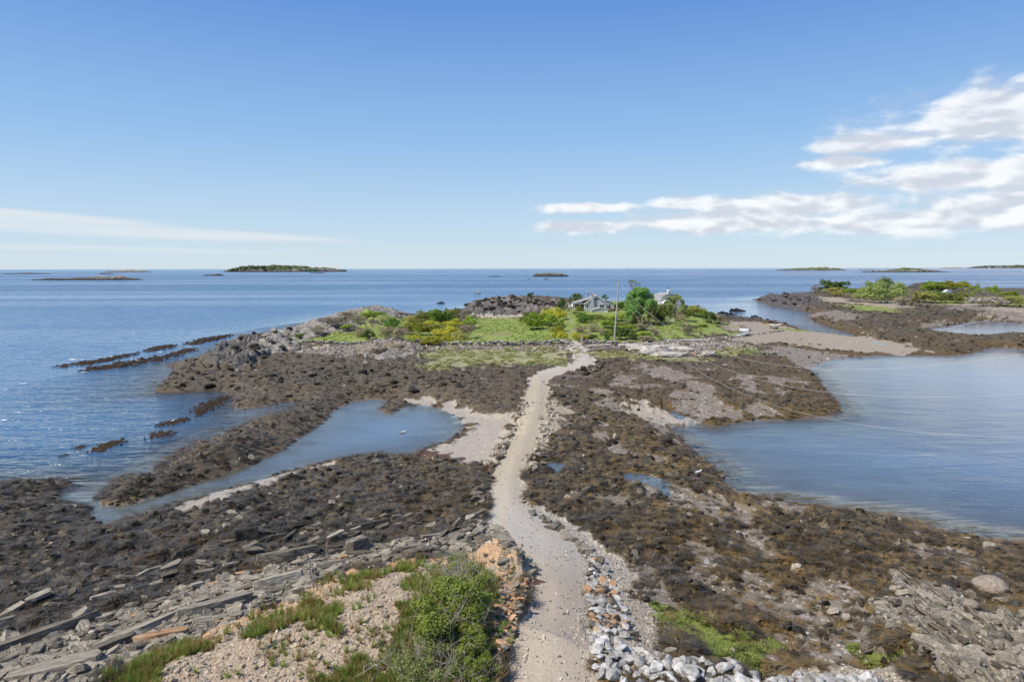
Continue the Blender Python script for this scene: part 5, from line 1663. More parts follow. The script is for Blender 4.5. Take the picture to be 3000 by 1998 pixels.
m_, t_b = new_mat('bleached_twig')
pbsdf(t_b, (.42, .37, .32), .9)
M_TWIG = m_
near_bush('leafy green shrub in the middle of the bluff, tallest of the bluff shrubs', (1035, 1445), 3.0, 1.65, 9500, 'near', .052, 31, 20, 1.05)
near_bush('leafy shrub with bare twigs above the rusty outcrop, uppermost on the bluff', (1065, 1365), 2.2, 1.1, 4200, 'near', .05, 32, 40, 1.25)
near_bush('grey twiggy half leafed shrub at the bottom edge of the bluff', (985, 1555), 2.5, 1.0, 6000, 'nearpale', .036, 33, 80, 1.0)
near_bush('bright green shrub at the bottom edge beside the road', (1098, 1560), 1.5, .75, 4200, 'near', .04, 34, 26, .9)
near_bush('low fresh green shrub between the twiggy shrub and the road', (1090, 1500), 1.7, .8, 3600, 'near', .042, 35, 26, .9)
near_bush('small green sprout patch at the road edge below the rubble', (1158, 1450), .7, .35, 420, 'green', .04, 36, 10, .9, 9)
# bare sapling on the ledge
p = on_ground(718, 1350)
sap = tag(empty('bare_sapling', tuple(p)), 'bleached leafless sapling leaning over the left ledge', 'tree')
me = twigs(77, 2, 1.5, .35, .035, 'trunk', .02, 4); me.materials.append(M_TWIG)
obj('trunk', me, sap)
# driftwood sticks
for k_, (uv, L, a, lab) in enumerate((((555, 1450), 1.0, .4, 'forked white driftwood branch on the bluff soil'), ((880, 1545), .9, -.3, 'bleached branching stick beside the twiggy shrub'), ((955, 1415), .8, 2.0, 'short white driftwood log against the leafy shrub'), ((620, 1490), .7, .1, 'thin curved white stick on the bluff path'))):
    p = on_ground(*uv)
    me = twigs(60 + k_, 2, L, L * .5, .022, 'driftwood', .02, 2); me.materials.append(M_TWIG)
    tag(obj('driftwood', me, None, (p[0], p[1], p[2] + .06), (1.45, .1, a)), lab, 'driftwood')


# ------------------------------------------------------------------ buildings and things on the island
class MB:
    def __init__(self):
        self.v, self.f = [], []

    def poly(self, pts):
        i = len(self.v); self.v += [tuple(p) for p in pts]; self.f.append(tuple(range(i, i + len(pts)))); return self

    def box(self, x0, x1, y0, y1, z0, z1):
        i = len(self.v)
        self.v += [(x0, y0, z0), (x1, y0, z0), (x1, y1, z0), (x0, y1, z0), (x0, y0, z1), (x1, y0, z1), (x1, y1, z1), (x0, y1, z1)]
        self.f += [tuple(i + k for k in q_) for q_ in ((0, 3, 2, 1), (4, 5, 6, 7), (0, 1, 5, 4), (1, 2, 6, 5), (2, 3, 7, 6), (3, 0, 4, 7))]
        return self

    def prism(self, prof, y0, y1):
        """profile in x,z extruded along y"""
        n = len(prof); i = len(self.v)
        self.v += [(x, y0, z) for x, z in prof] + [(x, y1, z) for x, z in prof]
        self.f.append(tuple(range(i, i + n))); self.f.append(tuple(range(i + 2 * n - 1, i + n - 1, -1)))
        for k in range(n):
            self.f.append((i + k, i + n + k, i + n + (k + 1) % n, i + (k + 1) % n))
        return self

    def slab(self, a, b, y0, y1, t):
        """roof plane from a to b (x,z) with thickness t along y0..y1"""
        dx, dz = b[0] - a[0], b[1] - a[1]; L = math.hypot(dx, dz); nx, nz = -dz / L * t, dx / L * t
        return self.prism([a, b, (b[0] + nx, b[1] + nz), (a[0] + nx, a[1] + nz)], y0, y1)

    def tube(self, p, q_, r0, r1, n=8):
        p, q_ = np.array(p, float), np.array(q_, float); ax = q_ - p; ax /= np.linalg.norm(ax)
        a = np.cross(ax, [.12, .9, .41]); a /= np.linalg.norm(a); b = np.cross(ax, a); i = len(self.v)
        for c_, r in ((p, r0), (q_, r1)):
            self.v += [tuple(c_ + r * (math.cos(g * 2 * math.pi / n) * a + math.sin(g * 2 * math.pi / n) * b)) for g in range(n)]
        self.f += [(i + g, i + (g + 1) % n, i + n + (g + 1) % n, i + n + g) for g in range(n)]
        self.f += [tuple(range(i + n - 1, i - 1, -1)), tuple(range(i + n, i + 2 * n))]
        return self

    def build(self, name, mat, parent=None, loc=None, smooth=False):
        me = bpy.data.meshes.new(name)
        me.from_pydata(self.v, [], self.f); me.update()
        bm = bmesh.new(); bm.from_mesh(me); bmesh.ops.recalc_face_normals(bm, faces=bm.faces); bm.to_mesh(me); bm.free()
        if smooth:
            me.polygons.foreach_set('use_smooth', np.ones(len(me.polygons), bool))
        me.materials.append(mat)
        return obj(name, me, parent, loc)


def flat_mat(name, c0, c1=None, rough=.7, scale=3, stretch=(1, 1, 1), spec=.3, metal=0.0):
    m, t = new_mat(name)
    n_ = t.noise(t.mapping(t.n('ShaderNodeTexCoord').outputs['Object'], scale=stretch), scale, 3, .6)
    pbsdf(t, t.mix(n_, c0, c1 or tuple(min(1, c * 1.25) for c in c0)), rough, n_, .15, .02, spec, Metallic=metal)
    return m


M_SHNG = flat_mat('weathered_shingle', (.44, .455, .47), (.56, .575, .585), .85, 5, (1, 1, 5))
M_ROOF = flat_mat('grey_roofing', (.25, .25, .245), (.36, .355, .35), .8, 4, (1, 4, 1))
M_WHITE = flat_mat('white_paint', (.74, .74, .72), (.82, .82, .80), .5, 4)
M_GLASS = flat_mat('dark_window_glass', (.02, .025, .03), (.03, .035, .04), .08, 1, spec=.6)
M_SHADE = flat_mat('under_porch_shade', (.05, .055, .06), (.08, .085, .09), .7, 2)  # dark tone that paints in the shade under the porch roof
M_WOOD = flat_mat('brown_wood', (.22, .13, .08), (.34, .22, .14), .8, 5)
M_GREYW = flat_mat('silvered_wood', (.36, .33, .29), (.52, .48, .43), .85, 4, (1, 1, .3))
M_STEEL = flat_mat('grey_steel', (.36, .37, .38), (.48, .49, .50), .45, 3, metal=.6)
M_YEL = flat_mat('yellow_plastic', (.78, .48, .05), (.85, .55, .08), .4, 2)
M_ORGP = flat_mat('orange_plastic', (.75, .22, .06), (.82, .28, .08), .4, 2)
M_BLK = flat_mat('dark_gear', (.03, .03, .03), (.07, .07, .065), .6, 4)
M_FOUND = flat_mat('foundation_stone', (.20, .19, .18), (.34, .33, .31), .9, 6)

# ---- cottage, local frame: x right, y away from the road, z up; scale read at its distance
HD = 157.0
PXU = 2000.0 / HD / .16985        # enlarged print pixels per unit
hc = at_d(1286.9 + .13328 * 620, 627.8 + .13328 * 655, HD)
ground_h = gz(hc[0], hc[1] + 1)
cot = tag(empty('cottage', (hc[0], hc[1], ground_h + .3)), 'grey shingled cottage with a front chimney, porch and low front shed', 'house')
HZ = hc[2] - ground_h


def hx(u): return (u - 620) / PXU
def hz(v): return (655 - v) / PXU + HZ


gx0, gx1, ev_, pk = hx(432), hx(806), hz(552), hz(408)
gm_x = hx(636)
DEP = 7.0
MB().prism([(gx0, -.4), (gx1, -.4), (gx1, ev_), (gm_x, pk), (gx0, ev_)], 0, DEP).build('wall', M_SHNG, cot)
sl_l = (pk - ev_) / (gm_x - gx0); sl_r = (pk - ev_) / (gx1 - gm_x)
roof = MB().slab((gm_x, pk + .03), (gx0 - .25, ev_ + .03 - .25 * sl_l), -.25, DEP + .25, -.12).slab((gx1 + .2, ev_ + .03 - .2 * sl_r), (gm_x, pk + .03), -.25, DEP + .25, -.12).build('roof', M_ROOF, cot)
for a, b in (((gm_x, pk - .05), (gx0 - .22, ev_ - .05 - .22 * sl_l)), ((gx1 + .18, ev_ - .05 - .18 * sl_r), (gm_x, pk - .05))):
    MB().slab(a, b, -.29, -.255, -.14).build('bargeboard', M_WHITE, roof)
# right wing with its lower roof
wx1 = hx(938); wz = hz(548)
MB().prism([(gx1 + .004, -.4), (wx1, -.4), (wx1, wz), (gx1 + .004, hz(515))], .35, DEP - .8).build('wing_wall', M_SHNG, cot)
MB().slab((wx1 + .2, wz - .0), (hx(735), hz(478)), .1, DEP - .6, -.1).build('wing_roof', M_ROOF, cot)
# left porch
px0 = hx(250); pz_ = hz(552)
MB().slab((hx(520), hz(476)), (px0 - .15, pz_), .3, DEP - .6, -.1).build('porch_roof', M_ROOF, cot)
MB().box(px0, gx0 - .004, 3.2, 3.3, 0, pz_).build('porch_back_wall', M_SHADE, cot)  # shade of the open porch put into this wall's dark colour
MB().box(px0 + .02, gx0 - .006, .55, 3.1, .02, .2).build('porch_floor', M_GREYW, cot)
for xx in (px0 + .05, (px0 + gx0) / 2, gx0 - .12):
    MB().box(xx, xx + .09, .6, .69, .2, hz(560)).build('porch_post', M_WHITE, cot)
MB().box(px0, gx0 - .01, .58, .66, hz(562), hz(545)).build('porch_beam', M_WHITE, cot)
# chimney
ch = MB().box(hx(534), hx(578), -.42, -.02, hz(545), hz(393)).prism([(hx(518), -.3), (hx(592), -.3), (hx(592), hz(585)), (hx(579), hz(545)), (hx(533), hz(545)), (hx(518), hz(585))], -.5, -.004).build('chimney', flat_mat('grey_masonry', (.38, .39, .40), (.50, .51, .52), .9, 7), cot)
MB().box(hx(530), hx(582), -.46, .02, hz(393), hz(388)).build('chimney_cap', M_FOUND, ch)


def window(parent, x0, x1, z0, z1, y=-.005, mull=0, name='window'):
    fw = .11
    f_ = MB().box(x0 - fw, x1 + fw, y - .05, y, z1, z1 + fw).box(x0 - fw, x1 + fw, y - .06, y, z0 - fw, z0).box(x0 - fw, x0, y - .05, y, z0, z1).box(x1, x1 + fw, y - .05, y, z0, z1)
    for k in range(mull):
        xm = x0 + (x1 - x0) * (k + 1) / (mull + 1); f_.box(xm - .03, xm + .03, y - .048, y, z0, z1)
    o = f_.build(name, M_WHITE, parent)
    MB().box(x0, x1, y - .02, y - .001, z0, z1).build('pane', M_GLASS, o)
    return o


window(cot, hx(590), hx(648), hz(500), hz(460), mull=1)
window(cot, hx(686), hx(762), hz(622), hz(568), mull=1)
window(cot, hx(618), hx(640), hz(600), hz(566))
window(cot, hx(464), hx(488), hz(622), hz(568))
window(cot, hx(846), hx(880), hz(655), hz(565), .345, name='door')
st = MB()
for k in range(3):
    st.box(hx(815), hx(925), -.5 + k * .28, .34, -.1 + k * .16, -.1 + (k + 1) * .16)
st.build('steps', M_WOOD, cot)
# low shed in front
sh_y = -4.2
shed = tag(empty('front_shed', (hc[0], hc[1] + sh_y, gz(hc[0], hc[1] + sh_y))), 'low grey shed with a shallow gable in front of the cottage', 'shed')
dz_ = shed.location[2] - ground_h
s0, s1, se, sp_ = hx(508) * .97, hx(800) * .97, hz(640) - dz_ + .28, hz(603) - dz_ + .28
sm = (s0 + s1) / 2
MB().prism([(s0, -.8), (s1, -.8), (s1, se), (sm, sp_), (s0, se)], 0, 2.6).build('wall', M_SHNG, shed)
srf = MB().slab((sm, sp_ + .02), (s0 - .12, se - .03), -.12, 2.7, -.08).slab((s1 + .12, se - .03), (sm, sp_ + .02), -.12, 2.7, -.08).build('roof', M_ROOF, shed)
MB().slab((sm, sp_ - .02), (s0 - .1, se - .06), -.16, -.125, -.07).slab((s1 + .1, se - .06), (sm, sp_ - .02), -.16, -.125, -.07).build('bargeboard', M_WHITE, srf)
MB().box(s1 - .95, s1 - .12, -.04, -.003, -.75, se - .05).build('door', M_WHITE, shed)

# ---- barn
BD = 168.0
bc = at_d(1286.9 + .13328 * 1895, 627.8 + .13328 * 600, BD)
PB = 2000.0 / BD / .16985
bg_ = gz(bc[0], bc[1])
barn = tag(empty('barn', (bc[0], bc[1], bg_), R(10)), 'grey shingled gambrel barn with a white cupola behind the spindly tree', 'barn')
bz0 = bc[2] - bg_


def bz(v): return (600 - v) / PB + bz0


bw = 175 / PB
prof = [(-bw, -.5), (bw, -.5), (bw, bz(492)), (bw - 40 / PB, bz(402)), (0, bz(350)), (-bw + 40 / PB, bz(402)), (-bw, bz(492))]
MB().prism(prof, 0, 6.0).build('wall', M_SHNG, barn)
brf = MB()
for a, b in ((prof[2], prof[3]), (prof[3], prof[4]), (prof[4], prof[5]), (prof[5], prof[6])):
    brf.slab(a, b, -.2, 6.2, -.1)
brf = brf.build('roof', M_ROOF, barn)
cp = MB().box(-.3, .3, .6, 1.2, bz(355), bz(312)).prism([(-.38, bz(312)), (.38, bz(312)), (0, bz(288))], .52, 1.28).build('cupola', M_WHITE, barn)
for sx in (-.15, .15):
    MB().box(sx - .08, sx + .08, .575, .597, bz(338), bz(318)).build('louvre', M_STEEL, cp)
MB().tube((0, .9, bz(292)), (0, .9, bz(262)), .025, .02, 6).box(-.28, .28, .885, .915, bz(268), bz(263)).prism([(-.3, bz(262)), (-.1, bz(256)), (.1, bz(260)), (.3, bz(252)), (.2, bz(266)), (-.2, bz(266))], .88, .92).build('weathervane', M_BLK, cp)
ax0, ax1 = -175 / PB, -45 / PB
MB().prism([(ax0, -.5), (ax1, -.5), (ax1, bz(500)), ((ax0 + ax1) / 2 + .3, bz(475)), (ax0, bz(518))], -2.2, -.004).build('lean_to_wall', M_SHNG, barn)
MB().slab(((ax0 + ax1) / 2 + .3, bz(473)), (ax0 - .15, bz(522)), -2.35, -.01, -.08).slab((ax1 + .15, bz(502)), ((ax0 + ax1) / 2 + .3, bz(473)), -2.35, -.01, -.08).build('lean_to_roof', M_WHITE, barn)
window(barn, -84 / PB, -60 / PB, bz(580), bz(537), -2.205)
window(barn, -12 / PB, 12 / PB, bz(450), bz(415), -.005)

# ---- utility poles
def pole(name, uv_base, v_top, lean, label, r0=.15, tr=False):
    p = on_ground(uv_base[0], uv_base[1])
    top = at_d(uv_base[0] + lean, v_top, p[1])
    root = tag(empty(name, tuple(p)), label, 'utility pole', 'utility poles')
    d = top - p
    MB().tube((0, 0, -.4), tuple(d), r0, r0 * .68, 10).build('shaft', M_GREYW, root, smooth=False)
    if tr:
        MB().tube((-.32, -.05, d[2] - 1.1), (-.32, -.05, d[2] - .45), .19, .19, 10).build('transformer', M_STEEL, root)
        MB().box(-.32, 0, -.04, .04, d[2] - .8, d[2] - .72).build('bracket', M_BLK, root)
    for k in range(1 if tr else 2):
        ins = MB().tube((d[0], d[1], d[2] + .0), (d[0], d[1], d[2] + .34), .05, .07, 8).build('insulator', M_STEEL, root) if k == 0 else MB().tube((d[0] * .9 + .1, d[1], d[2] * .9), (d[0] * .9 + .32, d[1], d[2] * .9), .05, .05, 8).build('insulator', M_STEEL, root)
    return p, top


pb, ptop = pole('utility_pole', (1411.7, 786.5), 650, 10.2, 'tall weathered utility pole leaning right beside the road end', .13)
p2b, p2top = pole('utility_pole', (1353.5, 715), 668.5, .6, 'shorter utility pole with a transformer in front of the cottage', .11, True)

# ---- overhead wires, running to a pole beyond the right edge
END = np.array([25.0, 15.0])


def wire(pts3000, label, r, mat, zs):
    """hang a line in the vertical plane pole -> END so that it sags as surveyed"""
    A = ptop[:2]; dv = END - A
    T_, Zz = [0.0], [zs]
    for u, v in pts3000:
        d = ray(u / S_, v / S_)
        # intersection of the sight line's plan with the wire's plan
        M2 = np.array([[d[0], -dv[0]], [d[1], -dv[1]]]); sol = np.linalg.solve(M2, A)
        T_.append(sol[1]); Zz.append(CAM_Z + d[2] * sol[0])
    cf = np.polyfit(T_, Zz, 2, w=[8] + [1] * (len(T_) - 1))
    mb = MB()
    P_ = [(*(A + dv * t), np.polyval(cf, t)) for t in np.linspace(0, 1, 61)]
    for a_, b_ in zip(P_[:-1], P_[1:]):
        mb.tube(a_, b_, r, r, 5)
    tag(mb.build('overhead_wire', mat), label, 'wire', 'overhead wires')
    return cf


M_WIRE = flat_mat('aluminium_wire', (.58, .58, .57), (.66, .66, .65), .4, 2)
M_CABLE = flat_mat('black_cable', (.06, .06, .06), (.09, .09, .09), .5, 2)
wire([(1866, 895), (1925, 946), (1998, 988), (2094, 1022), (2300, 1059), (2475, 1071), (2580, 1071.7), (2791, 1068), (3000, 1062)], 'topmost overhead wire, rising again at the right edge', .008, M_WIRE, ptop[2] + .2)
cf2 = wire([(1849, 900), (1905, 956), (1951, 993), (2029, 1041), (2111, 1070), (2313, 1116), (2475, 1138), (2826, 1167), (3000, 1175)], 'middle overhead wire crossing the bay in the picture', .007, M_WIRE, ptop[2] - .9)
wire([(1867, 943), (1940, 1015), (2003, 1063), (2074, 1100), (2279, 1176), (2440, 1216), (2651, 1257), (2826, 1280), (3000, 1303)], 'lowest dark overhead cable crossing the bay in the picture', .006, M_WIRE, ptop[2] - 1.6)
for uv, lab in (((1928, 978), 'small orange marker on the middle wire, upper one'), ((2029, 1041), 'small orange marker on the middle wire, lower one')):
    d = ray(uv[0] / S_, uv[1] / S_); A = ptop[:2]; dv = END - A
    sol = np.linalg.solve(np.array([[d[0], -dv[0]], [d[1], -dv[1]]]), A); t = sol[1]; p = A + dv * t
    me = boulder_mesh(3, 0.0, 2, 'wire_marker', 1.0); me.materials.append(M_ORGP)
    tag(obj('wire_marker', me, None, (p[0], p[1], np.polyval(cf2, t)), None, .16), lab, 'marker ball', 'orange wire markers')
mb = MB()
P_ = [tuple((p2top * (1 - t) + ptop * t) - np.array([0, 0, 3.6 * t * (1 - t)])) for t in np.linspace(0, 1, 21)]
for a_, b_ in zip(P_[:-1], P_[1:]):
    mb.tube(a_, b_, .018, .018, 5)
tag(mb.build('service_wire', M_WIRE), 'thin wire between the two utility poles', 'wire')


# ---- small things
def local(name, uv, label, cat, rz=0, group=None, lift=0):
    p = on_ground(*uv)
    return tag(empty(name, (p[0], p[1], p[2] + lift), rz), label, cat, group), p[1] / 2000.0 * S_


gp = local('gate_post', (1337, 791), 'grey wooden gate post at the road end', 'post')[0]
MB().box(-.11, .11, -.11, .11, -.3, 1.35).build('shaft', M_GREYW, gp)
MB().box(-.13, .13, -.13, .13, 1.35, 1.41).build('cap', M_GREYW, gp)
# picnic table
pt_, k_ = local('picnic_table', (1704.7, 751), 'grey picnic table on the beach', 'picnic table', .15)
for yy in (-.32, -.16, 0, .16, .32):
    MB().box(-.75, .75, yy - .07, yy + .07, .52, .56).build('plank', M_GREYW, pt_)
for yy in (-.62, .62):
    MB().box(-.75, .75, yy - .12, yy + .12, .30, .34).build('bench', M_GREYW, pt_)
for xx in (-.5, .5):
    MB().tube((xx, -.6, 0), (xx, -.12, .53), .04, .04, 6).build('leg', M_GREYW, pt_)
    MB().tube((xx, .6, 0), (xx, .12, .53), .04, .04, 6).build('leg', M_GREYW, pt_)
    MB().box(xx - .03, xx + .03, -.7, .7, .24, .30).build('brace', M_GREYW, pt_)
# overturned white skiff
bt, k_ = local('overturned_skiff', (1709.4, 762), 'white skiff lying upside down on the beach', 'boat', .12)
V_, F_ = [], []
for i in range(9):
    f = i / 8; x = (f - .5) * 2.0; wd = .42 * (1 - max(0, f - .55) ** 2 * 2.2); h_ = .48 - .06 * f
    for a in np.linspace(0, math.pi, 9):
        V_.append((x, math.cos(a) * wd * (1 + .1 * math.sin(a)), math.sin(a) ** .7 * h_))
for i in range(8):
    for j in range(8):
        b = i * 9 + j; F_.append((b, b + 1, b + 10, b + 9))
me = mesh_np('hull', V_, F_); me.materials.append(M_WHITE); hl = obj('hull', me, bt)
MB().poly([V_[72 + j] for j in range(9)]).build('transom', M_STEEL, bt)
MB().box(-1.0, .95, -.02, .02, .47, .53).build('keel', M_WHITE, hl)
# winch post beside it
wp, _ = local('winch_post', (1724, 762), 'small winch post standing beside the overturned skiff', 'winch')
MB().tube((0, 0, -.2), (0, 0, .95), .07, .06, 8).build('shaft', M_STEEL, wp)
MB().box(-.2, .2, -.14, .14, .22, .40).build('drum', M_BLK, wp)
# boat ramp
rp, _ = local('boat_ramp', (1709.4, 772), 'pale metal boat ramp propped on the shingle edge', 'ramp', .35)
rm = MB().prism([(-1.2, .12), (1.1, .42), (1.1, .48), (-1.2, .18)], -.55, .55).build('deck', flat_mat('pale_metal', (.55, .58, .58), (.68, .71, .71), .4, 3, metal=.3), rp)
for yy in (-.55, .5):
    MB().prism([(-1.2, .18), (1.1, .48), (1.1, .55), (-1.2, .25)], yy, yy + .05).build('rail', M_STEEL, rp)
MB().box(.8, .9, -.5, .5, -.1, .42).build('trestle', M_GREYW, rp)
# kayak rack and two kayaks
rk_, _ = local('kayak_rack', (1781, 756.5), 'low timber rack under the kayaks', 'rack', .05)
for xx in (-.75, .75):
    for yy in (-.4, .4):
        MB().box(xx - .05, xx + .05, yy - .05, yy + .05, -.2, .62).build('leg', M_GREYW, rk_)
    MB().box(xx - .06, xx + .06, -.55, .55, .62, .70).build('crossbar', M_GREYW, rk_)
MB().box(-.8, .8, -.05, .05, .22, .30).build('rail', M_GREYW, rk_)
MB().box(-.8, .8, .30, .36, .12, .34).build('shelf', M_BLK, rk_)


def kayak(yo, zo, mat, mat2, label, L=3.6, rz=.04):
    base = rk_.location
    root = tag(empty('kayak', (base[0] - .05, base[1] + yo, base[2] + zo), rz), label, 'kayak', 'kayaks on the rack')
    V_, F_ = [], []
    n = 15
    for i in range(n):
        f = i / (n - 1) * 2 - 1; wd = .27 * (1 - abs(f) ** 2.2) + .012; rise = .16 * abs(f) ** 2.5
        for a in np.linspace(0, 2 * math.pi, 11)[:-1]:
            V_.append((f * L / 2, math.cos(a) * wd, rise + .15 + math.sin(a) * (.15 * (1 - abs(f) ** 3) + .015)))
    for i in range(n - 1):
        for j in range(10):
            F_.append((i * 10 + j, i * 10 + (j + 1) % 10, (i + 1) * 10 + (j + 1) % 10, (i + 1) * 10 + j))
    k1 = [f for f in F_ if f[0] // 10 < n // 2]; k2 = [f for f in F_ if f[0] // 10 >= n // 2]
    for nm, fs_, mt in (('bow', k1, mat), ('stern', k2, mat2)):
        used, inv = np.unique(np.array(fs_), return_inverse=True)
        me = mesh_np(nm, np.array(V_)[used], inv.reshape(-1, 4)); me.materials.append(mt)
        obj(nm, me, root)
    MB().tube((-.35, 0, .285), (.35, 0, .285), .16, .16, 8).build('cockpit', M_BLK, root)


kayak(.28, .70, M_YEL, M_ORGP, 'yellow and orange kayak on the rear of the rack', 4.0, .05)
kayak(-.25, .70, M_WHITE, M_WHITE, 'white kayak on the front of the rack', 3.0, .05)


# garden chairs by the porch
def chair(uv, rz, label):
    root, k = local('garden_chair', uv, label, 'chair', rz, 'white garden chairs beside the cottage')
    MB().box(-.3, .3, -.3, .3, .28, .33).build('seat', M_WHITE, root)
    MB().prism([(-.30, .30), (.30, .30), (.24, 1.0), (0, 1.08), (-.24, 1.0)], .26, .32).build('backrest', M_WHITE, root)
    for sx in (-.33, .27):
        for yy in (-.3, .24):
            MB().box(sx, sx + .06, yy, yy + .06, 0, .30).build('leg', M_WHITE, root)
        MB().box(sx - .02, sx + .08, -.34, .30, .5, .54).build('armrest', M_WHITE, root)


chair((1309.5, 708.8), .4, 'left white garden chair beside the cottage porch')
chair((1314.5, 708.3), -.5, 'right white garden chair beside the cottage porch')
# swing bench under the spindly tree
sw, _ = local('swing_bench', (1541, 744), 'weathered bench swing hanging at the spindly tree', 'swing', .1)
MB().box(-.5, .5, -.2, .2, .42, .48).build('seat', M_GREYW, sw)
for zz in (.62, .74, .86):
    MB().box(-.5, .5, .19, .23, zz, zz + .07).build('slat', M_GREYW, sw)
for sx in (-.5, .5):
    MB().box(sx - .03, sx + .03, -.2, .22, .40, .42 + .5).build('side_frame', M_GREYW, sw)
MB().tube((-.5, 0, .9), (-.3, .1, 2.6), .012, .012, 5).tube((.5, 0, .9), (.3, .1, 2.6), .012, .012, 5).build('rope', M_GREYW, sw)
# propane-like boxes and lobster gear by the cottage
lg, _ = local('storage_box', (1322, 722), 'dark storage box at the porch corner', 'box')
MB().box(-.45, .45, -.3, .3, -.1, .45).build('body', M_BLK, lg)
MB().box(-.47, .47, -.32, .32, .45, .52).build('lid', M_STEEL, lg)
# small white boat among the bushes of the right point
pb_, _ = local('beached_boat', (F2[0] + 1770 * S2, F2[1] + 440 * S2), 'white boat hauled out among the bushes on the right point', 'boat', .5)
V_, F_ = [], []
for i in range(9):
    f = i / 8; x = (f - .5) * 5; wd = .9 * (1 - max(0, f - .4) ** 2 * 2.6)
    for a in np.linspace(math.pi, 2 * math.pi, 7):
        V_.append((x, math.cos(a) * wd, 1.6 + math.sin(a) * .9))
for i in range(8):
    for j in range(6):
        b = i * 7 + j; F_.append((b, b + 1, b + 8, b + 7))
me = mesh_np('hull', V_, F_); me.materials.append(M_WHITE); obj('hull', me, pb_)
MB().prism([(-2.4, 1.6), (1.6, 1.6), (2.3, 1.75), (.6, 2.2), (-.8, 2.4), (-2.4, 1.9)], -.5, .5).build('cover', M_WHITE, pb_)
# driftwood logs on the landing
M_DRIFT = flat_mat('driftwood', (.40, .36, .31), (.58, .54, .48), .9, 4, (4, 1, 1))
for k_, (uv, L, a, lab) in enumerate((((1452, 797), 5.5, -.55, 'long bleached driftwood log slanting below the dark shrubs'), ((1470, 794), 4.0, .15, 'driftwood log lying level above the bleached outcrops'), ((1580, 785), 7.0, -.02, 'longest driftwood log along the right lawn edge'), ((1380, 797), 3.0, .05, 'driftwood log by the short stone wall'), ((1620, 795), 4.0, .1, 'grey log on the right shingle'), ((1530, 797), 3.5, -.2, 'grey log behind the bleached outcrops'))):
    p = on_ground(*uv)
    r_ = tag(empty('driftwood_log', (p[0], p[1], p[2] + .12), a), lab, 'driftwood log')
    MB().tube((-L / 2, 0, 0), (L / 2, 0, .12), .16, .10, 8).build('trunk', M_DRIFT, r_)
    MB().tube((L * .2, 0, .05), (L * .33, .35, .45), .05, .03, 6).build('branch_stub', M_DRIFT, r_)
# gulls
M_GULL = flat_mat('white_feather', (.74, .74, .73), (.8, .8, .8), .7, 4)
def gull(x, y, z, rz, label, s=1.0):
    root = tag(empty('gull', (x, y, z), rz), label, 'gull', 'gulls'); root.scale = (s, s, s)
    r_ = np.array([[-.26, .03, .10], [-.18, .06, .11], [-.05, .10, .12], [.08, .10, .13], [.16, .06, .16], [.20, .045, .22], [.24, .05, .25], [.29, .03, .245], [.33, .012, .23]])
    V_, F_ = [], []
    for x_, w_, z_ in r_:
        for a in np.linspace(0, 2 * math.pi, 9)[:-1]:
            V_.append((x_, math.cos(a) * w_, z_ + math.sin(a) * w_ * .9))
    for i in range(len(r_) - 1):
        for j in range(8):
            F_.append((i * 8 + j, i * 8 + (j + 1) % 8, (i + 1) * 8 + (j + 1) % 8, (i + 1) * 8 + j))
    me = mesh_np('body', V_, F_); me.materials.append(M_GULL); obj('body', me, root)
    for sy in (-1, 1):
        MB().prism([(-.34, .12), (-.2, .17), (.1, .2), (.06, .12), (-.1, .09)], sy * .10 - .012, sy * .10 + .012).build('wing', M_STEEL, root)
p = at_z(926, 995, 0); gull(p[0], p[1], -.06, .3, 'white gull floating on the left tide pool', .9)
p = on_ground(1605, 1091); gull(p[0], p[1], p[2] + .05, .4, 'white gull standing on a weedy rock right of the causeway', .9)
p = at_z(395, 970, 0); gull(p[0], p[1], -.06, 1.0, 'gull floating by the small left reefs', .9)


# ------------------------------------------------------------------ reefs, islets and far islands
def islet_mesh(outline, height, cell, rough=.35, seed=1, peaks=(), skirt=.4, cap=0, jag=.10):
    """rocky islet: height field clipped to an outline (world x, y)"""
    o = np.asarray(outline, float)
    lo, hi = o.min(0) - cell * 2, o.max(0) + cell * 2
    nx, ny = int((hi[0] - lo[0]) / cell[0]) + 2, int((hi[1] - lo[1]) / cell[1]) + 2
    X_, Y_ = np.meshgrid(np.linspace(lo[0], hi[0], nx), np.linspace(lo[1], hi[1], ny))
    s = sdist(X_, Y_, o)
    sc = max(hi[0] - lo[0], 1e-6)
    wdt = min(hi[0] - lo[0], hi[1] - lo[1])
    n_ = fbm(X_ / sc * 9, Y_ / wdt * 5, seed, 4) + .5 * ridged(X_ / sc * 18, Y_ / wdt * 7, seed + 3, 3)
    s = s + (n_ - (.55 if jag > .2 else 0)) * wdt * jag + fbm(X_ / sc * 30, Y_ / wdt * 10, seed + 8, 2) * wdt * .08
    prof = np.clip(s / (wdt * .30), -1, 1)
    z = height * np.where(prof > 0, prof ** .8, prof * 1.2) * (1 + rough * 1.3 * n_) + height * min(.3, rough * .6) * n_ * (prof > -.15)
    for (cx, cy, rx, ry, hh) in peaks:
        z = z + hh * np.exp(-(((X_ - cx) / rx) ** 2 + ((Y_ - cy) / ry) ** 2)) * (1 + .4 * n_)
    if cap:
        z = np.where(z > 0, z * cap / z.max(), z)
    z = np.where(s < 0, np.minimum(z, -skirt * height * .2), z)
    idx_ = np.arange(nx * ny).reshape(ny, nx)
    qd = np.stack([idx_[:-1, :-1], idx_[:-1, 1:], idx_[1:, 1:], idx_[1:, :-1]], -1)
    zm = np.maximum.reduce([z[:-1, :-1], z[1:, :-1], z[:-1, 1:], z[1:, 1:]])
    f = qd[zm > -skirt * height]
    used, inv = np.unique(f, return_inverse=True)
    me = mesh_np('rock', np.stack([X_, Y_, z], -1).reshape(-1, 3)[used], inv.reshape(-1, 4))
    return me


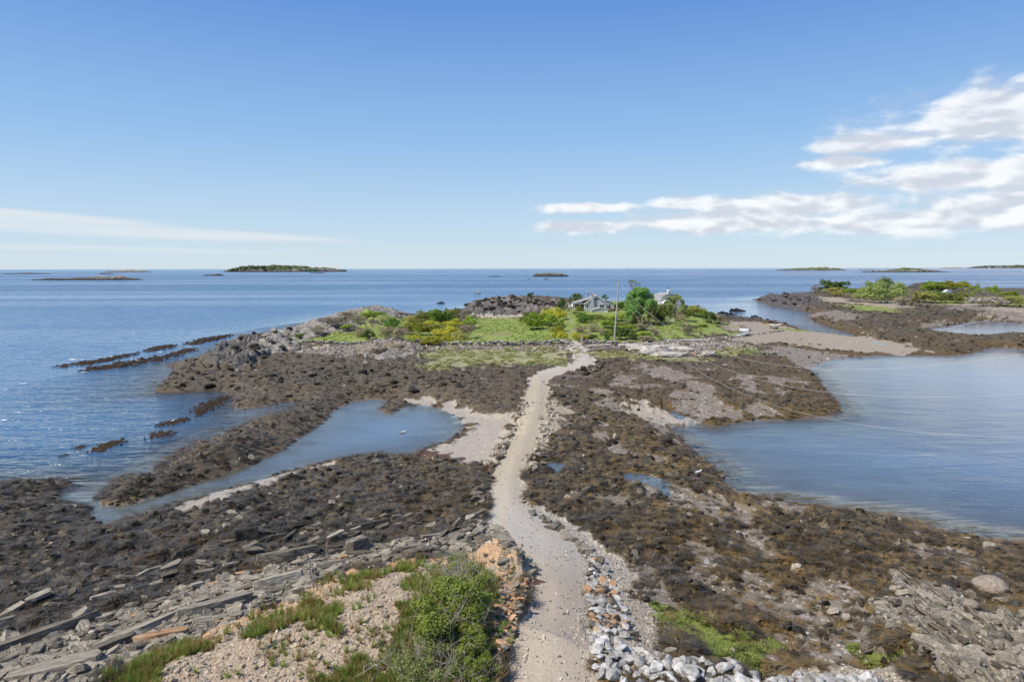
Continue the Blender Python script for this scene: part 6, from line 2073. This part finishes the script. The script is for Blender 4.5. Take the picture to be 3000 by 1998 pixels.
def islet_mat(name, low, mid, top, h, green=None, scale=.5):
    """tide-stained rock: dark weed line below, paler stone above, turf on top where there is any"""
    m, t = new_mat(name)
    pos = t.n('ShaderNodeNewGeometry').outputs['Position']
    z = t.n('ShaderNodeSeparateXYZ', ins={0: pos}).outputs[2]
    n_ = t.noise(pos, scale, 4, .65)
    zz = t.math('ADD', t.math('DIVIDE', z, h), t.math('MULTIPLY', t.math('SUBTRACT', n_, .5), .35))
    col = t.ramp(zz, [(.14, low), (.36, mid), (.75, top)] + ([(.9, green)] if green else []))
    col = t.mix(t.step(t.noise(pos, scale * 5, 3, .6), .42, .62), t.mix(1.0, col, (.45, .45, .45), 'MULTIPLY'), col)
    pbsdf(t, col, .85, n_, .6, h * .1, .2)
    return m


WEEDY = islet_mat('weedy_reef', (.06, .035, .018), (.045, .036, .026), (.10, .085, .07), .6, None, 1.6)
BLACK = islet_mat('black_islet_rock', (.018, .017, .017), (.045, .042, .042), (.12, .11, .10), 3.0, None, .5)


def reef(uv, h, label, seed, mat=None, cell=.16, grp='weedy reefs off the left shore', rough=.15):
    o = PZ(uv, 0.0)
    me = islet_mesh(o, h * .48, np.array([cell * .8, cell]), rough, seed, jag=.42)
    me.materials.append(mat or WEEDY)
    tag(obj('reef', me), label, 'reef', grp)


reef([(440, 950), (462, 930), (490, 920), (512, 911), (525, 913), (518, 922), (490, 936), (455, 956)], 0.26, 'long weedy reef nearest the flat, slanting up right', 1)
reef([(357, 978), (385, 968), (412, 964), (433, 959), (436, 963), (412, 974), (380, 979)], 0.21, 'narrow weedy reef left of the long one', 2)
reef([(345, 1001), (358, 994), (385, 992), (399, 996), (385, 1004), (360, 1007)], 0.21, 'small compact reef before the middle rocks', 3)
reef([(207, 1037), (225, 1024), (262, 1013), (288, 1008), (268, 1024), (235, 1038)], 0.19, 'spindle shaped reef out in the left sea', 4)
reef([(168, 1030), (185, 1024), (203, 1021), (195, 1028), (175, 1033)], 0.09, 'small awash rock left of the spindle reef', 5)
reef([(132, 1050), (145, 1044), (155, 1043), (146, 1050)], 0.07, 'smallest awash rock in the left sea', 6)
reef([(190, 853), (230, 842), (300, 832), (370, 820), (398, 813), (380, 826), (300, 840), (235, 851)], 0.46, 'longest offshore reef on the left, nearest of the two strips', 7, None, .3)
reef([(165, 836), (250, 823), (312, 811), (300, 818), (240, 832), (185, 841)], 0.34, 'second offshore strip reef behind the longest one', 8, None, .3)
reef([(395, 812), (420, 805), (447, 801), (440, 808), (405, 815)], 0.31, 'short reef at the upper end of the longest strip', 9, None, .3)
reef([(335, 805), (360, 797), (395, 793), (405, 795), (385, 802), (345, 808)], 0.34, 'red brown reef above the strip reefs', 10, None, .3)
reef([(432, 790), (460, 780), (490, 775), (535, 769), (520, 776), (480, 785), (445, 793)], 0.43, 'reef with white water behind the upper left shore', 11, None, .3)
reef([(558, 773), (570, 769), (578, 771), (568, 776)], 0.25, 'little dark rock off the ridge', 12, None, .3)
reef([(134, 842), (148, 838), (160, 841), (150, 845)], 0.25, 'single dark rock at the outer end of the strips', 13, None, .3)
for k, (u, v, s) in enumerate(((1013, 698, .85), (1690, 716, 1.1), (1706, 715, .6), (1660, 721, .9), (1680, 724, .7), (1735, 728, .6), (1050, 712, .7))):
    c = at_z(u, v, 0)
    an = np.linspace(0, 6.283, 11)[:-1]
    o = np.stack([c[0] + np.cos(an) * s * 1.5 * (1 + .3 * np.sin(an * 3 + k)), c[1] + np.sin(an) * s * 1.3], -1)
    me = islet_mesh(o, .5 * s, np.array([.3, .4]), .5, 40 + k); me.materials.append(BLACK)
    tag(obj('awash_rock', me), ['dark rock standing off the rear headland', 'largest black rock in the channel', 'black rock behind the largest one in the channel', 'low flat rock at the channel mouth', 'black rock beside the flat one in the channel', 'small lone rock in the channel near the beach', 'rock at the foot of the rear headland'][k], 'rock', 'rocks awash round the island')


# ---- islands on the horizon: u0, u1, waterline v, summit v (3000 px print)
def far_islet(u0, u1, vb, vt, label, mat, seed, shape=None, depth=.35, D=None, rough=.35, name='islet', hz_corr=0.0):
    c = at_z((u0 + u1) / 2 / S_, vb / S_, 0.0)
    Dd = c[1] if D is None else D
    a, b = ray(u0 / S_, vb / S_), ray(u1 / S_, vb / S_)
    x0, x1 = a[0] / a[1] * Dd, b[0] / b[1] * Dd
    L = x1 - x0
    dep = max(L * depth, Dd * .012)
    an = np.linspace(0, 6.283, 37)[:-1]
    r = np.random.default_rng(seed)
    k = 1 + .12 * np.sin(an * 3 + r.uniform(0, 6)) + .08 * np.sin(an * 7 + r.uniform(0, 6))
    o = np.stack([(x0 + x1) / 2 + np.cos(an) * L / 2 * np.clip(k, .8, 1.0), Dd + dep / 2 + np.sin(an) * dep / 2 * k], -1)
    H = (vb - vt) / 2000.0 * Dd
    pk_ = []
    base = H * .5
    for (f, wd, hh) in (shape or ()):
        pk_.append((x0 + L * f, Dd + dep / 2, L * wd, dep * .4, H * hh))
    me = islet_mesh(o, base, np.array([L / 90, dep / 26]), rough, seed, pk_, cap=H * 1.05)
    me.materials.append(mat)
    root = tag(obj(name, me), label, 'island', 'islets on the horizon')
    return root, (x0, x1, Dd, dep, H)


GREYI = islet_mat('grey_islet_rock', (.06, .055, .05), (.24, .22, .19), (.46, .42, .37), 8.0, None, .05)
GREENI = islet_mat('turfed_islet', (.04, .036, .034), (.30, .27, .24), (.14, .17, .065), 9.0, (.16, .20, .07), .03)
far_islet(-10, 132, 803, 799, 'low dark islet at the left end of the horizon', GREYI, 51, [(.55, .06, .8)])
far_islet(297, 430, 797.5, 789.5, 'grey humped islet left of the wooded island', GREYI, 52, [(.5, .2, .6), (.85, .08, .3)])
far_islet(284, 323, 803, 800, 'tiny dark islet below the grey humped one', GREYI, 53)
far_islet(70, 395, 821, 809, 'long low rocky islet in the left sea', GREYI, 54, [(.75, .2, .75), (.45, .15, .2)], .16)
far_islet(590, 652, 808, 802, 'small pale islet before the left tip of the wooded island', GREYI, 55, [(.7, .15, .6)])
far_islet(904, 948, 800.5, 798, 'flat reef below the right end of the wooded island', GREYI, 56)
far_islet(1562, 1666, 810, 799, 'craggy islet with a green crown near the centre of the horizon', islet_mat('craggy_islet', (.03, .028, .028), (.19, .17, .15), (.22, .21, .12), 7.0, (.15, .18, .07), .12), 57, [(.12, .06, .55), (.45, .25, .5), (.8, .1, .3)])
far_islet(1431, 1471, 811, 809, 'thin flat ledge left of the craggy islet', GREYI, 58)
far_islet(1594, 1609, 819, 817, 'little rock right below the craggy islet', GREYI, 59)
far_islet(1546, 1556, 818.4, 817, 'little rock left below the craggy islet', GREYI, 60)
li, (lx0, lx1, lD, ldep, lH) = far_islet(2291, 2490, 793, 783.2, 'green topped islet with a small lighthouse', GREENI, 61, [(.6, .25, .6)])
far_islet(2543, 2794, 797.5, 784.5, 'rocky islet with a turfed dome on the right horizon', GREENI, 62, [(.55, .18, 1.0), (.3, .1, .2)], .2)
far_islet(2522, 2570, 791, 789.5, 'thin ledge between the two right-hand islets', GREYI, 63)
r_, _ = far_islet(2631, 2826, 851, 828, 'black rocky islet behind the right-hand point', BLACK, 64, [(.5, .22, .8), (.75, .12, .4)], .4, rough=.12)
far_islet(2915, 3060, 866, 852, 'black rock at the right edge behind the bushes', BLACK, 65, [(.4, .3, .3)], .4, rough=.12)
# lighthouse
lx = lx0 + (lx1 - lx0) * .69
lt = tag(empty('lighthouse', (lx, lD + ldep * .4, lH * .75)), 'small grey lighthouse tower on the green topped islet', 'lighthouse')
hh = (785 - 777.5) / 2000 * lD
MB().tube((0, 0, -hh * .3), (0, 0, hh * .72), hh * .13, hh * .10, 10).build('tower', M_STEEL, lt)
MB().tube((0, 0, hh * .72), (0, 0, hh * .88), hh * .12, hh * .12, 10).build('lantern', M_WHITE, lt)
MB().tube((0, 0, hh * .88), (0, 0, hh), hh * .12, hh * .02, 10).build('cap', M_BLK, lt)
MB().box(hh * .6, hh * 1.4, -hh * .2, hh * .2, -hh * .3, hh * .35).build('keeper_house', M_SHADE, lt)

# wooded island
wi, (x0, x1, wD, wdep, wH) = far_islet(636, 990, 796.6, 776, 'long wooded island on the left horizon', islet_mat('wooded_island_rock', (.05, .045, .045), (.34, .30, .27), (.10, .12, .05), 22.0, None, .02), 70, [(.35, .3, .35), (.6, .3, .3)], .3, rough=.15)
wi['group'] = 'islands on the horizon'
FAR_TREE = {}


def conifer_mesh(seed, conifer=True):
    r = np.random.default_rng(seed); V_, F_ = [], []
    for t in range(3 if conifer else 2):
        z0 = t * .27 if conifer else .12 + t * .25; z1 = 1.0 if t == (2 if conifer else 1) else z0 + .5
        rad = (.26 - t * .06) if conifer else (.42 - t * .12)
        b = len(V_); n = 7
        for g in range(n):
            a = g / n * 6.283; k = rad * r.uniform(.75, 1.15)
            V_.append((math.cos(a) * k, math.sin(a) * k, z0 + r.uniform(-.04, .04)))
        if not conifer:
            for g in range(n):
                a = g / n * 6.283; k = rad * .75 * r.uniform(.8, 1.15)
                V_.append((math.cos(a) * k, math.sin(a) * k, (z0 + z1) / 2 + .12))
            V_.append((0, 0, z1))
            F_ += [(b + g, b + (g + 1) % n, b + n + (g + 1) % n, b + n + g) for g in range(n)]
            F_ += [(b + n + g, b + n + (g + 1) % n, b + 2 * n, b + 2 * n) for g in range(n)]
        else:
            V_.append((r.normal(0, .02), r.normal(0, .02), z1))
            F_ += [(b + g, b + (g + 1) % n, b + n, b + n) for g in range(n)]
    V_ = np.array(V_)
    me = bpy.data.meshes.new('far_tree')
    me.from_pydata([tuple(v) for v in V_], [], [f if f[2] != f[3] else f[:3] for f in F_]); me.update()
    return me


M_FARC = veg_mat('far_conifer', [(.2, (.022, .040, .022)), (.5, (.040, .065, .030)), (.85, (.060, .085, .035))], False, .8)
M_FARB = veg_mat('far_broadleaf', [(.2, (.05, .085, .030)), (.5, (.085, .125, .040)), (.85, (.13, .165, .055))], False, .8)
fc = [conifer_mesh(i) for i in range(4)]; fb = [conifer_mesh(10 + i, False) for i in range(4)]
for m_ in fc: m_.materials.append(M_FARC)
for m_ in fb: m_.materials.append(M_FARB)


def wood(name, n, x0, x1, D, dep, H, treeh, label, split=.42, jag=1.0):
    f = rng.beta(1.15, 1.25, n); y = D + dep * rng.uniform(.06, .9, n)
    env = np.clip(np.minimum((f + .02) * 7, (1.06 - f) * 2.2), 0, 1)
    x = x0 + (x1 - x0) * (.07 + .80 * f)
    z = H * .40 * env * (0.5 + .5 * (y - D) / dep)
    th = treeh * rng.uniform(.6, 1.15, n) * (.45 + .55 * env)
    con = rng.random(n) < np.where(f < split, .85, .25)
    pts = np.stack([x, y, z], -1)
    for nm, sel, ms in ((name, con, fc), (name + '_broadleaf', ~con, fb)):
        s = np.stack([th[sel] * (1.0 if ms is fc else .95)] * 2 + [th[sel] * (1.05 if ms is fc else .78)], -1)
        scatter(nm, ms, pts[sel], rotz(sel.sum(), .03), s, label if ms is fc else label.replace('dark spruce', 'paler broadleaf'), 'wood')


wood('spruce_forest', 1500, x0, x1, wD, wdep, wH, wH * .55, 'dark spruce forest covering the island on the left horizon')
# mainland shore at the right end of the horizon
ml, (mx0, mx1, mD, mdep, mH) = far_islet(2850, 3200, 785.2, 776, 'low wooded mainland shore at the right end of the horizon', islet_mat('mainland_rock', (.06, .055, .055), (.22, .20, .18), (.10, .12, .06), 30.0, None, .006), 71, [(.5, .4, .3)], .2, D=9500, rough=.1)
wood('mainland_forest', 700, mx0, mx1 * 1.0, mD, mdep, mH, mH * .55, 'dark spruce forest on the mainland shore at the right', .3)
far_islet(2764, 2836, 786.0, 782.5, 'hazy islet left of the mainland shore', GREYI, 72, [(.5, .3, .3)], .2, D=8500)
for k in range(16):
    f = rng.uniform(.12, .42)
    x = mx0 + (mx1 - mx0) * f; s = mH * rng.uniform(.08, .14)
    rt = tag(empty('shore_house', (x, mD + mdep * .02, mH * rng.uniform(.12, .5)), rng.uniform(-.4, .4)), 'tiny pale house among the trees of the mainland shore', 'house', 'houses on the mainland shore')
    MB().box(-s, s, -s * .6, s * .6, -s, s * .7).build('wall', M_WHITE, rt)
    MB().slab((s * 1.1, s * .65), (0, s * 1.3), -s * .65, s * .65, -s * .1).slab((0, s * 1.3), (-s * 1.1, s * .65), -s * .65, s * .65, -s * .1).build('roof', M_FOUND, rt)

# ---- white water on the reefs
M_FOAM, t = new_mat('sea_foam')
pos = t.n('ShaderNodeNewGeometry').outputs['Position']
nf = t.noise(t.mapping(pos, scale=(1.2, 1.2, 1)), 1.6, 4, .65)
bs = t.n('ShaderNodeBsdfDiffuse', ins={'Color': (.80, .82, .83)})
tr = t.n('ShaderNodeBsdfTransparent')
mx = t.n('ShaderNodeMixShader', ins={0: t.step(t.math('ADD', nf, t.math('SUBTRACT', t.attr('foam'), .62)), .42, .62), 1: tr.outputs[0], 2: bs.outputs[0]})
t.link(mx.outputs[0], t.n('ShaderNodeOutputMaterial').inputs[0])
V_, F_, A2 = [], [], []
fr = np.random.default_rng(4)


def foam(u, v, wu, hv, n=1):
    for _ in range(n):
        c = at_z(u + fr.normal(0, wu * .3), v + fr.normal(0, hv * .3), 0.0)
        k = c[1] / 2000 * S_
        rx = wu * k * fr.uniform(.3, .7); ry = max(c[1] ** 2 / 26000 * S_ * hv * fr.uniform(.4, .9), .3)
        i = len(V_); V_.append((c[0], c[1], .035)); A2.append(.75)
        for g in range(14):
            a = g / 14 * 6.283; q_ = fr.uniform(.8, 1.1)
            V_.append((c[0] + math.cos(a) * rx * q_ + math.sin(a) * ry * .3, c[1] + math.sin(a) * ry * q_, .03)); A2.append(.05)
        for g in range(14):
            F_.append((i, i + 1 + g, i + 1 + (g + 1) % 14))


for (u, v, wu, hv, n) in ((175, 828, 50, 5, 5), (235, 822, 60, 4, 4), (310, 828, 60, 5, 5), (370, 811, 50, 4, 3), (440, 797, 60, 4, 3), (480, 778, 60, 3, 4), (540, 772, 50, 3, 4), (65, 882, 40, 3, 2), (200, 855, 40, 3, 2), (150, 1102, 40, 5, 3), (180, 1040, 30, 4, 2), (1050, 723, 30, 2, 2),
                          (1068, 722, 30, 1.5, 3), (105, 626, 60, .7, 3), (165, 627, 40, .6, 2), (300, 627, 40, .6, 2), (560, 628, 30, .7, 2), (700, 627, 40, .7, 3), (830, 625.5, 60, .6, 3), (1255, 624.5, 25, .7, 2), (1290, 624, 40, .5, 2), (1445, 624.5, 25, .5, 2), (1490, 624.2, 30, .5, 2), (1870, 621.5, 50, .7, 3), (1960, 621.5, 40, .6, 2), (2010, 623, 40, .7, 3), (2100, 624.2, 70, .8, 3)):
    foam(u, v, wu, hv, n)
me = mesh_np('sea_foam', V_, F_, False); fattr(me, 'foam', A2); me.materials.append(M_FOAM)
tag(obj('sea_foam', me), 'white water breaking on the reefs and islets', 'foam', None, 'stuff')

# ---- lobster boat under way
c = at_z(1399 / S_, 860.0 / S_, 0.0); k = c[1] / 2000.0
lb = tag(empty('lobster_boat', (c[0], c[1], 0), R(-12)), 'small white and grey lobster boat under way off the rear headland', 'boat')
LB = 20 * k
V_, F_ = [], []
for i in range(11):
    f = i / 10; x = (f - .5) * LB; wd = LB * .16 * (1 - max(0, f - .5) ** 2 * 3.6); sh = LB * (.13 + .10 * f * f)
    for q_, zz in ((0, -.05), (.7, -.02), (1, .04), (1.02, sh / LB)):
        V_.append((x, -wd * q_, zz * LB)); 
    for q_, zz in ((1.02, sh / LB), (1, .04), (.7, -.02)):
        V_.append((x, wd * q_, zz * LB))
for i in range(10):
    for j in range(6):
        b = i * 7 + j; F_.append((b, b + 1, b + 8, b + 7))
me = mesh_np('hull', V_, F_); me.materials.append(flat_mat('grey_hull', (.22, .23, .24), (.34, .35, .36), .4, 1)); hl = obj('hull', me, lb)
MB().box(-LB * .48, LB * .40, -LB * .13, LB * .13, LB * .08, LB * .10).build('deck', M_GREYW, lb)
cb = MB().box(-LB * .02, LB * .26, -LB * .11, LB * .11, LB * .10, LB * .30).build('cabin', M_WHITE, lb)
for x_ in (.03, .15):
    MB().box(LB * x_, LB * (x_ + .08), -LB * .115, -LB * .111, LB * .20, LB * .28).build('window', M_GLASS, cb)
MB().box(LB * .262, LB * .266, -LB * .09, LB * .09, LB * .20, LB * .28).build('windscreen', M_GLASS, cb)
MB().box(-LB * .22, LB * .30, -LB * .13, LB * .13, LB * .31, LB * .335).build('canopy', M_WHITE, lb)
for x_ in (-.2, -.19):
    MB().tube((LB * x_, LB * (.11 if x_ == -.2 else -.11), LB * .1), (LB * x_, LB * (.11 if x_ == -.2 else -.11), LB * .31), LB * .008, LB * .008, 5).build('post', M_STEEL, lb)
MB().box(-LB * .4, -LB * .3, -LB * .08, LB * .08, LB * .10, LB * .2).build('trap_stack', M_BLK, lb)
MB().box(LB * .36, LB * .44, -LB * .05, LB * .05, LB * .2, LB * .25).build('bow_rail', M_WHITE, hl)


# ------------------------------------------------------------------ labels that tell look-alikes apart by size and place in their heap
shared = {}
for o in scene.objects:
    if o.parent is None and o.get('category') and o.get('group'):
        shared.setdefault(o['label'], []).append(o)
for lab, os_ in shared.items():
    if len(os_) < 4:
        continue
    P_ = np.array([o.matrix_basis.translation[:2] for o in os_])
    S2_ = np.array([max(o.scale) if o.type == 'MESH' else o.location[2] for o in os_])
    yk = np.argsort(np.argsort(P_[:, 1])) / (len(os_) - 1)
    xk = np.argsort(np.argsort(P_[:, 0])) / (len(os_) - 1)
    sk = np.argsort(np.argsort(S2_)) / (len(os_) - 1)
    for i, o in enumerate(os_):
        words_ = lab.split()
        size = '' if o.type != 'MESH' else ('largest ' if sk[i] == 1 else 'smallest ' if sk[i] == 0 else 'big ' if sk[i] > .75 else 'small ' if sk[i] < .35 else 'middling ')
        row = 'nearest' if yk[i] == 0 else 'farthest' if yk[i] == 1 else 'near' if yk[i] < .25 else 'far' if yk[i] > .75 else 'mid'
        col = 'leftmost' if xk[i] == 0 else 'rightmost' if xk[i] == 1 else 'left' if xk[i] < .3 else 'right' if xk[i] > .7 else 'centre'
        o['label'] = (size + ' '.join(words_[:12]) + ', ' + row + ' ' + col).strip()
